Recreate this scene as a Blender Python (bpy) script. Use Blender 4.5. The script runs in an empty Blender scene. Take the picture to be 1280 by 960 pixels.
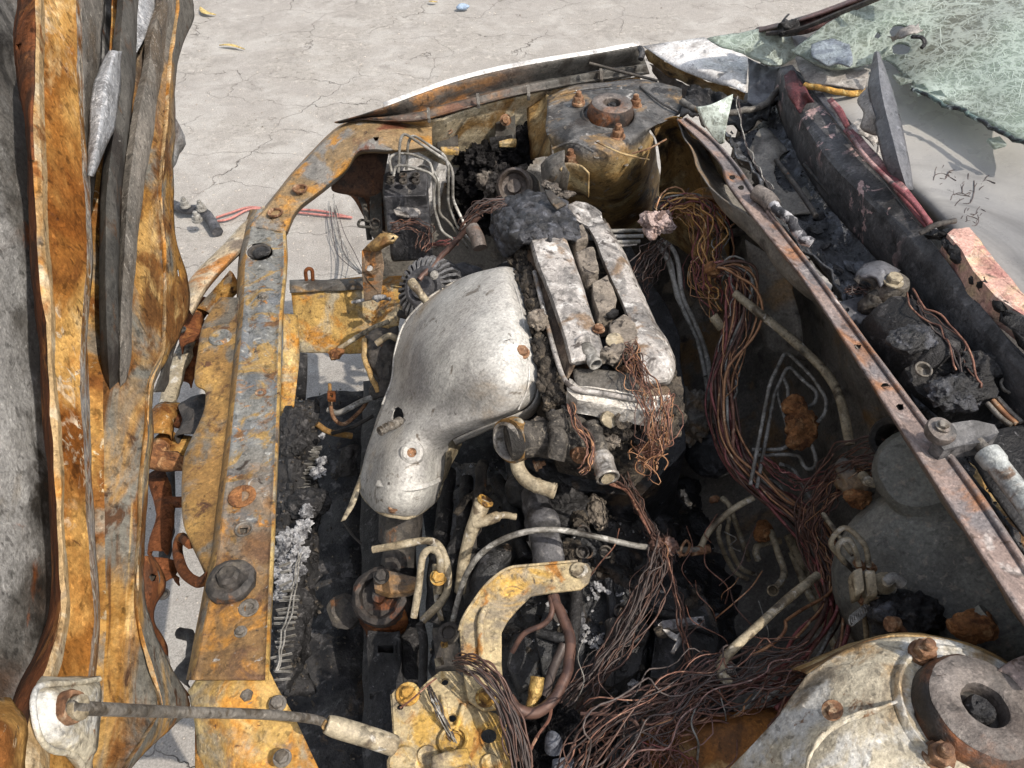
import bpy, bmesh, math, random
from mathutils import Vector, Matrix, noise as mnoise
from mathutils.geometry import tessellate_polygon
random.seed(7)
S = bpy.context.scene
COL = S.collection
R = math.radians

# ------------------------------------------------------------------ camera, sky, sun, exposure
CAM_Z, YAW, FPX = 1.5, R(-11.1), 967.0
cam = bpy.data.objects.new('camera', bpy.data.cameras.new('camera'))
COL.objects.link(cam)
cam.location = (0, 0, CAM_Z)
cam.rotation_euler = (R(45), 0, YAW)
cam.data.sensor_width = 36
cam.data.lens = 36 * FPX / 1280
cam.data.clip_start, cam.data.clip_end = 0.02, 500
S.camera = cam

SUN_DIR = Vector((0.44, -0.42, 0.79)).normalized()
sun_el = math.asin(SUN_DIR.z)
sun_az = math.atan2(SUN_DIR.x, SUN_DIR.y)
W_ = bpy.data.worlds.new('World'); S.world = W_; W_.use_nodes = True
nt = W_.node_tree
sky = nt.nodes.new('ShaderNodeTexSky'); sky.sky_type = 'NISHITA'; sky.sun_disc = False
sky.sun_elevation = sun_el; sky.sun_rotation = sun_az; sky.dust_density = 2.5; sky.air_density = 1.2
bg = nt.nodes['Background']; bg.inputs['Strength'].default_value = 0.15
hs_ = nt.nodes.new('ShaderNodeHueSaturation'); hs_.inputs['Saturation'].default_value = .5      # hazy, washed-out sky
nt.links.new(sky.outputs[0], hs_.inputs['Color']); nt.links.new(hs_.outputs[0], bg.inputs[0])
sun = bpy.data.objects.new('sun', bpy.data.lights.new('sun', 'SUN')); COL.objects.link(sun)
sun.data.energy = 2.9; sun.data.angle = R(0.5); sun.data.color = (1.0, 0.915, 0.80)
sun.rotation_euler = (-SUN_DIR).to_track_quat('-Z', 'Y').to_euler()
S.view_settings.view_transform = 'Standard'; S.view_settings.look = 'None'
S.view_settings.exposure = 0.72; S.view_settings.gamma = 1.0
S.cycles.max_bounces = 6; S.cycles.diffuse_bounces = 3; S.cycles.glossy_bounces = 3
S.cycles.transparent_max_bounces = 8

# ------------------------------------------------------------------ pixel (1280x960 frame) to place in the world
_cq = cam.rotation_euler.to_matrix()
def ray(px, py):
    return _cq @ Vector(((px - 640) / FPX, (480 - py) / FPX, -1.0))
def W(px, py, z):
    d = ray(px, py); t = (z - CAM_Z) / d.z
    return Vector((0, 0, CAM_Z)) + d * t
def H(px, py, off=0.0):                                  # point on the raised hood's leaning plane
    d = ray(px, py)
    t = (-0.265 - 0.12 * (CAM_Z - 0.87) + off) / (d.x + 0.12 * d.z)
    return Vector((0, 0, CAM_Z)) + d * t
def proj(p):
    v = _cq.transposed() @ (p - Vector((0, 0, CAM_Z)))
    return 640 + FPX * v.x / -v.z, 480 - FPX * v.y / -v.z
def toW(p):
    return p if isinstance(p, Vector) else W(*p)
def nz(v, s, o=3):
    return mnoise.fractal(v * s, 0.6, 2.0, o)

# ------------------------------------------------------------------ materials
def C(r, g, b, k=1.0):
    f = lambda c: ((c / 255 + 0.055) / 1.055) ** 2.4 if c > 10 else c / 255 / 12.92
    return (f(r) * k, f(g) * k, f(b) * k, 1)
MATS = {}
def M(name, base, layers=(), bump=((320, .0006), (60, .0012)), rough=.75, metal=0.0, rvar=.15, spec=.4, we=.8):
    """base colour with sharp-edged patches laid over it; layer = (colour, scale, threshold, softness[, stretch[, distortion[, height]]])"""
    dk = lambda c: tuple(x * .8 for x in c[:3]) + (1,) if max(c[:3]) > .10 else c
    base = dk(base); layers = [(dk(l[0]),) + tuple(l[1:]) for l in layers]
    m = bpy.data.materials.new(name); m.use_nodes = True
    t = m.node_tree; N, L = t.nodes, t.links
    bs = N['Principled BSDF']
    geo = N.new('ShaderNodeNewGeometry')
    col = N.new('ShaderNodeRGB'); col.outputs[0].default_value = base; cur = col.outputs[0]
    hsum = None; k = len(MATS) * 3.7
    first = None
    for i, ly in enumerate(layers):
        c, sc, th, sw = ly[:4]
        st = ly[4] if len(ly) > 4 and ly[4] else (1, 1, 1)
        di = ly[5] if len(ly) > 5 else 0.6
        ht = ly[6] if len(ly) > 6 else 0.0
        mp = N.new('ShaderNodeMapping'); mp.inputs['Scale'].default_value = st
        mp.inputs['Location'].default_value = (k + i * 5.3, i * 2.1 + k * .5, i * 3.3)
        L.new(geo.outputs['Position'], mp.inputs['Vector'])
        n = N.new('ShaderNodeTexNoise'); n.inputs['Scale'].default_value = sc
        n.inputs['Detail'].default_value = 9; n.inputs['Roughness'].default_value = .62
        n.inputs['Distortion'].default_value = di
        L.new(mp.outputs[0], n.inputs['Vector'])
        mr = N.new('ShaderNodeMapRange'); mr.interpolation_type = 'SMOOTHSTEP'
        mr.inputs['From Min'].default_value = th - sw; mr.inputs['From Max'].default_value = th + sw
        L.new(n.outputs['Fac'], mr.inputs['Value'])
        fac = mr.outputs[0]
        if len(ly) > 7 and ly[7]:
            n2 = N.new('ShaderNodeTexNoise'); n2.inputs['Scale'].default_value = ly[7][0]; n2.inputs['Detail'].default_value = 4
            L.new(mp.outputs[0], n2.inputs['Vector'])
            m2 = N.new('ShaderNodeMapRange'); m2.interpolation_type = 'SMOOTHSTEP'
            m2.inputs['From Min'].default_value = ly[7][1] - .05; m2.inputs['From Max'].default_value = ly[7][1] + .05
            L.new(n2.outputs['Fac'], m2.inputs['Value'])
            mm = N.new('ShaderNodeMath'); mm.operation = 'MULTIPLY'; L.new(fac, mm.inputs[0]); L.new(m2.outputs[0], mm.inputs[1]); fac = mm.outputs[0]
        if len(ly) > 8 and ly[8]:                          # wear that grows along the part
            sx = N.new('ShaderNodeSeparateXYZ'); L.new(geo.outputs['Position'], sx.inputs[0])
            m3 = N.new('ShaderNodeMapRange'); m3.interpolation_type = 'SMOOTHSTEP'; m3.inputs['From Min'].default_value = ly[8][1]; m3.inputs['From Max'].default_value = ly[8][2]
            L.new(sx.outputs[ly[8][0]], m3.inputs['Value'])
            mm = N.new('ShaderNodeMath'); mm.operation = 'MULTIPLY'; L.new(fac, mm.inputs[0]); L.new(m3.outputs[0], mm.inputs[1]); fac = mm.outputs[0]
        mx = N.new('ShaderNodeMix'); mx.data_type = 'RGBA'
        L.new(fac, mx.inputs[0]); L.new(cur, mx.inputs[6]); mx.inputs[7].default_value = c
        cur = mx.outputs[2]
        if first is None: first = fac
        if ht:
            mu = N.new('ShaderNodeMath'); mu.operation = 'MULTIPLY'; mu.inputs[1].default_value = ht
            L.new(fac, mu.inputs[0])
            if hsum is None: hsum = mu.outputs[0]
            else:
                ad = N.new('ShaderNodeMath'); L.new(hsum, ad.inputs[0]); L.new(mu.outputs[0], ad.inputs[1]); hsum = ad.outputs[0]
    # grime, dark pits and pale flecks common to everything that burnt
    if we:
        def scaled(col, k):
            s = N.new('ShaderNodeVectorMath'); s.operation = 'SCALE'; L.new(col, s.inputs[0])
            if isinstance(k, float): s.inputs['Scale'].default_value = k
            else: L.new(k, s.inputs['Scale'])
            return s.outputs[0]
        gn = N.new('ShaderNodeTexNoise'); gn.inputs['Scale'].default_value = 26; gn.inputs['Detail'].default_value = 10; gn.inputs['Roughness'].default_value = .7; gn.inputs['Distortion'].default_value = .8
        L.new(geo.outputs['Position'], gn.inputs['Vector'])
        g1 = N.new('ShaderNodeMapRange'); g1.inputs['From Min'].default_value = .3; g1.inputs['From Max'].default_value = .7
        g1.inputs['To Min'].default_value = 1 - .55 * we; g1.inputs['To Max'].default_value = 1 + .38 * we; L.new(gn.outputs['Fac'], g1.inputs['Value'])
        cur = scaled(cur, g1.outputs[0])
        for sc_, th_, k_ in ((95, .615, .42), (150, .64, 1.55)):
            pn = N.new('ShaderNodeTexNoise'); pn.inputs['Scale'].default_value = sc_; pn.inputs['Detail'].default_value = 5; pn.inputs['Distortion'].default_value = .5
            L.new(geo.outputs['Position'], pn.inputs['Vector'])
            pr_ = N.new('ShaderNodeMapRange'); pr_.interpolation_type = 'SMOOTHSTEP'; pr_.inputs['From Min'].default_value = th_ - .03; pr_.inputs['From Max'].default_value = th_ + .05; pr_.inputs['To Max'].default_value = min(1, we)
            L.new(pn.outputs['Fac'], pr_.inputs['Value'])
            px_ = N.new('ShaderNodeMix'); px_.data_type = 'RGBA'; L.new(pr_.outputs[0], px_.inputs[0]); L.new(cur, px_.inputs[6]); L.new(scaled(cur, k_), px_.inputs[7]); cur = px_.outputs[2]
    # fine grain that varies the colour itself (speckle)
    g = N.new('ShaderNodeTexNoise'); g.inputs['Scale'].default_value = 240; g.inputs['Detail'].default_value = 4
    g.inputs['Roughness'].default_value = .75
    L.new(geo.outputs['Position'], g.inputs['Vector'])
    gr = N.new('ShaderNodeMapRange'); gr.inputs['From Min'].default_value = .3; gr.inputs['From Max'].default_value = .7
    gr.inputs['To Min'].default_value = .62 if we > .15 else .93; gr.inputs['To Max'].default_value = 1.35 if we > .15 else 1.06
    L.new(g.outputs['Fac'], gr.inputs['Value'])
    gm = N.new('ShaderNodeVectorMath'); gm.operation = 'SCALE'
    L.new(cur, gm.inputs[0]); L.new(gr.outputs[0], gm.inputs['Scale'])
    L.new(gm.outputs[0], bs.inputs['Base Color'])
    rr = N.new('ShaderNodeMapRange'); rr.inputs['From Min'].default_value = .3; rr.inputs['From Max'].default_value = .7
    rr.inputs['To Min'].default_value = max(.08, rough - rvar); rr.inputs['To Max'].default_value = min(1, rough + rvar)
    rn = N.new('ShaderNodeTexNoise'); rn.inputs['Scale'].default_value = 35; rn.inputs['Detail'].default_value = 5
    L.new(geo.outputs['Position'], rn.inputs['Vector']); L.new(rn.outputs['Fac'], rr.inputs['Value'])
    L.new(rr.outputs[0], bs.inputs['Roughness'])
    bs.inputs['Metallic'].default_value = metal
    bs.inputs['Specular IOR Level'].default_value = spec
    prev = None
    if hsum is not None:
        b = N.new('ShaderNodeBump'); b.inputs['Distance'].default_value = 1; b.inputs['Strength'].default_value = 1
        L.new(hsum, b.inputs['Height']); prev = b.outputs[0]
    for sc, d in bump:
        n = N.new('ShaderNodeTexNoise'); n.inputs['Scale'].default_value = sc; n.inputs['Detail'].default_value = 6
        n.inputs['Roughness'].default_value = .65
        L.new(geo.outputs['Position'], n.inputs['Vector'])
        b = N.new('ShaderNodeBump'); b.inputs['Distance'].default_value = d * 2; b.inputs['Strength'].default_value = .9
        L.new(n.outputs['Fac'], b.inputs['Height'])
        if prev: L.new(prev, b.inputs['Normal'])
        prev = b.outputs[0]
    if prev: L.new(prev, bs.inputs['Normal'])
    MATS[name] = m
    return m

ORANGE, OCHRE, BROWN = C(186, 112, 30), C(205, 150, 62), C(92, 50, 24)
STEEL, BLUEG, PALE = C(132, 134, 136), C(104, 112, 120), C(212, 200, 182)
SOOT, CHAR, REDB = C(34, 32, 32), C(20, 20, 22), C(110, 58, 40)
m_rust = M('burnt_orange_rust', C(142, 98, 50), [(C(186, 146, 84), 11, .52, .1), (C(116, 74, 38), 16, .55, .08), (C(136, 124, 108), 9, .58, .05, None, 1.2, .0003), (C(188, 168, 136), 40, .63, .03, None, 2.0, .0003), (C(66, 46, 32), 50, .64, .05)], bump=((320, .0005), (70, .0006)), rough=.95, spec=.08)
m_ribrust = M('crusted_rust', C(146, 96, 44), [(C(194, 152, 88), 10, .53, .1, (1, .5, 1)), (C(120, 72, 30), 13, .55, .09, (1, .6, 1)), (C(104, 62, 30), 34, .58, .06, (1, .12, .3)), (C(206, 174, 124), 30, .62, .05, (1, .12, .3)), (C(192, 174, 148), 50, .575, .05, None, 2.0, .0003, (7, .55)), (C(80, 50, 30), 60, .65, .05)], bump=((320, .0005), (70, .0006)), rough=.95, spec=.06)
m_ridge = M('pale_ridge_scale', C(178, 150, 110), [(C(180, 126, 62), 16, .54, .07, (1, .4, 1)), (C(196, 178, 148), 26, .58, .06), (C(132, 84, 44), 20, .62, .05), (C(120, 112, 104), 14, .64, .05)], rough=.9, spec=.1)
m_crust = M('grey_white_crust', C(156, 114, 66), [(C(168, 164, 160), 9, .49, .07, (1, .5, 1), 1.2), (C(208, 196, 176), 44, .55, .05, None, 2.2, .0004), (C(140, 90, 42), 18, .58, .06), (C(90, 62, 40), 60, .64, .05)], bump=((320, .0008), (90, .0008)), rough=.95, spec=.06)
m_rustpanel = M('ochre_rust_panel', C(148, 106, 50), [(C(176, 140, 84), 14, .53, .1, (1, .4, 1)), (C(112, 109, 101), 9, .505, .07, (1, .5, 1), 1.2), (C(112, 74, 38), 22, .56, .06, (1, .3, .6)), (C(98, 66, 36), 40, .58, .05, (1, .12, .3)), (C(200, 168, 112), 34, .62, .05, (1, .12, .3)), (C(104, 100, 94), 7, .40, .08, (1, .5, 1), .8, 0, None, (1, .98, 1.3)), (C(70, 50, 36), 40, .63, .04, (1, .6, 1))], rough=.9, spec=.1)
m_upper = M('grey_scaled_steel', C(116, 110, 102), [(C(146, 138, 128), 20, .55, .08, (1, .35, 1)), (C(88, 76, 62), 10, .55, .08, (1, .5, 1)), (C(60, 52, 46), 40, .62, .05), (C(176, 168, 158), 120, .6, .04, None, 2, .0003)], rough=.75, metal=.1)
m_dark = M('dark_scorched_steel', C(70, 68, 64), [(C(104, 100, 94), 8, .55, .1, (1, .5, 1)), (C(44, 38, 34), 9, .55, .08), (C(94, 68, 46), 15, .62, .05), (C(140, 136, 130), 60, .68, .03)], rough=.7, metal=.1)
m_lgrey = M('light_grey_primer', C(158, 160, 164), [(C(120, 120, 122), 25, .55, .1), (C(196, 196, 198), 170, .56, .05, None, 1, .0003), (C(110, 92, 76), 20, .64, .05)], rough=.6)
m_redrust = M('dark_red_rust', C(112, 68, 42), [(C(68, 46, 34), 18, .55, .06), (C(150, 100, 58), 22, .6, .06)], rough=.9, spec=.1)
g_ = (1, .74, .50)
m_tiebar = M('blue_grey_rusted_bar', C(126, 126, 122), [(C(108, 111, 114), 14, .54, .08), (C(156, 128, 78), 15, .57, .05, None, 1.4, .0002), (C(172, 118, 54), 24, .61, .04, None, 1.2, .0002), (C(134, 104, 66), 6, .40, .10, None, .8, 0, None, g_), (C(176, 124, 54), 13, .55, .06, None, 1.4, 0, None, g_), (C(88, 64, 46), 14, .55, .06, None, .8, 0, None, g_), (C(112, 82, 54), 30, .62, .05),
        (C(172, 172, 168), 50, .65, .04), (C(54, 46, 40), 40, .66, .04)], rough=.7, metal=.05)
m_ochre = M('ochre_flange', C(142, 108, 60), [(C(114, 106, 94), 14, .54, .06), (C(170, 134, 74), 12, .58, .08), (C(92, 62, 40), 30, .61, .05)], rough=.8)
m_yellow = M('yellow_rust_sheet', C(182, 148, 84), [(C(168, 156, 132), 12, .53, .07), (C(186, 130, 52), 16, .56, .06), (C(124, 110, 96), 18, .6, .06), (C(216, 190, 130), 10, .6, .06), (C(106, 70, 36), 50, .65, .04)], rough=.75)
m_fender = M('rusted_fender_inside', C(92, 86, 80), [(C(150, 106, 60), 9, .55, .06, (.6, 1, 1)), (C(108, 74, 56), 7, .53, .07), (C(62, 58, 55), 14, .58, .06), (C(112, 110, 106), 7, .38, .08, None, .8, 0, None, (0, .18, .42)), (C(70, 66, 62), 20, .56, .07, (1, 1, .3), .8, 0, None, (0, .18, .36)), (C(150, 140, 128), 40, .66, .04)], rough=.65, metal=.1)
m_fendergrey = M('sooty_grey_fender_inside', C(112, 108, 102), [(C(70, 64, 58), 18, .54, .08, (1, 1, .3)), (C(146, 116, 76), 12, .6, .05), (C(170, 166, 160), 30, .65, .05)], rough=.55, metal=.2)
m_white = M('scorched_white_paint', C(228, 226, 224), [(C(120, 112, 106), 5, .6, .1), (C(70, 60, 54), 9, .66, .06), (C(196, 186, 174), 20, .6, .1)], rough=.35, bump=((200, .0003),))
m_apron = M('golden_scorched_apron', C(206, 190, 158), [(C(222, 210, 184), 14, .54, .06, (1, 1, .35)), (C(160, 126, 78), 13, .55, .07, (1, 1, .4)), (C(96, 86, 74), 11, .61, .05), (C(190, 140, 72), 22, .64, .04)], rough=.75)
m_tower = M('grey_brown_tower', C(104, 102, 100), [(C(64, 63, 62), 14, .53, .08), (C(40, 38, 37), 22, .58, .05), (C(150, 122, 84), 12, .6, .06), (C(178, 144, 90), 5, .40, .1, None, .8, 0, None, (2, .845, .80)), (C(204, 182, 136), 10, .52, .07, None, .8, 0, None, (2, .842, .80)), (C(112, 82, 48), 12, .55, .07, None, .8, 0, None, (2, .84, .76)), (C(56, 50, 45), 14, .61, .05), (C(168, 165, 161), 36, .64, .04)], rough=.6, metal=.05)
m_gold = M('golden_burnt_steel', C(176, 142, 90), [(C(208, 186, 142), 12, .54, .08), (C(116, 84, 48), 13, .55, .07), (C(58, 48, 42), 11, .6, .06)], rough=.65, metal=.1)
m_cream = M('cream_ashen_tower', C(190, 180, 158), [(C(158, 128, 86), 10, .56, .06), (C(208, 206, 200), 12, .56, .05), (C(128, 117, 100), 14, .59, .06), (C(92, 85, 77), 8, .63, .05), (C(120, 84, 52), 40, .65, .04)], rough=.7)
m_cap = M('purple_brown_steel', C(124, 116, 110), [(C(92, 82, 76), 9, .54, .1), (C(140, 100, 74), 9, .6, .08), (C(76, 75, 74), 8, .58, .08), (C(56, 44, 38), 70, .66, .04)], rough=.5, metal=.15)
m_bolt = M('rusty_bolt', C(142, 106, 78), [(C(106, 72, 48), 60, .52, .08), (C(176, 150, 122), 90, .6, .06)], rough=.75)
m_boltgrey = M('grey_bolt', C(130, 124, 116), [(C(84, 76, 66), 60, .55, .08)], rough=.55, metal=.3)
m_flange = M('pinkish_cowl_lip', C(150, 132, 124), [(C(124, 118, 118), 9, .52, .08), (C(160, 116, 86), 10, .57, .06), (C(186, 176, 170), 30, .64, .05), (C(90, 68, 54), 24, .66, .04)], rough=.55, metal=.15)
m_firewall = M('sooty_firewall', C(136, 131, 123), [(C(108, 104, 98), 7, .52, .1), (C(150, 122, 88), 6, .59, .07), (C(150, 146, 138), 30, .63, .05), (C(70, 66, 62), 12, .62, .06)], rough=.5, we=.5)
m_char = M('black_char', C(42, 41, 42), [(C(22, 21, 22), 20, .52, .08), (C(78, 76, 76), 60, .6, .05), (C(112, 110, 112), 150, .66, .04)], bump=((300, .0014), (90, .002)), rough=.55)
m_oily = M('oily_black_casting', C(40, 41, 44), [(C(22, 22, 23), 14, .52, .1), (C(76, 76, 80), 30, .6, .06), (C(84, 70, 56), 12, .63, .05), (C(176, 176, 178), 45, .71, .02)], bump=((260, .0012), (50, .003)), rough=.42, spec=.6)
m_bluechar = M('blue_black_char', C(58, 59, 64), [(C(32, 32, 34), 22, .5, .08), (C(104, 106, 114), 60, .59, .06), (C(24, 23, 24), 12, .57, .05)], bump=((320, .0018), (110, .0022)), rough=.45, spec=.6)
m_clay = M('grey_baked_residue', C(136, 126, 114), [(C(104, 96, 88), 60, .53, .08), (C(70, 62, 56), 22, .62, .03)], bump=((260, .0008), (60, .002)), rough=.9)
m_crustychar = M('brown_grey_crust', C(78, 71, 63), [(C(42, 39, 36), 50, .52, .08), (C(128, 116, 100), 80, .6, .06)], bump=((260, .002), (110, .0025)), rough=.9)
m_ash = M('white_ash', C(182, 182, 184), [(C(96, 96, 100), 60, .52, .08)], bump=((220, .002), (90, .003)), rough=1.0)
m_alu = M('ashen_aluminium', C(184, 178, 172), [(C(138, 134, 130), 24, .53, .06, (1, .5, 1)), (C(212, 208, 203), 40, .57, .06), (C(84, 78, 74), 40, .6, .04), (C(146, 124, 102), 16, .6, .06), (C(104, 98, 94), 9, .62, .05)], rough=.6, metal=.12)
m_shield = M('grey_heat_shield', C(190, 187, 181), [(C(158, 156, 153), 5, .52, .12), (C(208, 206, 200), 7, .56, .1), (C(176, 160, 138), 5, .65, .08), (C(120, 112, 102), 34, .64, .04), (C(84, 80, 76), 70, .67, .03), (C(120, 110, 100), 9, .65, .06)], bump=((300, .0003), (22, .0006)), rough=.62, metal=.12, rvar=.12, we=.4)
m_pipe = M('pale_oxidised_tube', C(172, 160, 136), [(C(140, 126, 102), 20, .54, .08), (C(96, 84, 68), 30, .6, .06), (C(52, 47, 42), 14, .62, .06), (C(206, 200, 188), 40, .62, .05)], bump=((300, .0003), (80, .0004)), rough=.65, metal=.05)
m_pipegrey = M('grey_oxidised_tube', C(156, 153, 147), [(C(112, 108, 100), 24, .54, .08), (C(60, 56, 52), 16, .62, .06), (C(200, 198, 192), 40, .62, .05)], bump=((300, .0003), (80, .0004)), rough=.6, metal=.1)
m_tray = M('cream_rust_bracket', C(190, 172, 134), [(C(196, 158, 82), 13, .54, .05), (C(150, 138, 118), 12, .55, .06), (C(168, 116, 54), 22, .61, .05), (C(112, 100, 86), 16, .62, .05), (C(84, 72, 60), 34, .64, .04)], rough=.75)
m_copper = M('burnt_copper_wire', C(138, 98, 82), [(C(96, 66, 56), 60, .52, .1), (C(178, 140, 116), 90, .6, .06)], bump=(), rough=.5, metal=.2, we=0)
m_copper2 = M('dark_copper_wire', C(104, 78, 68), [(C(66, 50, 46), 60, .52, .1)], bump=(), rough=.55, metal=.15, we=0)
m_copper3 = M('sooty_wire', C(66, 58, 56), [(C(104, 92, 88), 80, .58, .08)], bump=(), rough=.6, metal=.05, we=0)
m_copper4 = M('bright_copper_wire', C(180, 134, 98), [(C(130, 90, 66), 60, .55, .1), (C(206, 180, 150), 80, .62, .05)], bump=(), rough=.45, metal=.25, we=0)
m_redwire = M('reddish_wire', C(146, 84, 82), [(C(100, 58, 56), 60, .52, .1), (C(180, 130, 124), 80, .62, .05)], bump=(), rough=.55, metal=.05, we=0)
m_cowlblack = M('blackened_cowl_paint', C(74, 73, 74), [(C(110, 108, 108), 50, .56, .06), (C(46, 45, 46), 12, .56, .08), (C(196, 166, 162), 26, .58, .02, None, 1.2, .0004, (6, .50))], rough=.55)
m_pink = M('burnt_pink_panel', C(206, 164, 150), [(C(214, 190, 152), 12, .54, .08), (C(186, 134, 124), 20, .58, .08), (C(230, 214, 200), 30, .6, .06), (C(140, 116, 100), 60, .66, .05)], rough=.75)
m_redtrim = M('red_trim', C(134, 76, 80), [(C(190, 154, 150), 14, .54, .06), (C(92, 50, 52), 20, .58, .06), (C(80, 76, 76), 26, .62, .05)], rough=.6)
m_dash = M('scorched_grey_dash', C(142, 141, 140), [(C(116, 115, 114), 2.0, .5, .16), (C(172, 169, 164), 1.8, .54, .14), (C(84, 82, 80), 4, .60, .10, (1, .5, 1), 1.2), (C(60, 58, 57), 26, .70, .03)], bump=(), rough=.32, spec=.5, we=0)
m_trimgrey = M('dark_grey_trim', C(104, 104, 108), [(C(76, 76, 80), 12, .53, .08, (1, .4, 1)), (C(150, 150, 154), 50, .66, .05)], bump=((300, .0003),), rough=.4)
m_dustgrey = M('dusty_grey_plate', C(158, 152, 146), [(C(120, 114, 108), 10, .55, .1), (C(188, 184, 178), 20, .6, .08)], rough=.6)
m_orangeedge = M('orange_sealant', C(190, 146, 72), [(C(90, 64, 38), 40, .56, .06), (C(214, 186, 120), 60, .6, .05)], rough=.8)
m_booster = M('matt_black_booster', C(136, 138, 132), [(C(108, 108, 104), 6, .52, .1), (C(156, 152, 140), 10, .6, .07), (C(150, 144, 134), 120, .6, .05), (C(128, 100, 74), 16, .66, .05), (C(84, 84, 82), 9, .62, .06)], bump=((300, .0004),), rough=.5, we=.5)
m_ironrust = M('lumpy_red_rust', C(158, 108, 66), [(C(108, 68, 40), 40, .53, .08), (C(196, 150, 104), 60, .6, .06)], bump=((220, .002), (80, .003)), rough=.9)
m_rubber = M('burnt_rubber', C(64, 60, 57), [(C(92, 86, 78), 30, .55, .08), (C(36, 35, 34), 20, .56, .08), (C(122, 84, 54), 22, .64, .05)], rough=.7)
m_block = M('charred_grey_plastic', C(116, 120, 130), [(C(70, 72, 80), 30, .55, .08), (C(190, 190, 196), 40, .66, .05)], rough=.5)
m_black = M('black_plastic', C(66, 66, 69), [(C(100, 99, 102), 40, .57, .08), (C(150, 146, 140), 40, .66, .04), (C(36, 36, 38), 20, .56, .08)], rough=.5)
m_fin = M('sooty_cast_aluminium', C(112, 112, 114), [(C(70, 70, 72), 40, .54, .08), (C(150, 150, 150), 60, .62, .05)], rough=.55)
m_wool = M('fibrous_grey_ash', C(120, 112, 104), [(C(170, 162, 152), 50, .55, .08), (C(60, 56, 54), 40, .58, .08)], bump=((260, .003), (90, .004)), rough=1.0)
m_wooldark = M('fibrous_black_ash', C(34, 33, 34), [(C(70, 68, 68), 60, .6, .08), (C(20, 19, 20), 14, .54, .08)], bump=((260, .003), (90, .003)), rough=1.0, spec=.1)
m_pinkwool = M('pinkish_white_insulation', C(206, 184, 178), [(C(150, 126, 118), 50, .55, .08)], bump=((260, .002), (90, .003)), rough=1.0)
m_leaf = M('dry_yellow_leaf', C(206, 184, 120), [(C(160, 130, 80), 60, .55, .08)], bump=(), rough=.8)
m_steelnew = M('bare_shiny_stub', C(196, 190, 182), [(C(120, 112, 102), 50, .56, .08)], bump=((300, .0004),), rough=.4, metal=.5)
m_trough = M('melted_black_trough', C(66, 67, 70), [(C(36, 36, 38), 12, .52, .1), (C(112, 115, 122), 34, .57, .06), (C(150, 146, 140), 60, .64, .04)], bump=((160, .002), (50, .004)), rough=.35, spec=.6)

# ------------------------------------------------------------------ builders
WL = {}
def link(o, name, parent=None, wl=None):
    o.name = name; COL.objects.link(o)
    wl = wl if wl is not None else Vector((0, 0, 0))
    WL[o] = wl
    if parent is not None:
        o.parent = parent; o.location = wl - WL[parent]
    else:
        o.location = wl
    return o
def thing(name, label, cat, loc=(0, 0, 0), group=None):
    o = bpy.data.objects.new(name, None); o.empty_display_size = .05
    link(o, name, None, toW(loc) if not isinstance(loc, Vector) else loc)
    return tag(o, label, cat, group)
def tag(o, label, cat, group=None, kind=None):
    o['label'] = label; o['category'] = cat
    if group: o['group'] = group
    if kind: o['kind'] = kind
    return o
def mk(name, verts, faces, mat, parent=None, smooth=True, sharp=40, thick=0, bevel=0, mats=None, midx=None):
    vs = [Vector(v) for v in verts]
    n = max(1, len(vs)); c = Vector((sum(v.x for v in vs) / n, sum(v.y for v in vs) / n, sum(v.z for v in vs) / n))
    me = bpy.data.meshes.new(name)
    me.from_pydata([v - c for v in vs], [], faces)
    for m in (mats or [mat]): me.materials.append(m)
    if midx: me.polygons.foreach_set('material_index', midx)
    me.validate(); me.update()
    if smooth:
        me.shade_smooth()
        if sharp: me.set_sharp_from_angle(angle=R(sharp))
    o = bpy.data.objects.new(name, me); link(o, name, parent, c)
    if thick:
        s = o.modifiers.new('thick', 'SOLIDIFY'); s.thickness = thick; s.offset = 0
    if bevel:
        b = o.modifiers.new('bevel', 'BEVEL'); b.width = bevel; b.segments = 2; b.limit_method = 'ANGLE'; b.angle_limit = R(35)
    return o
def cr(p0, p1, p2, p3, t):
    return ((p1 * 2) + (p2 - p0) * t + (p0 * 2 - p1 * 5 + p2 * 4 - p3) * t * t + (p1 * 3 - p0 - p2 * 3 + p3) * t ** 3) * .5
def spline(pts, res, lin=False):
    if len(pts) < 3 or lin:
        out = []
        for a, b in zip(pts, pts[1:]):
            for k in range(res): out.append(a.lerp(b, k / res))
        return out + [pts[-1]]
    out = []; n = len(pts)
    for i in range(n - 1):
        p0 = pts[i - 1] if i else pts[0] * 2 - pts[1]
        p3 = pts[i + 2] if i + 2 < n else pts[-1] * 2 - pts[-2]
        for k in range(res): out.append(cr(p0, pts[i], pts[i + 1], p3, k / res))
    return out + [pts[-1]]
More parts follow.
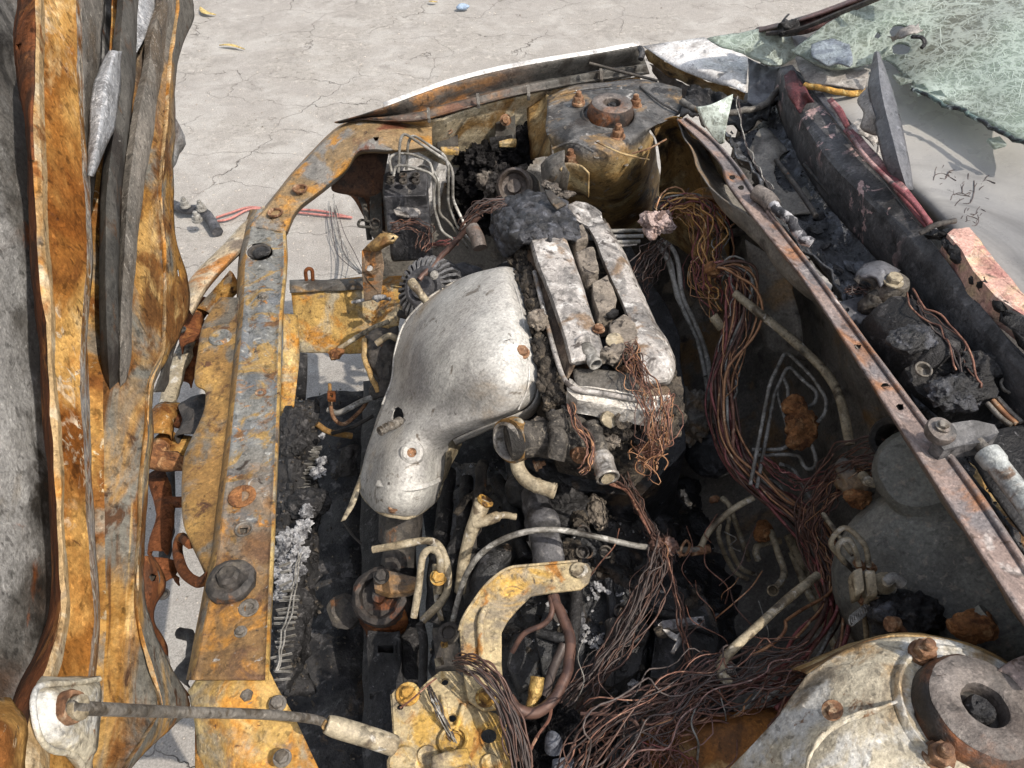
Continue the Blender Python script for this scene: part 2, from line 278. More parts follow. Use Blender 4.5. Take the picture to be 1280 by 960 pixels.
def sheet(name, rows, mat, parent=None, res=(4, 4), thick=.002, holes=(), amp=0, ns=18, linu=False, linv=False, sharp=45, ragged=0, colmats=None):
    rw = [spline([toW(p) for p in r], res[1], linv) for r in rows]
    cols = list(zip(*rw))
    cols = [spline(list(c), res[0], linu) for c in cols]
    nu, nv = len(cols[0]), len(cols)
    V = [cols[j][i] for i in range(nu) for j in range(nv)]
    F = [(i * nv + j, i * nv + j + 1, (i + 1) * nv + j + 1, (i + 1) * nv + j) for i in range(nu - 1) for j in range(nv - 1)]
    seg_of = {f[0]: (f[0] % nv) // res[1] for f in F}
    nor = []
    for i in range(nu):
        for j in range(nv):
            a = V[min(i + 1, nu - 1) * nv + j] - V[max(i - 1, 0) * nv + j]
            b = V[i * nv + min(j + 1, nv - 1)] - V[i * nv + max(j - 1, 0)]
            q = a.cross(b); nor.append(q.normalized() if q.length > 1e-12 else Vector((0, 0, 1)))
    if amp:
        if amp < .006 and ns < 20: amp *= .5
        V = [v + n * (nz(v, ns) * amp) for v, n in zip(V, nor)]
    if ragged:
        for i in range(nu):
            for j in (0, nv - 1):
                k = i * nv + j; kk = i * nv + (1 if j == 0 else nv - 2)
                V[k] = V[k].lerp(V[kk], ragged * (random.random()))
    if holes:
        P = [proj(v) for v in V]
        for h in holes:
            hx, hy, rx = h[:3]; ry = h[3] if len(h) > 3 else rx
            D = [math.hypot((p[0] - hx) / rx, (p[1] - hy) / ry) for p in P]
            F = [f for f in F if not all(D[k] < 1.0 for k in f)]
            used = set(k for f in F for k in f)
            for k in used:
                if D[k] < 1.0:
                    d = max(D[k], 1e-3)
                    q = ray(hx + (P[k][0] - hx) / d, hy + (P[k][1] - hy) / d)
                    den = q.dot(nor[k])
                    if abs(den) > 1e-4:
                        t = (V[k] - Vector((0, 0, CAM_Z))).dot(nor[k]) / den
                        V[k] = Vector((0, 0, CAM_Z)) + q * t
    mats, midx = None, None
    if colmats:                                              # the faces of a pressed section weather differently: one material per face strip
        mats = list(dict.fromkeys(colmats)); midx = [mats.index(colmats[min(seg_of[f[0]], len(colmats) - 1)]) for f in F]
    if holes:
        used = sorted(set(k for f in F for k in f)); ix = {k: i for i, k in enumerate(used)}
        V = [V[k] for k in used]; F = [tuple(ix[k] for k in f) for f in F]
    return mk(name, V, F, mat, parent, True, sharp, thick, mats=mats, midx=midx)
def frames(pts):
    T = []
    for i in range(len(pts)):
        d = pts[min(i + 1, len(pts) - 1)] - pts[max(i - 1, 0)]
        T.append(d.normalized() if d.length > 1e-9 else Vector((1, 0, 0)))
    u = T[0].orthogonal().normalized(); out = []
    for t in T:
        u = (u - t * u.dot(t))
        u = u.normalized() if u.length > 1e-6 else t.orthogonal().normalized()
        out.append((t, u, t.cross(u)))
    return out
def tubemesh(V, F, pts, rad, seg=8, hollow=0):
    fr = frames(pts); b0 = len(V)
    for i, (p, (t, u, w)) in enumerate(zip(pts, fr)):
        r = rad(i / max(1, len(pts) - 1)) if callable(rad) else rad
        for k in range(seg):
            a = 2 * math.pi * k / seg
            V.append(p + u * (r * math.cos(a)) + w * (r * math.sin(a)))
    for i in range(len(pts) - 1):
        for k in range(seg):
            a = b0 + i * seg + k; b = b0 + i * seg + (k + 1) % seg
            F.append((a, b, b + seg, a + seg))
    if not hollow:
        F.append(tuple(b0 + k for k in range(seg))[::-1]); F.append(tuple(b0 + (len(pts) - 1) * seg + k for k in range(seg)))
def tube(name, pts, r, mat, parent=None, seg=10, res=6, hollow=0, lin=False, jit=0):
    P = spline([toW(p) for p in pts], res, lin)
    if jit: P = [p + Vector((nz(p, 40), nz(p + Vector((5, 0, 0)), 40), nz(p + Vector((0, 5, 0)), 40))) * jit for p in P]
    V, F = [], []; tubemesh(V, F, P, r, seg, hollow)
    return mk(name, V, F, mat, parent, True, 50, thick=hollow)
def bent(pts, rad_px=.012):
    """round the corners of a polyline: short arcs at each bend like a bent metal tube"""
    P = [toW(p) for p in pts]; out = [P[0]]
    for a, b, c in zip(P, P[1:], P[2:]):
        d1 = min(rad_px, (b - a).length * .45); d2 = min(rad_px, (c - b).length * .45)
        s, e = b + (a - b).normalized() * d1, b + (c - b).normalized() * d2
        for k in range(6):
            t = k / 5; out.append(s.lerp(b, t).lerp(b.lerp(e, t), t))
    return out + [P[-1]]
def pipe(name, pts, r, mat, parent=None, bend=.012, seg=10, hollow=0):
    V, F = [], []; tubemesh(V, F, bent(pts, bend), lambda f: r * .84 * (1 + .05 * math.sin(f * 23 + r * 9000)), seg, hollow)
    return mk(name, V, F, mat, parent, True, 60, thick=hollow)
def basis(axis):
    return axis.normalized().to_track_quat('Z', 'Y').to_matrix()
def lathe(name, c, axis, prof, mat, parent=None, seg=32, amp=0, ns=40, sharp=35, phase=0, cap=True):
    c = toW(c); B = basis(Vector(axis)); V, F = [], []
    for r, h in prof:
        for k in range(seg):
            a = 2 * math.pi * k / seg + phase; V.append(c + B @ Vector((r * math.cos(a), r * math.sin(a), h)))
    n = len(prof)
    for i in range(n - 1):
        for k in range(seg):
            a, b = i * seg + k, i * seg + (k + 1) % seg; F.append((a, b, b + seg, a + seg))
    if cap and prof[-1][0] > 0: F.append(tuple((n - 1) * seg + k for k in range(seg)))
    if amp: V = [v + Vector((nz(v, ns), nz(v + Vector((9, 0, 0)), ns), nz(v + Vector((0, 9, 0)), ns))) * amp for v in V]
    return mk(name, V, F, mat, parent, True, sharp)
def prism(name, poly, h, mat, parent=None, bevel=.003, amp=0, ns=30, holes=()):
    """solid with a traced upper outline (px, py, z) and vertical sides h deep; holes = lists of outline points"""
    outer = [toW(p) for p in poly]; loops = [outer] + [[toW(p) for p in q] for q in holes]
    flat = [p for l in loops for p in l]
    tris = tessellate_polygon(loops); n = len(flat)
    V = flat + [p - Vector((0, 0, h)) for p in flat]
    F = [tuple(t) for t in tris] + [tuple(k + n for k in reversed(t)) for t in tris]
    b = 0
    for l in loops:
        m = len(l)
        for k in range(m):
            a, c = b + k, b + (k + 1) % m; F.append((a, a + n, c + n, c))
        b += m
    o = mk(name, V, F, mat, parent, True, 30)
    bm = bmesh.new(); bm.from_mesh(o.data); bmesh.ops.recalc_face_normals(bm, faces=bm.faces)
    if amp:
        bmesh.ops.subdivide_edges(bm, edges=[e for e in bm.edges if e.calc_length() > .012], cuts=3, use_grid_fill=True)
        for v in bm.verts: v.co += v.normal * nz(v.co + WL[o], ns) * amp
    bm.to_mesh(o.data); bm.free(); o.data.shade_smooth(); o.data.set_sharp_from_angle(angle=R(38))
    if bevel:
        md = o.modifiers.new('bevel', 'BEVEL'); md.width = bevel; md.segments = 2; md.limit_method = 'ANGLE'; md.angle_limit = R(35)
    return o
def circ(px, py, z, rx, ry=None, n=16):
    ry = ry or rx
    return [(px + rx * math.cos(2 * math.pi * k / n), py + ry * math.sin(2 * math.pi * k / n), z) for k in range(n)]
def lump(name, c, rad, mat, parent=None, amp=.25, ns=30, sub=4, rot=None, oct=4, flat=False):
    """noise-eaten clinker of the given half sizes (m); amp is a share of its size"""
    c = toW(c); bm = bmesh.new(); bmesh.ops.create_icosphere(bm, subdivisions=sub, radius=1)
    Q = rot.to_matrix() if rot is not None else Matrix.Identity(3); rr = Vector(rad); a0 = min(rad)
    V = []
    for v in bm.verts:
        d = Vector((v.co.x * rr.x, v.co.y * rr.y, v.co.z * rr.z)); w = Q @ d + c
        n = mnoise.fractal(w * ns, .7, 2.1, oct) ; n2 = -abs(mnoise.noise(w * ns * 2.3)) * .5 + mnoise.noise(w * ns * 5.1) * .18
        V.append(w + (Q @ Vector((v.co.x, v.co.y, v.co.z))) * (a0 * amp * (n + n2 + .2)))
    F = [tuple(x.index for x in f.verts) for f in bm.faces]; bm.free()
    return mk(name, V, F, mat, parent, True, 60 if not flat else 25)
from mathutils import Euler
_unit = {}
def bolt(p, r, mat, parent, axis=(0, 0, 1), kind='hex', name='bolt'):
    key = (kind, mat.name)
    if key not in _unit:
        V, F = [], []
        def ring(rad, h, n=24, hexa=False):
            b = len(V)
            for k in range(n):
                a = 2 * math.pi * k / n
                q = rad / math.cos(((a + math.pi / 6) % (math.pi / 3)) - math.pi / 6) * .93 if hexa else rad
                V.append((q * math.cos(a), q * math.sin(a), h))
            return b
        if kind == 'hex': spec = [(1, 0, 0), (1.0, .14, 0), (.96, .18, 0), (.70, .2, 1), (.70, .66, 1), (.6, .76, 0), (.3, .79, 0), (.02, .79, 0)]
        elif kind == 'stud': spec = [(1, 0, 0), (1.0, .3, 0), (.96, .4, 0), (.74, .44, 1), (.74, 1.15, 1), (.66, 1.25, 0), (.44, 1.27, 0), (.42, 1.5, 0), (.45, 1.53, 0), (.42, 1.58, 0), (.45, 1.63, 0), (.42, 1.7, 0), (.42, 1.9, 0), (.32, 2.0, 0), (.02, 2.0, 0)]
        elif kind == 'washer': spec = [(1, 0, 0), (1, .12, 0), (.9, .18, 0), (.55, .16, 0), (.5, .1, 0), (.45, .02, 0), (.02, .02, 0)]
        elif kind == 'ring': spec = [(1, 0, 0), (.98, .16, 0), (.88, .2, 0), (.75, .14, 0), (.7, -.1, 0), (.66, -.5, 0), (.02, -.5, 0)]
        bs = [ring(a, h, 24, hx) for a, h, hx in spec]
        for a, b in zip(bs, bs[1:]):
            for k in range(24): F.append((a + k, a + (k + 1) % 24, b + (k + 1) % 24, b + k))
        me = bpy.data.meshes.new(name); me.from_pydata(V, [], F); me.materials.append(mat); me.shade_smooth(); me.set_sharp_from_angle(angle=R(30))
        _unit[key] = me
    o = bpy.data.objects.new(name, _unit[key]); link(o, name, parent, toW(p))
    o.scale = (r, r, r); o.rotation_euler = Vector(axis).normalized().to_track_quat('Z', 'Y').to_euler()
    o.rotation_euler.rotate_axis('Z', random.random() * 3)
    return o
def harness(t, paths, n, spread, wr=.0009, mats=None, wires=10, fray=1.0, seed=1, sub=7):
    """burnt-bare loom: many strands run along the path, splaying where the path says; the thickest ones are parts, the rest one mass"""
    rnd = random.Random(seed); mats = mats or [m_copper, m_copper2, m_copper3, m_redwire, m_copper4]
    P = [toW(p[:3]) for p in paths]; SP = [p[3] if len(p) > 3 else 1.0 for p in paths]
    base = spline(P, sub)
    spr = [v.x for v in spline([Vector((s, 0, 0)) for s in SP], sub)]
    fr = frames(base); V, F, MI = [], [], []
    for k in range(n):
        a0 = rnd.random() * 6.28; rr = spread * math.sqrt(rnd.random()) * rnd.uniform(.7, 1.15); tw = rnd.uniform(-2.2, 2.2)
        s0 = 0 if rnd.random() < .75 else rnd.randint(0, len(base) // 3)
        e0 = len(base) if rnd.random() < .7 else rnd.randint(len(base) * 2 // 3, len(base))
        if e0 - s0 < 5: s0, e0 = 0, len(base)
        off = rnd.random() * 50; pts = []
        stray = rnd.random() < .24
        for i in range(s0, e0):
            tt, u, w = fr[i]; f = i / (len(base) - 1); a = a0 + tw * f
            r = rr * spr[i] * (1 + .35 * mnoise.noise(Vector((off, f * 6, 0))))
            q = base[i] + (u * math.cos(a) + w * math.sin(a)) * r
            j = spread * .35 * fray * (2.2 if stray else 1)
            q += Vector((mnoise.noise(Vector((off, f * 9, 3))), mnoise.noise(Vector((off, f * 9, 7))), mnoise.noise(Vector((off, f * 9, 11))) * .6)) * j
            pts.append(q)
        r_ = wr * .8 * rnd.choice((.55, .7, .8, .9, 1.0, 1.25)); big = k < wires
        mi = rnd.choices(range(len(mats)), [5, 5, 3, 2, 2][:len(mats)])[0]
        if big:
            v2, f2 = [], []; tubemesh(v2, f2, pts, r_ * 1.35, 6); mk('wire', v2, f2, mats[mi], t, True, 0)
        else:
            n0 = len(F); tubemesh(V, F, pts, r_, 5); MI += [mi] * (len(F) - n0)
    o = mk('wire_strands', V, F, None, t, True, 0, mats=mats, midx=MI); o['kind'] = 'stuff'
    return t
def on(o, px, py, lift=0.0):
    """the place on a built surface that shows at this pixel"""
    c = WL[o]; best = min((v.co + c for v in o.data.vertices), key=lambda w: (lambda q: (q[0] - px) ** 2 + (q[1] - py) ** 2)(proj(w)))
    return W(px, py, best.z + lift)
def crumbs(name, srcs, n, s0, s1, mat, label, cat='debris', seed=3, parent=None, zmin=-9, box=None):
    rnd = random.Random(seed); V, F = [], []; pool = []
    for o in srcs:
        c = WL[o]; me = o.data
        for v in me.vertices:
            if v.normal.z > .25 or v.normal.z < -.25:
                w = v.co + c
                if box:
                    p = proj(w)
                    if not (box[0] < p[0] < box[2] and box[1] < p[1] < box[3]): continue
                pool.append(w)
    if not pool: return None
    for k in range(n):
        p = rnd.choice(pool) + Vector((rnd.uniform(-.008, .008), rnd.uniform(-.008, .008), .001))
        s = rnd.uniform(s0, s1) * (1 if rnd.random() < .85 else 1.8); b = len(V)
        q = Euler((rnd.random() * 6, rnd.random() * 6, rnd.random() * 6)).to_matrix()
        for d in ((1, 0, -.5), (-.5, .8, -.5), (-.6, -.8, -.4), (.1, .1, .8), (.7, .6, .3)):
            V.append(p + q @ (Vector(d) * s * rnd.uniform(.6, 1.2)))
        F += [(b, b + 1, b + 2), (b, b + 4, b + 1), (b + 1, b + 3, b + 2), (b, b + 2, b + 3), (b, b + 3, b + 4), (b + 4, b + 3, b + 1)]
    o = mk(name, V, F, mat, parent, False)
    o['kind'] = 'stuff'
    if parent is None: o['label'] = label; o['category'] = cat
    return o
# ------------------------------------------------------------------ ground
def ground_mat():
    m = M('dusty_pavement', C(162, 157, 150), [(C(140, 135, 128), 45, .58, .07), (C(182, 176, 168), 28, .6, .06), (C(160, 155, 149), 1.6, .5, .12), (C(174, 170, 164), 5, .56, .12), (C(146, 141, 135), 7, .62, .10),
          (C(206, 200, 190), 70, .70, .02), (C(112, 106, 101), 55, .69, .03)], bump=((150, .0010), (30, .0012), (5, .004)), rough=.92, spec=.2, we=.2)
    t = m.node_tree; N, L = t.nodes, t.links
    geo = N.new('ShaderNodeNewGeometry')
    wn = N.new('ShaderNodeTexNoise'); wn.inputs['Scale'].default_value = 5; wn.inputs['Detail'].default_value = 8
    L.new(geo.outputs['Position'], wn.inputs['Vector'])
    ws = N.new('ShaderNodeVectorMath'); ws.operation = 'SCALE'; ws.inputs['Scale'].default_value = .32; L.new(wn.outputs['Color'], ws.inputs[0])
    mp = N.new('ShaderNodeMapping'); mp.inputs['Rotation'].default_value = (0, 0, .35); mp.inputs['Scale'].default_value = (1.3, 2.0, 1)
    ad = N.new('ShaderNodeVectorMath'); L.new(geo.outputs['Position'], ad.inputs[0]); L.new(ws.outputs[0], ad.inputs[1]); L.new(ad.outputs[0], mp.inputs[0])
    vo = N.new('ShaderNodeTexVoronoi'); vo.feature = 'DISTANCE_TO_EDGE'; vo.inputs['Scale'].default_value = 2.1; vo.inputs['Randomness'].default_value = .6
    vo.voronoi_dimensions = '2D'
    L.new(mp.outputs[0], vo.inputs['Vector'])
    mr = N.new('ShaderNodeMapRange'); mr.interpolation_type = 'SMOOTHSTEP'; mr.inputs['From Max'].default_value = .008; mr.inputs['To Min'].default_value = 0; mr.inputs['To Max'].default_value = 1
    L.new(vo.outputs['Distance'], mr.inputs['Value'])
    bs = N['Principled BSDF']; old = bs.inputs['Base Color'].links[0].from_socket
    # broken cracks: only where a broad noise allows
    gn = N.new('ShaderNodeTexNoise'); gn.inputs['Scale'].default_value = 2.5; gn.inputs['Detail'].default_value = 4; L.new(geo.outputs['Position'], gn.inputs['Vector'])
    g2 = N.new('ShaderNodeMapRange'); g2.inputs['From Min'].default_value = .38; g2.inputs['From Max'].default_value = .56; L.new(gn.outputs['Fac'], g2.inputs['Value'])
    mxm = N.new('ShaderNodeMath'); mxm.operation = 'MAXIMUM'; L.new(mr.outputs[0], mxm.inputs[0]); L.new(g2.outputs[0], mxm.inputs[1])
    mx = N.new('ShaderNodeMix'); mx.data_type = 'RGBA'; L.new(mxm.outputs[0], mx.inputs[0]); mx.inputs[6].default_value = C(122, 115, 108); L.new(old, mx.inputs[7])
    L.new(mx.outputs[2], bs.inputs['Base Color'])
    oldn = bs.inputs['Normal'].links[0].from_socket
    b = N.new('ShaderNodeBump'); b.inputs['Distance'].default_value = .008; L.new(mxm.outputs[0], b.inputs['Height']); L.new(oldn, b.inputs['Normal']); L.new(b.outputs[0], bs.inputs['Normal'])
    return m
m_ground = ground_mat()
g = mk('ground', [(-60, -60, 0), (60, -60, 0), (60, 90, 0), (-60, 90, 0)], [(0, 1, 2, 3)], m_ground, None, False)
g['kind'] = 'structure'
# pebbles and pale chips strewn over the pavement
V, F = [], []; rnd = random.Random(11)
for k in range(2600):
    px, py = rnd.uniform(200, 1000), rnd.uniform(-10, 960)
    if rnd.random() < .55: py = rnd.uniform(-10, 330)
    p = W(px, py, .001); s = rnd.uniform(.0015, .005) * (1.6 if rnd.random() < .1 else 1); b = len(V)
    q = Euler((0, 0, rnd.random() * 6)).to_matrix()
    for d in ((1, 0, 0), (.2, .8, 0), (-.8, .5, 0), (-.7, -.6, 0), (.4, -.8, 0), (.1, .1, .6)):
        V.append(p + q @ (Vector(d) * s * rnd.uniform(.6, 1.2)))
    F += [(b + i, b + (i + 1) % 5, b + 5) for i in range(5)]
o = mk('pebbles', V, F, M('pale_chip', C(196, 188, 178), [(C(150, 140, 130), 3, .56, .02)], bump=(), rough=.9), None, False)
o['kind'] = 'stuff'; o['label'] = 'pale stone chips and crumbs strewn over the cracked pavement'; o['category'] = 'gravel'
def leaf(pts, w, label):
    P = [W(a, b, .012 + .004 * math.sin(i * 2)) for i, (a, b) in enumerate(pts)]; P = spline(P, 4); V, F = [], []
    n = len(P)
    for i, p in enumerate(P):
        d = (P[min(i + 1, n - 1)] - P[max(i - 1, 0)]); s = Vector((-d.y, d.x, 0)).normalized() * w * math.sin(math.pi * (i + .15) / (n - .7))
        V += [p + s + Vector((0, 0, .004)), p, p - s + Vector((0, 0, .004))]
    for i in range(n - 1):
        for j in range(2): F.append((i * 3 + j, i * 3 + j + 1, i * 3 + j + 4, i * 3 + j + 3))
    tag(mk('dry_leaf', V, F, m_leaf, None, True, 0, thick=.001), label, 'leaf', 'dry leaves on the pavement')
leaf([(250, 9), (256, 16), (270, 19)], .016, 'curled dry leaf beside the raised hood at the picture top')
leaf([(274, 57), (288, 57), (306, 62)], .011, 'long narrow yellow leaf on pavement below the curled one')
leaf([(536, 2), (541, 2.5), (547, 3)], .012, 'small white scrap of leaf at the top edge of pavement')
o = lump('blue_wrapper', (579, 9, .02), (.035, .02, .015), M('blue_paper', C(150, 168, 190), bump=(), rough=.7), None, .5, 20, 3)
tag(o, 'crumpled pale blue wrapper lying on the far pavement', 'litter')
# burnt connector and red wires on the ground in front of the car
t = thing('broken_connector', 'broken black plastic connector with white pegs lying on pavement beside the hood', 'connector', (243, 268, 0))
pipe('connector_body', [(216, 256, .02), (232, 262, .03), (250, 262, .03), (262, 272, .03), (272, 290, .02)], .022, m_black, t, .03, 8)
for a, b in ((232, 258), (252, 262), (247, 276)): bolt(W(a, b, .05), .018, m_pipegrey, t, (0, 0, 1), 'stud', 'peg')
t = thing('red_cable', 'faded red twin cable lying on the pavement in front of the bumper', 'cable', (300, 268, 0))
for d in (0, 5): tube('cable_strand', [(270, 272 + d, .01), (288, 266 + d * 1.4, .012), (312, 259 + d * .5, .01), (340, 262, .01), (395, 268 - d, .01), (440, 272, .01)], .004, M('faded_red_cable%d' % d, C(190, 128, 120), bump=()), t, 6)
t = thing('wire_hank', 'loose hank of thin grey wires hanging down to the pavement beside the slotted bracket', 'wires', W(425, 290, .03))
rnd = random.Random(5)
for k in range(9):
    d = rnd.uniform(-9, 9)
    tube('wire', [(416 + d * .5, 248 + rnd.uniform(-6, 14), .04), (422 + d, 290, .03), (432 + d + rnd.uniform(-5, 5), 318, .05), (452 + d * .4, 342, .2)], .0013, m_copper3 if k % 2 else m_pipegrey, t, 5, 6)

# ------------------------------------------------------------------ car body
car = thing('car_body', 'burnt-out car shell with rusted open engine bay, fenders, strut towers and cowl', 'car', Vector((.2, .75, 0)))
# upper radiator tie bar: channel with rolled ridge, right flange and rear lip
rows = []
for y, a, b, c in ((262, 318, 340, 362), (290, 309, 332, 357), (330, 303, 330, 358), (400, 300, 326, 352), (480, 292, 322, 350), (560, 284, 315, 347), (640, 274, 309, 343.5), (700, 267, 304, 341), (790, 250, 294, 337), (850, 238, 288, 335)):
    rows.append([(a - 5, y, .66), (a - 3, y, .705), (a + 4, y, .722), (a + 13, y, .72), (b, y, .722), (c - 9, y, .72), (c - 3, y, .722), (c, y, .716), (c + 1, y, .66)])
tie = sheet('radiator_tie_bar', rows, m_tiebar, car, (12, 4), .0016, amp=.0012, ns=14, colmats=[m_ochre, m_ochre, m_tiebar, m_tiebar, m_tiebar, m_tiebar, m_yellow, m_yellow], holes=[(324, 315, 17, 11), (330, 350, 7, 5), (326, 491, 5), (305, 662, 6), (329, 372, 5, 4), (336, 560, 4), (292, 760, 5), (318, 700, 5)])
sheet('tie_bar_closing_panel', [[(a + 3, y, .69), (c - 4, y, .69)] for y, a, c in ((265, 318, 360), (400, 300, 350), (560, 284, 345), (720, 266, 338), (848, 240, 333))], m_dark, car, (4, 3), .0015)
# bolts, washers and the black rubber stop on the tie bar
for px, py, r, k, mm in ((324, 315, .02, 'ring', m_rubber), (303, 621, .017, 'washer', m_ironrust), (305, 662, .011, 'ring', m_boltgrey), (311, 760, .011, 'washer', m_boltgrey), (326, 491, .008, 'washer', m_bolt), (329, 372, .009, 'hex', m_boltgrey), (301, 790, .007, 'hex', m_boltgrey)):
    bolt(W(px, py, .722), r, mm, tie, (0, 0, 1), k, 'tie_bar_bolt')
s = lathe('rubber_stop', (291, 730, .722), (0, 0, 1), [(.026, 0), (.028, .004), (.026, .01), (.02, .014), (.014, .012), (.012, .02), (.008, .024), (.003, .022), (0, .022)], m_rubber, tie, 24, .002, 90)
lump('melted_plug', (326, 316, .728), (.014, .011, .008), m_char, tie, .5, 60, 3)
# scalloped ochre flange left of the bar
rows = []
for y, a, b in ((372, 276, 296), (392, 262, 298), (412, 252, 298), (440, 248, 296), (478, 244, 291), (488, 256, 290), (500, 257, 289), (515, 255, 287), (535, 247, 285), (570, 231, 282), (620, 228, 276), (655, 230, 272), (685, 242, 268), (716, 256, 264)):
    rows.append([(a, y, .688), (a + 2, y, .698), ((a + b) / 2, y, .702), (b - 4, y, .704), (b + 2, y, .712)])
fl = sheet('scalloped_flange', rows, m_ochre, tie, (4, 3), .0016, amp=.0015, holes=[(232, 623, 2.5)])
lathe('flange_boss', (276, 422, .703), (0, 0, 1), [(.018, 0), (.016, .004), (.012, .005), (.008, .002), (.003, .002), (0, .002)], m_tiebar, tie, 20)
# curled bracket loop below the flange
tube('curled_bracket', [(262, 720, .70), (248, 728, .69), (230, 715, .66), (222, 690, .65), (226, 672, .66), (238, 680, .69)], .0065, m_redrust, tie, 8)
# lower yellow sheet bracket at the near end of the bar
rows = [[(236, 864, .69), (255, 842, .705), (290, 836, .71), (334, 831, .712)], [(240, 884, .69), (264, 868, .71), (300, 862, .715), (346, 858, .705)],
        [(246, 915, .68), (284, 905, .71), (322, 900, .70), (366, 893, .69)], [(248, 960, .66), (296, 950, .70), (345, 945, .69), (398, 960, .68)], [(250, 1020, .64), (310, 1015, .68), (370, 1010, .68), (430, 1020, .66)]]
lb = sheet('lower_bar_bracket', rows, m_yellow, car, (8, 8), .0018, amp=.001, holes=[(308, 871, 5), (318, 902, 4)])
for px, py in ((309, 871), (353, 948), (347, 880)): bolt(W(px, py, .708), .009, m_boltgrey, lb, (.1, 0, 1), 'hex', 'bracket_bolt')
rows = [[(x, y, .668) for x in (244, 252, 262)] for y in (905, 930, 960, 1010)]
sheet('bracket_side_fold', rows, m_rust, lb, (4, 3), .002)
m_redrust2 = M('dark_brown_gusset', C(82, 58, 44), [(C(50, 40, 34), 16, .53, .07), (C(120, 80, 50), 18, .6, .06)], rough=.8)
# curved brace from the bar to the far fender
rows = []
for a, b, z in (((312, 283), (357, 291), .722), ((336, 256), (372, 262), .735), ((372, 212), (402, 238), .75), ((398, 184), (430, 214), .77), ((424, 160), (446, 192), .785), ((452, 148), (464, 188), .795), ((480, 149), (486, 189), .795), ((510, 152), (510, 188), .785), ((540, 153), (540, 184), .775)):
    m = ((a[0] + b[0]) / 2, (a[1] + b[1]) / 2)
    rows.append([(a[0] - 2, a[1] - 1, z - .05), (a[0], a[1], z - .004), (a[0] * .85 + b[0] * .15, a[1] * .85 + b[1] * .15, z), (*m, z + .001), (b[0] * .88 + a[0] * .12, b[1] * .88 + a[1] * .12, z), (b[0], b[1], z - .006), (b[0] + 1, b[1] + 3, z - .05)])
br = sheet('fender_brace', rows, M('patchy_brace', C(146, 122, 88), [(C(136, 132, 126), 10, .53, .05), (C(178, 128, 58), 13, .57, .05), (C(110, 66, 46), 9, .6, .05), (C(80, 60, 44), 50, .66, .03)], rough=.6), car, (8, 4), .0018, amp=.001,
      holes=[(412, 198, 6, 4), (421, 179, 6, 3.5), (375, 236, 6, 5), (345, 266, 5, 4), (470, 172, 4, 5)])
for px, py, z in ((375, 236, .752), (344, 266, .736)): bolt(W(px, py, z), .014, m_bolt, br, (0, 0, 1), 'ring', 'brace_rivet')
sheet('brace_underside', [[(318, 285, .69), (350, 290, .69)], [(380, 212, .72), (400, 232, .72)], [(428, 166, .75), (446, 186, .75)], [(480, 155, .76), (488, 185, .76)]], m_redrust, car, (5, 3), .0015)
rows = [[(428, 204, .70), (455, 192, .71), (486, 190, .71)], [(414, 236, .66), (440, 234, .66), (478, 236, .66)], [(438, 245, .64), (456, 250, .63), (480, 262, .62)], [(456, 272, .60), (464, 280, .6), (482, 290, .59)]]
sheet('brace_gusset', rows, m_redrust2, car, (6, 6), .003, amp=.004)
# pale headlamp rail running forward from the brace
rows = [[(a[0], a[1], z - .02), (a[0] + 1, a[1], z), ((a[0] + b[0]) / 2, (a[1] + b[1]) / 2, z + .008), (b[0], b[1], z), (b[0] + 1, b[1] + 2, z - .03)] for a, b, z in (((330, 258), (345, 276), .715), ((300, 284), (316, 300), .70), ((270, 316), (284, 330), .69), ((242, 344), (256, 362), .68), ((226, 372), (240, 392), .66))]
sheet('headlamp_rail', rows, M('pale_beige_rail', C(186, 168, 140), [(C(120, 108, 96), 14, .56, .06), (C(206, 196, 176), 20, .58, .06), (C(170, 116, 60), 12, .62, .05)]), car, (6, 4), .002, amp=.0015)
# scrap brackets between hood and bar (burnt headlamp carriers)
t = car
for pts, w, mm in (([(292, 345, .66), (270, 372, .63), (256, 390, .62)], .02, m_rust), ([(252, 372, .62), (236, 402, .61), (240, 430, .62)], .017, m_redrust), ([(262, 378, .6), (284, 392, .6), (300, 386, .6)], .014, m_redrust),
                   ([(242, 400, .58), (228, 440, .58), (214, 480, .58), (206, 520, .58)], .012, m_pipe), ([(252, 402, .56), (236, 450, .56), (226, 478, .55)], .014, m_redrust), ([(214, 505, .6), (200, 520, .62), (196, 545, .62)], .018, m_rust),
                   ([(196, 515, .60), (222, 520, .60), (240, 530, .6)], .012, m_redrust), ([(200, 545, .6), (220, 556, .6), (228, 545, .6)], .016, m_rust), ([(188, 560, .63), (205, 570, .62), (228, 572, .6)], .018, m_ironrust),
                   ([(196, 590, .55), (205, 640, .55), (196, 690, .55)], .012, m_redrust), ([(204, 625, .55), (230, 625, .55)], .008, m_redrust), ([(212, 578, .52), (210, 640, .5), (204, 700, .5)], .007, m_dark), ([(196, 700, .62), (190, 720, .62), (200, 735, .62)], .022, m_redrust),
                   ([(240, 500, .62), (244, 520, .62), (238, 545, .62)], .022, m_rubber), ([(222, 790, .5), (236, 796, .5), (238, 820, .52), (228, 838, .55)], .006, m_dark), ([(226, 832, .6), (244, 842, .6)], .012, m_rubber)):
    rows = []
    P = spline([toW(p) for p in pts], 5); fr = frames(P)
    for p, (tt, u, w2) in zip(P, fr):
        s = Vector((-tt.y, tt.x, 0)).normalized() * w
        rows.append([p + s - Vector((0, 0, w * .9)), p + s, p + Vector((0, 0, .004)), p - s, p - s - Vector((0, 0, w * .9))])
    sheet('headlamp_bracket', rows, mm, car, (1, 3), .002, amp=.004, ns=30, linu=True)
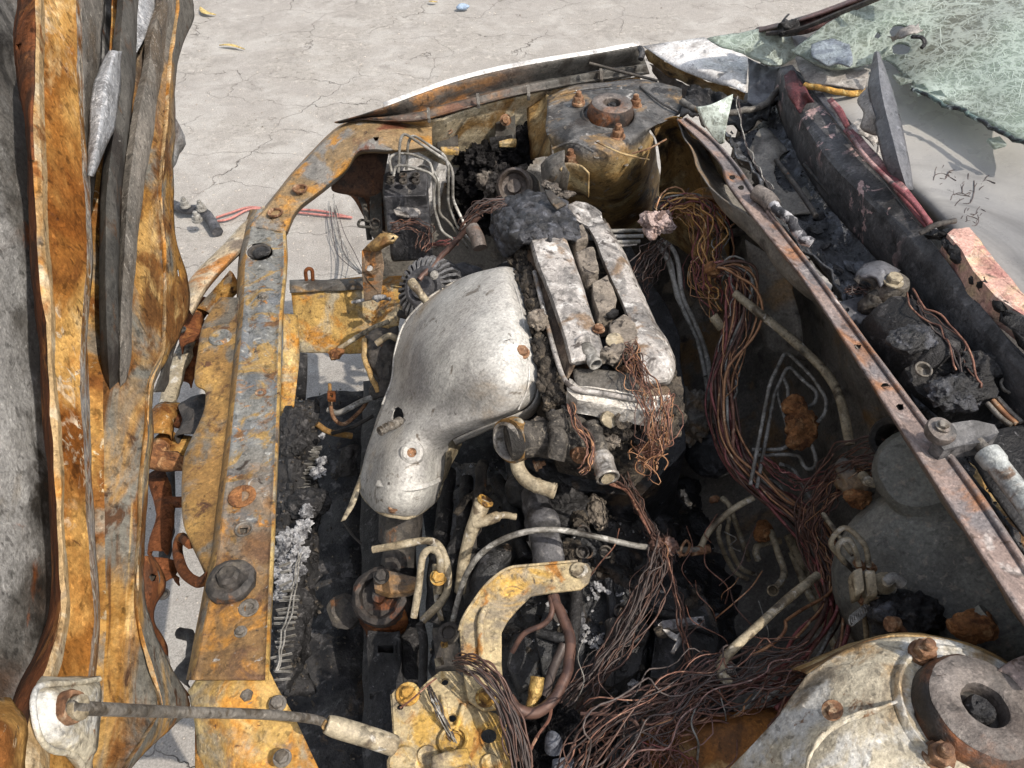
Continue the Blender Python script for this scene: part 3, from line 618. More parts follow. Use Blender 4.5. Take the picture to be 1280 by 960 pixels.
for px, py, z, r in ((208, 440, .63, .008), (214, 432, .64, .006), (227, 412, .63, .008), (204, 743, .645, .008), (282, 385, .62, .012)): bolt(W(px, py, z), r, m_rubber, car, (0, 0, 1), 'ring', 'bracket_bolt')
# far fender: outer skin edge, inside face, lip
top = [(418, 153, .80), (450, 144, .815), (480, 134, .825), (520, 119, .835), (560, 105, .84), (600, 94, .845), (640, 85, .85), (690, 76, .855), (740, 68, .86), (800, 57, .865)]
bot = [(424, 154, .79), (455, 150, .80), (487, 152, .80), (527, 151, .80), (566, 141, .80), (603, 131, .80), (642, 121, .80), (692, 111, .80), (742, 102, .80), (812, 92, .80)]
def fend(a, b, mat, name):
    rows = []
    for q, w in zip(top[a:b], bot[a:b]):
        f = lambda k, dz: (q[0] + (w[0] - q[0]) * k, q[1] + (w[1] - q[1]) * k, q[2] + (w[2] - q[2]) * k + dz)
        rows.append([f(0, 0), f(.08, .001), f(.35, -.004), f(.62, -.012), f(.66, -.006), f(.7, .0), f(.9, .0), f(.96, .004), f(1, 0)])
    return sheet(name, rows, mat, car, (6, 3), .0016, amp=.0015, ns=12)
fend(0, 10, m_fender, 'far_fender_inside')
rows = []
for q in top[2:]:
    p = toW(q); rows.append([p + Vector((0, -.003, .0015)), p + Vector((0, .004, .004)), p + Vector((0, .012, .0)), p + Vector((0, .03, -.05)), p + Vector((0, .05, -.3)), p + Vector((0, .05, -.55))])
sheet('far_fender_outer_skin', rows, m_white, car, (4, 3), .001)
for px, py in ((535, 140), (597, 122), (660, 112), (751, 91)):
    prism('fender_rib', [(px - 2, py - 6, .83), (px + 2, py - 6, .83), (px + 3, py + 8, .815), (px - 1, py + 8, .815)], .01, m_fendergrey, car, .001)
pipe('stray_rod', [(737, 79, .85), (778, 90, .845), (822, 101, .84)], .0035, m_rubber, car)
# crumpled white fender corner with its dark return
rows = [[(804, 58, .87), (842, 52, .885), (880, 47, .895)], [(822, 70, .87), (862, 66, .885), (910, 59, .895)], [(846, 85, .868), (880, 82, .885), (934, 72, .89)], [(872, 96, .866), (905, 96, .88), (934, 92, .885)], [(900, 106, .864), (918, 110, .872), (932, 116, .875)]]
fc = sheet('white_fender_corner', rows, m_white, car, (5, 5), .0015, amp=.004, ns=10)
rows = [[(806, 64, .85), (814, 60, .865)], [(820, 84, .835), (832, 76, .86)], [(852, 102, .82), (864, 90, .855)], [(892, 116, .82), (900, 105, .85)], [(930, 124, .83), (932, 115, .86)]]
sheet('corner_return', rows, m_gold, fc, (5, 4), .002, amp=.006, ns=24)
rows = [[(812, 80, .82), (820, 96, .80), (828, 112, .79)], [(846, 100, .82), (852, 116, .80), (850, 128, .79)], [(886, 116, .82), (884, 126, .81), (880, 134, .80)], [(912, 122, .82), (906, 130, .81), (900, 138, .8)]]
sheet('crumpled_hinge_plate', rows, m_cap, fc, (6, 6), .002, amp=.012, ns=22)
tube('corner_clip', [(800, 60, .872), (803, 66, .872), (801, 74, .865)], .006, m_char, fc, 6)
# apron behind the far fender lip
rows = [[(480, 150, .795), (540, 150, .795), (600, 132, .795), (660, 118, .795), (720, 108, .795), (800, 96, .795)],
        [(484, 172, .74), (540, 172, .74), (602, 156, .74), (664, 140, .74), (724, 128, .74), (802, 110, .75)],
        [(490, 205, .65), (545, 205, .65), (606, 200, .63), (672, 176, .65), (728, 160, .66), (804, 130, .7)],
        [(500, 260, .48), (550, 260, .48), (612, 250, .48), (680, 240, .48), (735, 220, .5), (806, 190, .55)]]
ap = sheet('far_apron', rows, m_apron, car, (7, 7), .002, amp=.004, ns=9, holes=[(499, 172, 8, 9)])
for px, py in ((560, 160), (632, 150)):
    prism('apron_clip_plate', [(px - 12, py - 6, .745), (px + 12, py - 8, .745), (px + 13, py + 24, .72), (px - 14, py + 24, .72)], .006, m_dark, ap, .002, .001)
    prism('clip_foot', [(px - 10, py + 23, .722), (px + 14, py + 23, .722), (px + 13, py + 29, .718), (px - 8, py + 29, .718)], .01, m_yellow, ap, .002)
    bolt(W(px, py, .752), .012, m_bolt, ap, (0, -.8, .5), 'hex', 'clip_bolt')
# shadowed far inner wheelhouse below apron
rows = [[(400, 210, .62), (470, 200, .62), (560, 230, .60), (640, 250, .60), (720, 262, .6)], [(440, 300, .5), (500, 300, .48), (580, 310, .46), (660, 320, .45), (740, 330, .45)], [(460, 380, .3), (520, 390, .3), (600, 400, .3), (680, 420, .3), (760, 430, .3)]]
rows[0][0] = (462, 205, .62); rows[1][0] = (470, 300, .48); rows[2][0] = (480, 380, .3)
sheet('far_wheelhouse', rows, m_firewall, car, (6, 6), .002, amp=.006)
m_fendergrey2 = M('sooty_grey_brown_wall', C(84, 78, 72), [(C(54, 50, 46), 12, .52, .08), (C(126, 114, 98), 16, .58, .06)], rough=.7)
rows = [[(690, 262, .56), (760, 262, .56), (840, 270, .56), (900, 310, .56), (950, 360, .56)], [(700, 330, .42), (770, 330, .42), (850, 340, .42), (910, 380, .42), (960, 430, .42)], [(710, 430, .28), (780, 430, .28), (860, 450, .28), (920, 490, .28), (980, 540, .28)]]
sheet('rear_inner_wall', rows, m_fendergrey2, car, (7, 7), .002, amp=.012, ns=10)
# far strut tower: top plate, sides, dome
rows = [[(690, 118, .83), (722, 106, .835), (764, 102, .84), (808, 102, .845), (848, 118, .845)],
        [(684, 140, .835), (722, 126, .845), (764, 122, .85), (806, 124, .852), (852, 138, .85)],
        [(682, 162, .835), (718, 160, .848), (762, 158, .852), (800, 152, .852), (838, 148, .85)],
        [(690, 182, .82), (716, 184, .84), (756, 190, .845), (788, 178, .845), (812, 162, .845)],
        [(694, 206, .77), (720, 216, .79), (760, 220, .79), (800, 204, .79), (818, 176, .80)],
        [(700, 246, .68), (724, 252, .68), (768, 256, .68), (806, 240, .68), (822, 208, .70)],
        [(705, 300, .5), (730, 305, .5), (775, 305, .5), (815, 290, .5), (830, 250, .55)]]
rows[0] = [(684, 122, .82), (716, 108, .83), (764, 103, .84), (808, 100, .845), (852, 112, .845)]
tw = sheet('far_strut_tower', rows, m_tower, car, (9, 7), .002, amp=.004, ns=12, holes=[(764, 144, 29, 21), (763, 250, 3)])
m_skirt = M('dark_brown_skirt', C(74, 60, 52), [(C(44, 40, 38), 9, .5, .08), (C(150, 92, 52), 10, .56, .07), (C(120, 108, 98), 30, .63, .05)], rough=.5)  # dark brown sides with rust patches, darker than the cap top
for q in ([(690, 186, .838), (716, 178, .85), (742, 190, .85)], [(800, 108, .853), (826, 128, .857), (848, 140, .857)], [(700, 118, .84), (728, 112, .848), (764, 108, .85)]):
    tube('pressed_seam', q, .0022, m_tower, tw, 6)
for q in ((700, 140), (708, 160), (820, 118), (834, 130), (738, 112), (746, 196), (800, 184), (782, 206)):
    bolt(on(tw, q[0], q[1], .0005), .005, m_boltgrey, tw, (0, -.1, 1), 'washer', 'spot_weld')
def strut_cap(nm, px, py, z, rx, mats, cap_h, tilt, par):
    """domed washer of the strut in its opening, with a hole and the damper nut in the middle"""
    c = W(px, py, z)
    r = rx
    lathe('cap_skirt', c, tilt, [(r, -.016), (r * 1.0, 0), (r * .985, cap_h * .35), (r * .94, cap_h * .7), (r * .865, cap_h * .92)], m_skirt, par, 44, .0012, 50, cap=False)
    lathe('strut_cap', c, tilt, [(r * .865, cap_h * .92), (r * .80, cap_h), (r * .6, cap_h * 1.03), (r * .42, cap_h), (r * .38, cap_h * .94), (r * .36, cap_h * .6), (r * .36, -.01)], mats[0], par, 44, .0008, 50, cap=False)
    lathe('opening_rim', c, tilt, [(r * 1.14, -.02), (r * 1.16, .0), (r * 1.18, .002), (r * 1.21, .0025), (r * 1.25, .001), (r * 1.3, -.003)], mats[1], par, 40, .001, 50)
    lathe('damper_nut', c, tilt, [(r * .24, -.01), (r * .23, cap_h * .6), (r * .18, cap_h * .8), (r * .08, cap_h * .78), (r * .06, cap_h * .85), (0, cap_h * .85)], m_char, par, 16, .002, 120)
    lathe('spring_seat', c, tilt, [(r * 1.24, -.014), (r * .5, -.008), (r * .45, cap_h * .15), (0.001, cap_h * .15)], m_rubber, par, 24)
strut_cap('far', 763, 144, .85, .042, (m_cap, m_tower), .026, (.02, -.06, 1), tw)
for px, py, r in ((723, 130, .0125), (794, 134, .0125), (772, 173, .0135), (713, 204, .0135)): bolt(W(px, py, .85 if py < 190 else .815), r, m_bolt, tw, (-.05, -.05, 1), 'stud', 'tower_stud')
# dark folded bracket on the tower's front corner
rows = [[(676, 206, .81), (688, 194, .828), (706, 188, .838)], [(678, 224, .79), (688, 206, .822), (706, 197, .834)], [(684, 244, .76), (692, 220, .81), (706, 206, .826)], [(704, 256, .73), (708, 240, .77), (712, 216, .81)]]
sheet('tower_corner_bracket', rows, m_fendergrey, tw, (6, 6), .003, amp=.002, ns=30)
rows = [[(700, 212, .822), (706, 204, .828), (724, 206, .826), (736, 216, .82)], [(704, 222, .80), (712, 214, .81), (730, 220, .806), (736, 226, .80)], [(706, 244, .76), (716, 240, .765), (730, 244, .76), (736, 250, .75)]]
sheet('bracket_lip', rows, m_tower, tw, (5, 5), .003, amp=.002)
lump('fibrous_residue', (688, 234, .795), (.009, .022, .007), m_wool, tw, .8, 110, 4, Euler((0, 0, .5))); lump('fibrous_residue', (706, 244, .785), (.018, .006, .005), m_wool, tw, .8, 110, 4)
rows = [[(744, 178, .86), (760, 184, .86)], [(765, 186, .855), (782, 194, .853)], [(786, 194, .85), (812, 200, .845)]]
sheet('thin_scorched_strip', rows, m_gold, tw, (4, 2), .002, amp=.003)
pipe('tower_wire', [(790, 192, .86), (812, 186, .87), (833, 174, .88)], .0018, m_bolt, tw)
rows = [[(658, 120, .76), (678, 116, .78), (692, 124, .80)], [(660, 160, .74), (680, 158, .76), (690, 160, .79)], [(664, 200, .68), (676, 196, .72), (690, 196, .75)]]
sheet('tower_front_gusset', rows, m_gold, tw, (5, 5), .002, amp=.004)
# golden recess between tower and firewall, and the donut openings
rows = [[(812, 160, .845), (830, 150, .85), (852, 148, .865), (880, 178, .875), (912, 218, .88)], [(822, 178, .80), (842, 172, .79), (862, 180, .79), (884, 206, .80), (908, 240, .82)],
        [(826, 210, .74), (846, 212, .72), (866, 222, .72), (886, 240, .73), (906, 268, .74)], [(824, 245, .66), (844, 252, .64), (866, 262, .64), (892, 285, .64), (912, 315, .64)], [(826, 300, .5), (850, 310, .5), (875, 330, .5), (900, 350, .5), (920, 380, .5)]]
rc = sheet('golden_recess_panel', rows, m_gold, car, (8, 8), .002, amp=.004, holes=[(905, 265, 7, 12)])
def donut(px, py, z, ax, r, mat, nm):
    lathe('round_grommet_plate', (px, py, z), ax, [(r * 1.5, -.006), (r * 1.5, .004), (r * 1.3, .01), (r * .85, .008), (r * .8, -.02)], mat, rc, 28, .003, 40)
donut(884, 266, .745, (-.75, -.45, .5), .030, m_rust, 'a')
donut(922, 272, .74, (-.75, -.45, .5), .022, m_firewall, 'b')
# cowl lip: the long strip across the rear of the bay
L_ = [(846, 150), (874, 176), (900, 206), (910, 232), (955, 290), (1000, 346), (1050, 420), (1107, 510), (1178, 622), (1262, 752), (1330, 862)]
R_ = [(858, 147), (890, 172), (922, 208), (944, 240), (980, 288), (1020, 340), (1078, 420), (1142, 506), (1216, 604), (1296, 724), (1376, 840)]
rows = []
for (a, b), (c, d) in zip(L_, R_):
    f = lambda k: (a + (c - a) * k, b + (d - b) * k)
    rows.append([(*f(0), .885), (*f(.03), .902), (*f(.14), .906), (*f(.3), .903), (*f(.5), .903), (*f(.7), .903), (*f(.8), .903), (*f(.9), .907), (*f(1), .905), (*f(1.03), .88)])
lip = sheet('cowl_lip', rows, m_flange, car, (26, 4), .0016, amp=.0012, ns=9, holes=[(1011, 346, 3, 2.5), (1072, 433, 5, 4), (1106, 483, 6, 4), (1125, 509, 5.5, 4.5), (926, 235, 4, 3), (915, 222, 4, 3)])
# firewall below it
ys = [1.16, 1.0, .85, .7, .55, .4, .25, .1, -.05]
prof = [(.508, .895), (.53, .86), (.585, .82), (.63, .76), (.65, .66), (.645, .54), (.60, .44), (.50, .36), (.38, .30)]
rows = [[Vector((x + .012 * math.sin(y * 11 + i), y, z)) for i, (x, z) in enumerate(prof)] for y in ys]
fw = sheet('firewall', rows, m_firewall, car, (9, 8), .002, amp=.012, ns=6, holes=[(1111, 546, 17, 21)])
lathe('firewall_grommet', (1113, 548, .79), (-.85, -.1, .5), [(.024, -.002), (.026, .004), (.022, .007), (.018, .003), (.018, -.03), (0, -.03)], m_rubber, fw, 24)
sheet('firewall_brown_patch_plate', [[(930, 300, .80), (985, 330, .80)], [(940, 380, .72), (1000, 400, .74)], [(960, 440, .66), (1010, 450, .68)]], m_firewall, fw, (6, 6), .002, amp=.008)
# near strut tower
rows = [[(1010, 842, .825), (1060, 812, .835), (1110, 798, .84), (1160, 796, .845), (1210, 808, .85), (1250, 828, .85), (1300, 862, .85)],
        [(968, 900, .80), (1022, 862, .832), (1082, 838, .848), (1150, 826, .854), (1210, 836, .857), (1260, 856, .857), (1320, 890, .857)],
        [(930, 944, .77), (990, 900, .815), (1060, 880, .846), (1135, 868, .857), (1210, 870, .86), (1275, 890, .86), (1340, 920, .86)],
        [(896, 985, .74), (962, 945, .80), (1040, 925, .845), (1130, 915, .858), (1210, 915, .86), (1290, 930, .86), (1350, 960, .86)],
        [(870, 1040, .70), (940, 1010, .78), (1030, 985, .838), (1130, 970, .857), (1215, 970, .86), (1300, 985, .86), (1360, 1010, .86)],
        [(850, 1100, .66), (930, 1080, .76), (1030, 1060, .83), (1130, 1050, .855), (1220, 1050, .86), (1310, 1060, .86), (1370, 1080, .86)]]
nt_ = sheet('near_strut_tower', rows, m_cream, car, (8, 8), .0022, amp=.004, ns=12, holes=[(1218, 894, 76, 60)])
rows = [[(1008, 842, .825), (1100, 797, .84), (1206, 806, .85), (1300, 860, .85)], [(1000, 838, .78), (1098, 796, .79), (1206, 804, .8), (1306, 858, .8)], [(985, 835, .6), (1090, 800, .6), (1200, 806, .6), (1306, 858, .6)]]
sheet('near_tower_back_wall', rows, m_gold, nt_, (5, 6), .002, amp=.003)
strut_cap('near', 1217, 894, .856, .050, (m_cap, m_cream), .020, (.10, .02, 1), nt_)
for px, py, r in ((1152, 817, .0115), (1171, 948, .0125)): bolt(W(px, py, .857), r, m_bolt, nt_, (-.06, -.04, 1), 'stud', 'tower_stud')
rows = [[(1006, 972, .84), (1012, 944, .855), (1020, 934, .857)], [(1012, 948, .862), (1020, 926, .866), (1028, 918, .866)], [(1032, 920, .866), (1042, 906, .870), (1050, 900, .870)], [(1062, 902, .868), (1074, 892, .872), (1080, 888, .872)], [(1092, 892, .864), (1100, 886, .867), (1106, 882, .867)], [(1108, 884, .860), (1116, 879, .862), (1122, 876, .862)]]
sheet('tower_hose_bracket', rows, m_cream, nt_, (6, 5), .0025, amp=.002)
lathe('bracket_pin', (1039, 886, .852), (-.2, -.7, .7), [(.008, 0), (.009, .003), (.006, .004), (.005, .008), (0, .008)], m_bolt, nt_, 16)
rows = [[(1246, 838, .872), (1268, 824, .876), (1300, 812, .88)], [(1262, 846, .87), (1290, 834, .874), (1320, 822, .88)], [(1276, 866, .868), (1300, 856, .872), (1330, 846, .878)]]
sheet('cowl_corner_patch', rows, m_flange, car, (4, 4), .003, amp=.002)
# rust beam under the near tower and near inner apron
rows = [[(800, 918, .60), (860, 902, .62), (910, 892, .63), (965, 885, .62)], [(808, 930, .62), (868, 916, .64), (918, 906, .65), (980, 900, .64)], [(815, 955, .61), (875, 945, .63), (930, 940, .64), (990, 935, .63)], [(818, 1000, .58), (880, 995, .6), (940, 990, .61), (1000, 990, .60)], [(820, 1060, .5), (880, 1060, .5), (940, 1060, .5), (1000, 1060, .5)]]
sheet('near_apron_beam', rows, M('rust_beam', C(150, 98, 44), [(C(112, 74, 40), 12, .54, .06), (C(176, 150, 104), 10, .6, .05), (C(110, 110, 108), 14, .63, .05)]), car, (7, 6), .003, amp=.004, holes=[(922, 928, 2.5)])
rows = [[Vector((x, -.02, .84)) for x in (-.2, .1, .4, .8)], [Vector((x, -.06, .84)) for x in (-.2, .1, .4, .8)], [Vector((x, -.10, .80)) for x in (-.2, .1, .4, .8)], [Vector((x, -.13, .5)) for x in (-.2, .1, .4, .8)], [Vector((x, -.10, .25)) for x in (-.2, .1, .4, .8)]]
sheet('near_fender', rows, m_white, car, (4, 4), .002)
# frame rail (yellow box section) and its dark end
rows = [[(362, 352, .47), (410, 350, .47), (460, 346, .47), (504, 345, .47)], [(362, 362, .48), (410, 361, .48), (460, 356, .48), (506, 356, .48)], [(364, 366, .478), (410, 366, .478), (460, 364, .478), (508, 364, .478)],
        [(368, 400, .43), (412, 400, .43), (462, 400, .43), (500, 398, .43)], [(374, 436, .38), (412, 437, .38), (456, 437, .38), (494, 432, .38)], [(376, 440, .37), (412, 441, .37), (456, 441, .37), (494, 436, .37)]]
fr_ = sheet('frame_rail', rows, m_yellow, car, (8, 8), .002, amp=.0015, holes=[(387, 392, 3), (401, 396, 3), (399, 411, 5, 4), (404, 427, 3.5), (471, 391, 4)])
sheet('frame_rail_back', [[(368, 358, .46), (500, 356, .46)], [(376, 436, .36), (494, 432, .36)]], m_redrust, car, (4, 4), .002)
rows = [[(362, 352, .485), (410, 350, .487), (452, 349, .49)], [(363, 361, .49), (410, 359, .492), (455, 356, .492)], [(362, 366, .486), (410, 364, .486), (455, 362, .486)]]
sheet('rail_lip', rows, m_fendergrey, fr_, (4, 5), .003, amp=.004, ns=30)
tube('rail_hook', [(383, 350, .49), (382, 340, .51), (385, 336, .515), (390, 338, .51), (391, 350, .49)], .004, m_redrust, fr_, 8)
for a, b in ((360, 393, ), (367, 430)): pass
rows = [[(354, 392, .50), (372, 394, .48)], [(354, 420, .48), (374, 440, .45)], [(353, 450, .46), (372, 470, .44)], [(350, 520, .40), (366, 520, .40)]]
sheet('rail_end_plate', rows, m_yellow, car, (5, 4), .003, amp=.002, holes=[(361, 451, 3)])
rows = [[(370, 440, .40), (384, 442, .40)], [(370, 470, .36), (384, 470, .36)], [(366, 500, .3), (382, 500, .3)]]
sheet('rail_shadow_side', rows, m_char, car, (4, 4), .003)
pipe('pale_bracket_arm', [(424, 436, .45), (448, 420, .47), (470, 408, .49), (486, 402, .5)], .006, m_pipe, car)
lump('rust_crust', (419, 441, .455), (.014, .012, .01), m_ironrust, car, .6, 60, 3)
# lower crossmember and added black floor sheet painting the shade seen through gaps
rows = [[(455, 478, .30), (485, 470, .32), (520, 470, .32)], [(452, 560, .30), (484, 560, .33), (520, 560, .32)], [(452, 680, .30), (480, 680, .33), (520, 680, .32)], [(455, 800, .30), (484, 800, .33), (525, 800, .32)], [(455, 930, .30), (480, 930, .33), (520, 930, .32)], [(455, 1010, .30), (480, 1010, .33), (520, 1010, .32)]]
sheet('lower_crossmember', rows, m_char, car, (8, 6), .003, amp=.006, ns=24, holes=[(466, 637, 5)])
rows = [[Vector((x, y, .20 + .015 * math.sin(x * 30) * math.cos(y * 17))) for x in (.0, .15, .3, .45, .62)] for y in (1.25, 1.0, .8, .6, .4, .2, -.1)]
shade_floor = sheet('bay_shade_floor', rows, m_char, car, (9, 9), .003, amp=.02, ns=9)

# the rest of the body round the cabin, mostly outside the picture
rows = [[Vector((x, y, .80 + .05 * math.sin(y * 2.1))) for x in (.72, .95, 1.25, 1.6)] for y in (-.10, .3, .7, 1.1, 1.40)]
sheet('cabin_scuttle', rows, m_rubber, car, (4, 4), .002, amp=.004)
for y0, dy in ((-.10, -.04), (1.44, .05)):
    rows = [[Vector((x, y0 + dy * k, z)) for x in (.80, 1.1, 1.6)] for z, k in ((.86, 0), (.80, .6), (.55, 1), (.25, .5))]
    sheet('front_door_skin', rows, m_white, car, (4, 4), .002, amp=.001)
# ------------------------------------------------------------------ raised hood at the left
hood = thing('hood', 'raised burnt hood seen edge-on, its ribs covered in orange rust and grey scale', 'hood', Vector((-.27, .75, .8)))
rows = []
for y in (-.25, 0, .25, .5, .75, 1.0, 1.25, 1.42):
    rows.append([Vector((-.265 - .12 * (z - .87) - .085 - .01 * math.sin(y * 9 + z * 4), y, z)) for z in (.80, .95, 1.1, 1.3, 1.5, 1.75)])
m_skin = M('mottled_hood_skin', C(112, 110, 107), [(C(176, 176, 176), 5, .52, .06, (1, .5, 1), 1.0), (C(78, 56, 40), 5, .55, .07, (1, .5, 1)), (C(40, 38, 36), 6, .56, .06), (C(170, 166, 160), 11, .66, .03, (1, .3, 1)), (C(140, 80, 40), 9, .66, .04)], rough=.6)
sheet('hood_skin', rows, m_skin, hood, (9, 9), .0015, amp=.012, ns=7)
# main rusted rib
rows = []
for y, lb, l, r1, f1, fm, r in ((-60, 24, 28, 46, 56, 80, 100), (0, 22, 27, 45, 55, 80, 100), (60, 18, 22, 43, 55, 80, 101), (150, 34, 36, 42, 55, 80, 104), (240, 36, 38, 44, 58, 85, 110), (330, 38, 41, 50, 62, 88, 112), (420, 48, 52, 60, 68, 90, 106), (480, 52, 56, 62, 70, 92, 106),
                            (560, 58, 62, 68, 76, 95, 109), (640, 64, 68, 72, 80, 98, 113), (720, 66, 70, 76, 85, 102, 118), (770, 62, 66, 75, 86, 105, 122), (820, 44, 48, 62, 78, 100, 118), (870, 20, 26, 45, 65, 90, 112), (930, 5, 12, 35, 60, 85, 108), (1010, -5, 0, 28, 55, 80, 104)):
    rows.append([H(lb, y, -.03), H(l, y, .006), H(r1, y, .03), H((r1 + f1) / 2, y, .031), H(f1, y, .027), H(fm, y, .030), H(r - 6, y, .031), H(r, y, .022), H(r + 3, y, -.03)])
rib = sheet('main_rib', rows, m_ribrust, hood, (8, 5), .0016, amp=.003, ns=14, linv=True, sharp=18, colmats=[m_redrust, m_redrust, m_ridge, m_ridge, m_ribrust, m_ribrust, m_crust, m_crust])
rows = [[H(a, y, .004), H((a + b) / 2, y, .022), H(b, y, .032)] for y, a, b in ((26, 26, 42), (45, 20, 43), (70, 19, 43), (110, 24, 42), (150, 32, 40), (200, 36, 42))]
rf = sheet('rib_side_flange', rows, m_redrust, rib, (6, 4), .002, amp=.002, holes=[(25, 58, 4, 5)])
rows = [[H(a, y, .012), H((a + b) / 2, y, .0), H(b, y, -.012)] for y, a, b in ((-60, 98, 133), (0, 98, 131), (60, 99, 127), (120, 102, 122), (180, 104, 117), (230, 105, 113), (300, 106, 110))]
sheet('inner_panel', rows, m_upper, hood, (6, 4), .0015, amp=.003)
rows = [[H(a, y, -.012), H((a + b) / 2, y, .004), H(b, y, -.006)] for y, a, b in ((64, 136, 153), (84, 126, 152), (104, 118, 150), (132, 114, 147), (165, 111, 140), (190, 110, 129), (220, 109, 116))]
rows = [[v + Vector((.016, 0, 0)) * 0 + (Vector((0, 0, CAM_Z)) - v) * .085 for v in r] for r in rows]
sheet('twisted_grey_strap', rows, m_lgrey, hood, (5, 5), .0015, amp=.003)
def bar(name, data, mat, o0, o1):
    rows = []
    for q in data:
        y, a, b = q[:3]; s = q[3] if len(q) > 3 else 0
        rows.append([H(a, y, o0 - .04), H(a + .5, y, o0 - s), H(a + (b - a) * .3, y, o1 - s), H(a + (b - a) * .75, y, o1 - .002 - s), H(b, y, o0 - s), H(b + 1.5, y, o0 - .04)])
    return sheet(name, rows, mat, hood, (6, 4), .0015, amp=.003, ns=12, linv=True, sharp=20)
bar('middle_rib', ((-60, 147, 174), (0, 147, 172), (60, 141, 170), (100, 145, 168), (130, 142, 164), (160, 135, 161), (240, 126, 151), (300, 125, 150), (350, 124, 150), (420, 126, 152, .006), (460, 128, 154, .016), (490, 130, 154, .032)), m_dark, .0, .014)
rows = [[H(a, y, -.014), H(b, y, -.006)] for y, a, b in ((-60, 172, 197), (0, 172, 196), (20, 171, 190), (45, 170, 182), (66, 168, 171))]
sheet('grey_web', rows, m_lgrey, hood, (5, 5), .0015, amp=.003)
bar('outer_rib', ((-60, 194, 218), (0, 195, 217), (45, 182, 207), (80, 179, 204), (130, 168, 195), (170, 161, 190), (240, 153, 178), (300, 150, 172), (360, 147, 166), (420, 146, 163, .004), (465, 146, 160, .014), (495, 147, 158, .03)), m_upper, .0, .012)
E = ((-60, 140, 190, 222, 240), (0, 140, 190, 222, 241), (25, 140, 188, 220, 241), (50, 138, 186, 216, 230), (80, 136, 184, 212, 222), (140, 130, 178, 208, 218), (240, 118, 165, 200, 217), (300, 112, 160, 204, 221), (345, 110, 158, 206, 233), (375, 108, 156, 206, 237), (405, 106, 154, 205, 231), (440, 105, 152, 203, 212), (480, 105, 150, 186, 193),
     (540, 108, 150, 182, 191), (600, 110, 150, 176, 185), (660, 112, 150, 174, 182), (720, 114, 150, 170, 178), (780, 116, 150, 172, 190), (830, 110, 150, 185, 212), (880, 108, 150, 200, 238), (905, 106, 145, 190, 220), (930, 104, 140, 175, 192), (960, 100, 130, 155, 163), (1000, 98, 120, 132, 138))
rows = [[H(a, y, -.034), H((a + b) / 2, y, -.022), H(b, y, -.012), H((b * .4 + c * .6), y, -.004), H(c - 2, y, .0), H(c + 2, y, .006), H((c + d) / 2, y, .002), H(d, y, -.004)] for y, a, b, c, d in E]
ep = sheet('lower_edge_panel', rows, m_rustpanel, hood, (6, 5), .0018, amp=.004, ns=14, linv=True, sharp=18, colmats=[m_rust, m_rustpanel, m_rustpanel, m_rustpanel, m_ridge, m_rustpanel, m_rustpanel], holes=[(123, 546, 3, 5), (165, 581, 3, 5), (143, 591, 3, 3), (218, 326, 3, 5), (224, 341, 4, 5), (158, 830, 3, 4), (168, 856, 3)])
rows = [[H(a, y, -.02), H((a + b) / 2, y, -.012), H(b, y, -.02)] for y, a, b in ((695, 172, 190), (718, 172, 203), (735, 172, 206), (755, 172, 195), (775, 172, 192), (792, 174, 200), (808, 176, 209), (828, 180, 210), (845, 188, 216), (870, 196, 236))]
lf = sheet('latch_flange', rows, m_redrust, ep, (5, 5), .002, amp=.003, holes=[(191, 722, 6, 5), (205, 828, 5)])
bolt(H(205, 829, -.014), .0085, m_rubber, ep, (1, 0, .3), 'ring', 'latch_bolt'); bolt(H(192, 721, -.016), .009, m_rubber, ep, (1, 0, .3), 'ring', 'latch_bolt')
rows = [[H(a, y, -.02), H((a + b) / 2, y, -.026), H(b, y, -.03)] for y, a, b in ((350, 203, 214), (380, 205, 224), (410, 205, 226), (440, 204, 217), (470, 200, 210), (490, 190, 204))]
sheet('dark_latch_plate', rows, m_dark, hood, (5, 4), .002, amp=.004, holes=[(211, 437, 4, 4)])
# prop socket plate on the near corner
rows = [[H(a, y, o), H((a + b) / 2, y, o + .01), H(b, y, o + .004)] for y, a, b, o in ((848, 52, 124, .03), (858, 44, 124, .046), (880, 41, 123, .05), (915, 46, 121, .05), (935, 62, 118, .048), (944, 88, 113, .044), (965, 100, 110, .034), (1000, 104, 108, .03))]
sp = sheet('prop_socket_plate', rows, m_cream, hood, (6, 6), .003, amp=.002, ns=20)
tube('socket_plate_lip', [H(124, 849, .056), H(90, 854, .058), H(54, 856, .056), H(43, 868, .058), H(42, 890, .06), H(50, 922, .06), H(66, 938, .058), H(92, 944, .056), H(104, 962, .05), H(107, 1000, .045)], .0018, m_cream, hood, 8)
lathe('prop_bushing', H(86, 884, .062), (1, -.1, .35), [(.0095, -.004), (.0105, .001), (.0095, .004), (.007, .0045), (.0065, .0), (.0065, -.01), (0, -.01)], m_bolt, hood, 28, .0012, 90)
lathe('prop_bushing_collar', H(96, 885, .066), (1, -.1, .25), [(.0055, -.003), (.0075, -.001), (.0075, .003), (.0055, .004)], m_pipe, hood, 24, .001, 90)
rows = [[H(a, y, o) for a, o in ((-60, .03), (-20, .05), (10, .058), (30, .05))] for y in (880, 905, 940, 1000)]
rows[0] = [H(a, 876 + abs(a) * .1, .03) for a in (-60, -20, 2, 10)]
sheet('folded_corner', rows, m_rust, hood, (5, 5), .002, amp=.004)

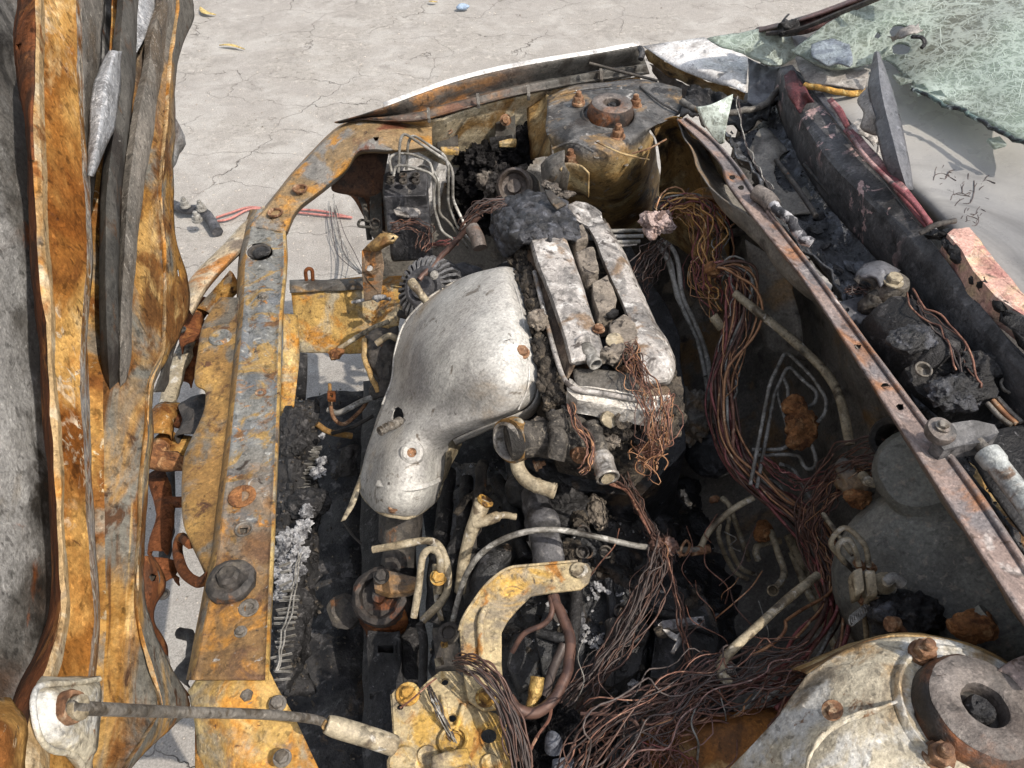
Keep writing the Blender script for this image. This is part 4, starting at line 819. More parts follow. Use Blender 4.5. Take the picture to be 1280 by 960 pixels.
# prop rod and its sleeve
t = thing('prop_rod', 'thin dark steel hood prop rod running from hood socket to battery bracket', 'rod', H(90, 884, .06))
tube('rod', [H(88, 884, .066), H(118, 886, .068), (220, 890, .92), (330, 893, .83), (392, 899, .775), (412, 907, .765)], .0042, m_boltgrey, t, 12, 5)
pr = tube('sleeve', [(408, 905, .768), (420, 909, .764), (450, 918, .755), (475, 926, .745), (492, 932, .735)], lambda f: .0072 + .0018 * math.sin(min(1, f * 3) * 1.57), m_pipe, t, 16, 5, .0015)
tube('sleeve_lip', [(408, 901, .772), (404, 909, .768), (414, 914, .764)], .0018, m_gold, t, 6)
# ------------------------------------------------------------------ engine
eng = thing('engine', 'burnt engine with ashen white cam cover rails and grey baked coils in the bay centre', 'engine', W(740, 400, .5))
m_coverbrown = M('brown_scorched_cover', C(112, 94, 78), [(C(150, 134, 116), 24, .56, .06), (C(64, 54, 48), 16, .56, .06)], bump=((260, .001), (60, .002)), rough=.8)
prism('engine_block', [(620, 330, .62), (700, 300, .64), (780, 290, .64), (850, 420, .62), (860, 560, .58), (800, 620, .54), (690, 610, .54), (640, 560, .56)], .34, m_oily, eng, .01, .006)
hd = prism('cylinder_head', [(636, 322, .745), (664, 292, .76), (756, 272, .765), (800, 370, .76), (848, 462, .752), (838, 500, .745), (806, 522, .745), (704, 500, .74), (690, 470, .74), (660, 390, .745)], .16, m_crustychar, eng, .006, .004, 40)
rows = []
for l, r, z in (((660, 292), (704, 290), .80), ((664, 305), (708, 302), .803), ((672, 332), (716, 324), .803), ((684, 362), (726, 352), .803), ((695, 392), (735, 382), .802), ((704, 420), (745, 412), .80), ((710, 442), (752, 434), .80), ((714, 455), (750, 448), .792)):
    f = lambda k: (l[0] + (r[0] - l[0]) * k, l[1] + (r[1] - l[1]) * k)
    rows.append([(*f(-.08), z - .055), (*f(-.03), z - .02), (*f(.0), z - .006), (*f(.07), z), (*f(.35), z + .002), (*f(.7), z + .002), (*f(.94), z), (*f(1.0), z - .006), (*f(1.02), z - .05)])
rows.append([(716 + 33 * k / 8, 458 - k, .745) for k in range(9)])
r1 = sheet('inner_cover_rail', rows, m_alu, eng, (5, 4), .002, amp=.0008, ns=40, linv=True, sharp=25)
tube('breather_stub', [(732, 436, .795), (738, 446, .797), (745, 456, .797)], lambda f: .0105 if f < .45 else .0085, m_pipegrey, r1, 16, 5, .002)
lathe('stub_collar', (731, 432, .797), (.1, -.6, .3), [(.015, -.004), (.016, .002), (.013, .005), (.01, .005)], m_alu, r1, 20, .001)
bolt(W(748, 412, .803), .009, m_bolt, r1, kind='hex', name='rail_bolt')
rows = []
for l, r, z in (((734, 284), (758, 279), .795), ((744, 300), (766, 294), .797), ((752, 322), (778, 314), .797), ((764, 350), (790, 342), .797), ((778, 380), (804, 372), .797), ((790, 412), (818, 404), .797), ((798, 440), (834, 430), .796), ((802, 462), (842, 456), .793), ((806, 480), (838, 476), .785)):
    f = lambda k: (l[0] + (r[0] - l[0]) * k, l[1] + (r[1] - l[1]) * k)
    rows.append([(*f(-.04), z - .05), (*f(-.02), z - .008), (*f(.06), z), (*f(.4), z + .002), (*f(.85), z), (*f(.98), z - .008), (*f(1.05), z - .05)])
rows.append([(808 + 26 * k / 6, 486 - k * .6, .74) for k in range(7)])
r2 = sheet('outer_cover_rail', rows, m_alu, eng, (5, 4), .002, amp=.0010, ns=40, linv=True, sharp=25)
prism('coil_trench', [(704, 298, .745), (736, 282, .745), (800, 462, .745), (796, 486, .745), (756, 482, .745)], .03, m_oily, eng, .004, .004, 60)
# cam cover base flange with its pale edge, end bar
prism('cover_base', [(668, 340, .758), (690, 345, .762), (742, 470, .764), (800, 482, .764), (836, 478, .764), (838, 492, .762), (806, 510, .756), (722, 494, .756), (700, 462, .756), (682, 400, .757)], .03, m_coverbrown, eng, .003, .002, 50)
rows = [[(664, 318, .772), (668, 314, .785), (672, 312, .795)], [(672, 345, .774), (677, 340, .786), (682, 336, .797)], [(680, 378, .774), (687, 374, .786), (694, 370, .797)], [(688, 412, .774), (697, 408, .786), (705, 404, .797)], [(697, 446, .774), (706, 440, .786), (713, 434, .795)], [(708, 474, .772), (714, 464, .782), (720, 454, .79)]]
sheet('cover_flank', rows, m_coverbrown, eng, (6, 5), .003, amp=.002, ns=40)
rows = [[(716, 462, .776), (742, 462, .778), (776, 466, .778), (806, 474, .776)], [(718, 474, .776), (744, 474, .778), (778, 478, .778), (808, 486, .776)], [(722, 486, .774), (748, 488, .776), (780, 492, .776), (808, 498, .774)]]
sheet('cover_end_plate', rows, m_fendergrey, eng, (5, 5), .003, amp=.002, ns=40)
m_endbar2 = m_alu
pipe('cover_flange_edge', [(668, 340, .779), (679, 385, .780), (692, 436, .780), (704, 474, .780), (718, 488, .782), (760, 492, .782), (804, 502, .780)], .0042, m_endbar2, eng, .02)
m_endbar = M('pale_ashen_bar', C(214, 208, 198), [(C(150, 144, 136), 26, .58, .05, (.3, 1, 1)), (C(240, 236, 228), 40, .57, .06), (C(90, 82, 76), 30, .65, .03, (.3, 1, 1))], rough=.6)
prism('cover_end_bar', [(712, 474, .786), (724, 482, .787), (770, 488, .787), (808, 496, .786), (838, 494, .78), (838, 504, .776), (812, 515, .776), (768, 509, .776), (722, 500, .776), (708, 488, .776)], .026, m_endbar, eng, .004, .003, 60)
rows = [[(648, 318, .75), (664, 300, .775)], [(658, 360, .75), (676, 345, .775)], [(676, 420, .75), (694, 408, .775)], [(692, 470, .745), (708, 462, .77)], [(704, 496, .74), (720, 490, .765)]]
sheet('crusted_cover_wall', rows, m_coverbrown, eng, (7, 5), .004, amp=.008, ns=50)
rows = [[(634, 322, .745), (648, 314, .762), (662, 302, .77)], [(646, 345, .755), (658, 338, .768), (670, 334, .765)], [(656, 372, .76), (666, 369, .768), (676, 366, .765)], [(664, 410, .762), (674, 408, .768), (684, 404, .765)], [(670, 450, .758), (680, 449, .765), (692, 446, .764)], [(676, 490, .75), (690, 488, .757), (704, 480, .76)], [(684, 512, .73), (698, 508, .742), (712, 500, .75)]]
sheet('cindery_gutter', rows, m_crustychar, eng, (14, 14), .006, amp=.011, ns=75)
lump('clay_cinder', (672, 400, .785), (.013, .016, .012), m_clay, eng, .5, 80, 4)
# four baked ignition coils
m_coil = M('cracked_grey_coil', C(142, 132, 120), [(C(112, 104, 96), 40, .54, .08), (C(62, 56, 52), 26, .6, .018, None, 2.5, -.002)], bump=((260, .0008), (70, .0015)), rough=.95)
for q, zz in (([(706, 285), (730, 277), (738, 296), (720, 304)], .795), ([(716, 312), (744, 304), (752, 338), (738, 346), (724, 338)], .80), ([(738, 352), (760, 340), (775, 374), (768, 388), (748, 394), (740, 374)], .80), ([(758, 402), (780, 388), (798, 402), (802, 424), (778, 434), (760, 426)], .80)):
    cx_, cy_ = sum(a for a, b in q) / len(q), sum(b for a, b in q) / len(q)
    prism('ignition_coil', [(cx_ + (a - cx_) * .84, cy_ + (b - cy_) * .88, zz) for a, b in q], .05, m_coil, eng, .003, .002, 90)
lump('coil_plug_debris', (766, 442, .79), (.02, .014, .012), m_coil, eng, .6, 70, 4)
lump('coil_plug_debris', (780, 438, .785), (.02, .012, .012), m_coil, eng, .6, 70, 4)
lump('coil_foot', (738, 355, .788), (.008, .008, .008), m_clay, eng, .5, 80, 3)
lump('coil_foot', (762, 392, .79), (.012, .009, .009), m_char, eng, .5, 80, 3)
lathe('yellow_grommet', (768, 427, .8), (0, -.3, 1), [(.012, 0), (.012, .003), (.006, .005), (0, .005)], m_pipe, eng, 16, .001)
bolt(W(784, 466, .772), .012, m_bolt, eng, kind='hex', name='cover_bolt')
bolt(W(740, 461, .772), .008, m_bolt, eng, kind='hex', name='cover_bolt')
# timing-end cover melted to blue-black slag, white crusted corner
rows = [[(618, 262, .75), (640, 248, .775), (676, 244, .785), (706, 256, .785)], [(614, 285, .76), (640, 268, .80), (680, 262, .81), (716, 272, .80)], [(622, 305, .76), (648, 290, .805), (688, 282, .812), (724, 288, .80)], [(634, 322, .75), (660, 304, .795), (694, 300, .80), (728, 304, .785)]]
sheet('slagged_timing_cover', rows, m_bluechar, eng, (18, 18), .01, amp=.007, ns=48)
tube('slag_ring', [(650, 262, .81), (660, 255, .815), (672, 258, .815), (676, 268, .815), (664, 274, .815), (653, 270, .812), (650, 263, .81)], .004, m_bluechar, eng, 8, jit=.002)
prism('crusted_cover_corner', [(698, 256, .79), (728, 252, .80), (750, 262, .80), (757, 277, .795), (738, 284, .79), (712, 272, .788)], .03, m_alu, eng, .004, .007, 60)
rows = [[(681, 238, .83), (690, 240, .83)], [(686, 250, .83), (698, 248, .83)], [(696, 262, .825), (708, 256, .825)]]
sheet('lifting_tongue', rows, m_fendergrey, eng, (4, 4), .004)
for k in range(5):
    x, y = random.uniform(640, 730), random.uniform(262, 306)
    lump('slag_bit', (x, y, .80 + random.uniform(-.005, .012)), [random.uniform(.003, .006)] * 3, random.choice((m_bluechar, m_char)), eng, .8, 90, 2)
# end face of the head with sensors, housings and stubs
lump('head_end_face', (780, 535, .70), (.075, .045, .05), m_crustychar, eng, .35, 40, 5)
lump('head_end_lug', (826, 505, .73), (.03, .04, .03), m_crustychar, eng, .5, 40, 4)
m_housing = M('sooty_speckled_housing', C(92, 87, 81), [(C(50, 47, 44), 60, .52, .08), (C(136, 128, 116), 90, .6, .06), (C(40, 38, 36), 16, .58, .06)], bump=((300, .0016), (120, .0016)), rough=.85)
th = tube('coolant_housing', [(634, 553, .712), (660, 549, .712), (690, 550, .71), (722, 556, .705), (745, 562, .70)], lambda f: .0255 + .0008 * math.sin(f * 14), m_housing, eng, 22, 10, jit=.0012)
lathe('hose_clamp', W(640, 550, .712), (-.8, -.45, .35), [(.029, -.008), (.031, -.008), (.031, .006), (.029, .006), (.024, .006), (.024, -.006)], m_ochre, th, 28, .001)
lathe('open_end', W(633, 552, .716), (-.8, -.45, .35), [(.025, -.006), (.027, .0), (.023, .002), (.021, -.002), (.020, -.02), (0, -.02)], m_steelnew, th, 28, .001)
tube('clamp_ear', [(640, 528, .735), (648, 526, .74), (652, 530, .735), (648, 536, .73)], .004, m_pipe, th, 6)
tube('sensor_body', [(694, 512, .75), (698, 530, .74), (698, 552, .735), (696, 572, .72)], lambda f: .0125 + (.003 if .3 < f < .5 else 0), m_housing, eng, 16, 8, jit=.002)
tube('sensor_body', [(718, 525, .73), (726, 545, .725), (728, 570, .71)], lambda f: .015 + (.002 if f > .6 else 0), m_housing, eng, 16, 8, jit=.002)
tube('hose_stub', [(738, 528, .74), (746, 552, .735), (752, 574, .73)], lambda f: .012 + .0012 * math.sin(f * 30), m_housing, eng, 16, 8, jit=.002)
tube('shiny_stub', [(750, 570, .73), (755, 582, .73), (760, 598, .728)], lambda f: .0125 + .0015 * (1 if .2 < f < .35 or f > .85 else 0), m_steelnew, eng, 18, 6, .003)
lathe('stub_plug', W(760, 597, .727), (.15, -.8, .1), [(.010, .001), (.004, .002), (0, .002)], m_pipe, eng, 14)
lathe('copper_sensor_tip', (726, 569, .72), (0, -.8, .4), [(.012, -.01), (.012, .002), (.009, .004), (.008, .009), (0, .010)], m_bolt, eng, 18, .001)
for k, (x, y, z) in enumerate(((700, 500, .75), (712, 512, .745), (690, 520, .73), (742, 512, .735), (756, 520, .74), (778, 530, .745), (790, 516, .745), (672, 530, .72), (735, 500, .755), (800, 548, .73), (766, 552, .73))):
    lump('cinder', (x, y, z), (.009, .008, .008), random.choice((m_crustychar, m_char, m_clay)), eng, .7, 90, 4)
lathe('head_core_plug', (762, 522, .755), (0, -.8, .5), [(.013, 0), (.012, .004), (.007, .005), (0, .003)], m_pipe, eng, 18, .002)
lathe('head_core_plug', (780, 524, .755), (0, -.8, .5), [(.013, 0), (.014, .004), (.009, .004), (.008, -.002), (0, -.002)], m_crustychar, eng, 18, .002)
tube('water_pipe', [(646, 572, .69), (648, 586, .68), (658, 600, .675), (674, 608, .675), (694, 614, .675)], lambda f: .0085 + (.0012 if .68 < f < .74 or f > .95 else 0), m_pipe, eng, 16, 6, .0025)
bolt(W(668, 583, .68), .008, m_bolt, eng, (1, 0, .3), 'stud', 'banjo_bolt')
# front pulley on the far side of the head
lathe('belt_pulley', (642, 232, .72), (-.25, -.75, .55), [(.020, -.05), (.034, -.045), (.036, -.02), (.034, -.004), (.030, .0), (.027, -.004), (.024, -.016), (.014, -.018), (.013, -.008), (0, -.008)], m_cap, eng, 32, .0015)
lathe('pulley_rubber', (648, 238, .70), (-.25, -.75, .55), [(.040, -.05), (.041, -.02), (.036, -.012), (.03, -.012)], m_rubber, eng, 28, .003)

# heat shield
hs = thing('heat_shield', 'dented grey domed heat shield over the exhaust manifold, its lower half cylindrical', 'heat shield', W(570, 480, .6))
rows = [[(568, 352, .68), (588, 343, .725), (612, 336, .755), (630, 333, .765), (644, 335, .75)],
        [(534, 374, .66), (568, 366, .725), (602, 358, .765), (632, 356, .778), (652, 362, .75)],
        [(506, 404, .62), (545, 402, .715), (590, 398, .77), (635, 396, .785), (662, 404, .755)],
        [(494, 440, .60), (535, 438, .71), (585, 436, .768), (635, 436, .785), (669, 440, .752)],
        [(490, 474, .58), (530, 476, .69), (585, 478, .752), (635, 478, .772), (672, 478, .74)],
        [(478, 506, .575), (524, 510, .66), (578, 512, .712), (628, 514, .735), (660, 506, .715)],
        [(470, 526, .57), (510, 530, .645), (552, 532, .685), (590, 530, .70), (614, 529, .695)],
        [(464, 546, .565), (500, 548, .64), (530, 549, .655), (552, 550, .65), (566, 549, .64)],
        [(458, 566, .56), (492, 570, .635), (524, 572, .64), (546, 570, .61), (560, 566, .585)],
        [(452, 590, .545), (486, 598, .62), (522, 602, .62), (546, 598, .58), (557, 588, .545)],
        [(449, 606, .53), (480, 622, .60), (518, 627, .595), (540, 618, .56), (552, 604, .52)],
        [(452, 616, .515), (475, 637, .575), (516, 642, .565), (536, 632, .535), (547, 618, .50)],
        [(455, 622, .50), (474, 641, .56), (515, 647, .55), (534, 636, .52), (545, 626, .485)]]
dome = sheet('shield_shell', rows, m_shield, hs, (9, 10), .0016, amp=.003, ns=9, holes=[(498, 521, 7, 13), (470, 579, 2.2, 4.5)])
lowc = dome
rows = [[(640, 335, .755), (650, 338, .74)], [(654, 370, .755), (662, 368, .73)], [(668, 430, .75), (676, 428, .725)], [(673, 480, .74), (680, 482, .715)], [(660, 510, .71), (664, 520, .68)], [(608, 531, .69), (610, 538, .66)], [(566, 550, .64), (570, 556, .60)]]
sheet('shield_skirt', rows, m_shield, dome, (6, 3), .002, amp=.002)
tube('shield_rim', [(449, 606, .515), (455, 622, .495), (474, 640, .562), (494, 646, .572), (516, 646, .557), (544, 626, .487), (553, 604, .505)], .0025, m_pipe, lowc, 8)
rows = [[(x, y, z) for x, y, z in ((476, 520, .57), (482, 522, .575))], [(462, 556, .555), (467, 560, .56)], [(449, 596, .54), (453, 604, .54)], [(437, 628, .53), (444, 630, .53)], [(426, 652, .52), (432, 650, .52)]]
sheet('bent_shield_strip', rows, m_pipe, hs, (5, 2), .002, amp=.002)
tube('studded_bolt', [(500, 526, .645), (492, 531, .655), (484, 534, .66), (474, 540, .662)], lambda f: .0065 + .0012 * math.sin(f * 60), m_boltgrey, hs, 12, 8)
lathe('pressed_boss', (515, 566, .648), (-.1, -.5, .85), [(.018, -.006), (.016, .002), (.012, .004), (.007, .003), (.0065, -.003), (0, -.003)], m_shield, lowc, 24)
bolt(W(652, 441, .772), .0115, m_bolt, dome, (.1, -.2, 1), 'hex', 'shield_bolt'); bolt(W(515, 566, .648), .008, m_bolt, lowc, (-.1, -.5, .8), 'washer', 'shield_bolt'); bolt(W(492, 633, .585), .0105, m_bolt, lowc, (-.1, -.8, .6), 'hex', 'shield_bolt')
tube('shield_rim_upper', [(568, 352, .682), (534, 374, .662), (506, 404, .622), (494, 440, .602), (490, 474, .582), (478, 506, .577)], .0022, m_shield, dome, 6)
lathe('exhaust_pipe', (500, 660, .46), (-.15, -.6, -.6), [(.034, -.08), (.034, .02), (.028, .03), (.028, .06), (0, .06)], m_rubber, hs, 28, .004)

rows = [[(556, 553, .605), (568, 545, .605), (582, 534, .59)], [(557, 572, .585), (566, 564, .585), (577, 555, .57)], [(555, 590, .55), (560, 584, .55), (566, 576, .53)], [(551, 606, .515), (554, 602, .515), (558, 596, .50)]]
sheet('cylinder_flank', rows, M('dirty_gold_shield', C(160, 146, 120), [(C(112, 96, 74), 18, .54, .07), (C(190, 180, 158), 20, .58, .06), (C(70, 62, 54), 30, .63, .04)], rough=.65), hs, (6, 6), .002, amp=.001)
tube('shield_bead', [(634, 340, .768), (648, 372, .768), (658, 430, .766), (661, 478, .756), (648, 512, .73)], .0016, m_shield, hs, 6)
rows = [[(470, 600, .598), (500, 606, .618), (530, 604, .612), (550, 596, .575)], [(468, 607, .598), (499, 614, .617), (530, 611, .61), (551, 602, .572)]]
sheet('cylinder_band', rows, m_shield, hs, (3, 8), .003)
# alternator
al = thing('alternator', 'black finned alternator behind the heat shield', 'alternator', W(540, 370, .5))
ac = W(530, 360, .665); ax = Vector((-.45, -.42, .62)).normalized(); B = basis(ax)
lathe('alternator_housing', ac, ax, [(.052, -.10), (.060, -.08), (.062, -.03), (.058, -.022)], m_black, al, 36, .0012)
lathe('front_plate', ac, ax, [(.040, -.004), (.038, .004), (.030, .006), (.022, .002), (.020, .010), (.010, .012), (0, .012)], m_black, al, 30, .001)
lathe('inner_drum', ac, ax, [(.050, -.08), (.050, -.006), (.036, -.002), (0, -.002)], m_char, al, 30)
fv, ff = [], []
for k in range(30):
    a = 2 * math.pi * k / 30
    fv, ff = [], []
    prof = [(.036, .005), (.052, -.001), (.061, -.012), (.061, -.034), (.055, -.034), (.054, -.014), (.048, -.008), (.036, -.002)]
    for s in (-.045, .045):
        for r, h in prof: fv.append(ac + B @ Vector((r * math.cos(a + s), r * math.sin(a + s), h)))
    n = len(prof)
    ff = [tuple(range(n))[::-1], tuple(range(n, 2 * n))] + [(i, (i + 1) % n, n + (i + 1) % n, n + i) for i in range(n)]
    mk('fin', fv, ff, m_fin, al, False)
tube('mounting_lug', [(566, 340, .66), (582, 338, .66), (598, 344, .65)], .014, m_black, al, 10, jit=.004)
bolt(W(543, 344, .705), .008, m_pipegrey, al, ax, 'hex', 'alternator_nut')
tube('terminal_stub', [(514, 352, .72), (522, 362, .715), (533, 377, .70)], lambda f: .008 if f < .5 else .0065, m_pipe, al, 12, 5)
lump('alternator_lug', (556, 388, .60), (.02, .015, .02), m_rubber, al, .3, 50, 3)
tube('tensioner_bracket', [(500, 392, .55), (516, 398, .56), (512, 412, .56), (500, 420, .55)], .008, m_rubber, al, 8)

# black bracket below alternator with rusty curved edge
t = thing('belt_tensioner', 'black belt tensioner with rusty curved arm left of the heat shield', 'tensioner', W(475, 450, .4))
rows = [[(458, 420, .52), (470, 412, .54), (498, 410, .54)], [(456, 445, .52), (468, 436, .54), (498, 434, .55)], [(462, 470, .50), (474, 462, .53), (496, 462, .53)], [(470, 500, .48), (480, 495, .5), (490, 495, .5)]]
sheet('tensioner_body', rows, m_rubber, t, (7, 7), .006, amp=.01, ns=34)
tube('tensioner_arm', [(470, 430, .56), (486, 420, .57), (497, 424, .565)], .006, m_pipe, t, 8); tube('tensioner_edge', [(456, 425, .535), (456, 448, .53), (464, 470, .52), (472, 490, .5)], .005, m_gold, t, 8, jit=.003)
lump('tensioner_pulley', (485, 448, .52), (.03, .035, .02), m_char, t, .4, 40, 4)

# ABS hydraulic block with its bent brake pipes
t = thing('brake_hydraulic_unit', 'black brake hydraulic block with bent pale pipes under the far fender', 'hydraulic unit', W(510, 250, .5))
prism('valve_block', [(479, 218, .70), (484, 214, .705), (530, 212, .71), (534, 220, .705), (533, 244, .69), (480, 246, .69)], .05, m_black, t, .004, .002, 40)
prism('pump_body', [(482, 243, .668), (536, 243, .668), (538, 285, .65), (484, 287, .65)], .08, m_black, t, .006, .003, 30)
for k in range(6): lathe('block_port', (488 + (k % 3) * 16, 221 + (k // 3) * 7, .708), (0, -.1, 1), [(.008, 0), (.008, .005), (.005, .006), (.004, .0), (0, .0)], m_rubber, t, 14)
prism('pale_label_remains', [(492, 261, .675), (500, 258, .677), (522, 260, .677), (526, 265, .676), (522, 270, .673), (504, 270, .673), (494, 268, .673)], .004, m_alu, t, .001, .002, 90)
for p in ([(498, 215, 0.765), (500, 175, 0.825), (505, 166, 0.835), (560, 202, 0.805), (566, 214, 0.795), (566, 250, 0.735), (590, 300, 0.675)],
          [(508, 212, 0.765), (510, 178, 0.820), (516, 168, 0.830), (556, 194, 0.810), (561, 210, 0.800), (560, 255, 0.725), (572, 285, 0.685), (600, 312, 0.655)],
          [(490, 217, 0.765), (486, 198, 0.790), (494, 192, 0.795), (512, 192, 0.800), (536, 200, 0.795), (541, 212, 0.785), (543, 262, 0.715), (552, 290, 0.675), (568, 300, 0.655)],
          [(520, 213, 0.765), (526, 206, 0.775), (540, 212, 0.780), (548, 222, 0.775), (549, 268, 0.705), (560, 276, 0.695), (585, 310, 0.645)],
          [(492, 220, 0.770), (494, 207, 0.785), (510, 207, 0.790), (538, 216, 0.780), (546, 226, 0.770), (547, 250, 0.725)]):
    pipe('brake_pipe', p, .0032, m_pipegrey, t, .012, 8)
prism('unit_bracket', [(462, 222, .66), (476, 220, .67), (478, 290, .62), (470, 300, .60), (462, 290, .61)], .006, m_dark, t, .002)
bolt(W(469, 280, .625), .012, m_rubber, t, (-.3, -.6, .6), 'ring', 'bracket_bolt')
tube('bracket_hook', [(463, 284, .62), (450, 283, .62), (448, 279, .62), (452, 275, .62), (462, 277, .62)], .003, m_dark, t, 8)
tube('bracket_web', [(436, 240, .64), (452, 250, .63), (458, 270, .62), (462, 300, .58)], .006, m_dark, t, 8)
# charred lumps and fluff behind
t = thing('insulation_remains', 'fluffy black burnt insulation between far fender and engine', 'insulation', W(620, 200, .6))
for x, y, z, r in ((608, 205, .66, .05), (640, 190, .68, .045), (628, 228, .64, .05), (590, 230, .62, .045), (600, 270, .55, .05), (658, 175, .70, .035), (580, 195, .66, .03)):
    lump('charred_wad', (x, y, z), (r, r * .8, r * .7), m_wooldark if y != 228 else m_wool, t, .55, 62, 5)
prism('clip_strip', [(612, 172, .73), (640, 168, .73), (642, 180, .71), (614, 184, .71)], .01, m_char, t, .002, .003, 50)

# front bracket post by the alternator
t = thing('bumper_bracket', 'brown slotted steel bracket standing on the yellow frame rail', 'bracket', W(470, 360, .45))
prism('upright_plate', [(452, 312, .60), (476, 308, .61), (480, 330, .58), (476, 370, .52), (455, 374, .51), (452, 340, .56)], .006, M('brown_grey_bracket', C(132, 112, 92), [(C(180, 116, 48), 14, .56, .05), (C(104, 98, 90), 18, .56, .06)], rough=.7), t, .002,
      holes=[circ(462, 334, .572, 4, 5, 10), [(460, 345, .556), (467, 345, .556), (467, 351, .548), (460, 351, .548)]])
rows = [[(454, 312, .60), (462, 304, .62), (476, 292, .635)], [(470, 314, .61), (476, 306, .63), (490, 292, .645)], [(482, 308, .61), (492, 302, .63), (498, 296, .64)]]
sheet('slotted_head', rows, m_gold, t, (6, 6), .003, amp=.002, holes=[(481, 301, 3, 5), (490, 299, 3, 5)])
lump('white_residue', (474, 372, .53), (.014, .006, .008), m_ash, t, .6, 80, 3)
pipe('strap', [(440, 378, .49), (470, 372, .51), (488, 374, .52)], .004, m_ash, t)

# gearbox and lower black mass
gb = thing('gearbox', 'oily black gearbox casting with white ash specks behind the yellow battery bracket', 'gearbox', W(760, 780, .3))
rows = [[(560, 575, .34), (640, 590, .42), (720, 600, .46), (800, 600, .44), (880, 600, .36), (960, 610, .3)],
        [(556, 650, .34), (630, 650, .46), (710, 660, .50), (790, 670, .48), (870, 660, .36), (960, 660, .28)],
        [(550, 720, .32), (620, 720, .45), (700, 730, .50), (790, 740, .48), (880, 740, .40), (960, 730, .26)],
        [(545, 790, .32), (620, 800, .46), (700, 800, .51), (790, 800, .49), (880, 790, .41), (960, 790, .26)],
        [(540, 860, .30), (620, 870, .44), (700, 870, .48), (790, 870, .46), (880, 860, .38), (960, 850, .26)],
        [(530, 960, .26), (610, 970, .36), (700, 970, .38), (790, 970, .36), (880, 960, .3), (960, 960, .24)]]
gsh = sheet('gearbox_casting', rows, m_oily, gb, (18, 18), .006, amp=.016, ns=22)
prism('bell_housing', [(688, 742, .525), (716, 728, .535), (752, 724, .535), (796, 742, .53), (812, 790, .525), (800, 838, .51), (760, 862, .50), (712, 868, .50), (678, 842, .51), (668, 788, .52)], .08, m_oily, gb, .012, .004, 40)
prism('gear_case', [(806, 738, .515), (846, 730, .515), (880, 742, .505), (900, 790, .495), (892, 836, .485), (850, 852, .49), (812, 846, .50), (820, 790, .515)], .08, m_oily, gb, .010, .004, 40)
prism('end_cover', [(640, 790, .505), (668, 782, .51), (680, 820, .505), (676, 856, .495), (648, 862, .49), (634, 830, .50)], .06, m_oily, gb, .01, .003, 40)
for q in ([(716, 730, .54), (726, 790, .54), (722, 860, .51)], [(760, 726, .54), (766, 770, .54), (762, 858, .51)], [(800, 760, .53), (850, 772, .52), (892, 790, .50)], [(672, 790, .525), (720, 800, .535), (806, 800, .53)]):
    tube('casting_rib', q, .007, m_oily, gb, 8, 6, jit=.001)
for x, y, z, r, mm in ((700, 640, .52, (.05, .04, .03), m_char), (664, 612, .52, (.04, .035, .03), m_oily), (745, 640, .53, (.016, .03, .02), m_clay), (724, 655, .54, (.014, .02, .014), m_crustychar), (716, 690, .55, (.014, .02, .014), m_crustychar), (890, 560, .48, (.05, .06, .04), m_oily), (860, 520, .52, (.04, .05, .04), m_firewall)):
    lump('casting_boss' if mm is m_oily else 'charred_crust', (x, y, z), r, mm, gb, .14 if mm is m_oily else .35, 18 if mm is m_oily else 60, 5)
tube('selector_housing', [(668, 618, .55), (676, 650, .56), (684, 690, .55), (690, 720, .52)], lambda f: .021 + (.004 if .3 < f < .45 else 0) + .003 * f, M('sooty_cylinder', C(84, 84, 88), [(C(44, 43, 44), 20, .52, .08), (C(140, 138, 138), 24, .6, .05)], rough=.6), gb, 24, 8, jit=.002)
for k in range(40):
    x, y = random.uniform(660, 880), random.uniform(660, 870)
    lump('char_flake', (x, y, .535 - .0004 * abs(x - 750) * .3 - max(0, y - 800) * .0006), (random.uniform(.004, .011), random.uniform(.003, .008), .003), random.choice((m_char, m_oily, m_crustychar)), gb, .7, 80, 2, Euler((0, 0, random.random() * 3)), flat=True)
for x, y, z in ((729, 664, .56), (728, 690, .565), (733, 690, .56), (700, 770, .56), (776, 764, .555), (757, 690, .55)): bolt(W(x, y, z), .010, m_rubber, gb, (.1, -.3, 1), 'ring', 'casting_bolt')
sl = [[(766, 778, .545), (772, 779, .545)], [(763, 800, .545), (769, 802, .545)], [(760, 820, .54), (765, 822, .54)]]
for x0, y0, n in ((749, 735, 12), (744, 748, 10), (731, 790, 10), (744, 806, 9), (752, 799, 7), (712, 866, 8), (790, 854, 7), (700, 770, 5), (775, 742, 5), (728, 772, 5), (690, 752, 5), (770, 830, 4)):
    for k in range(n):
        x, y = random.gauss(x0, 4.5), random.gauss(y0, 4.5)
        lump('ash_fleck', (x, y, .548 - max(0, y - 800) * .0006), (random.uniform(.0012, .0045), random.uniform(.0012, .0045), .0012), m_ash, gb, 1.0, 120, 2, None, 3, True)
tube('drain_slot', [(765, 777, .552), (768, 790, .552), (764, 812, .552)], .011, m_rubber, gb, 10)
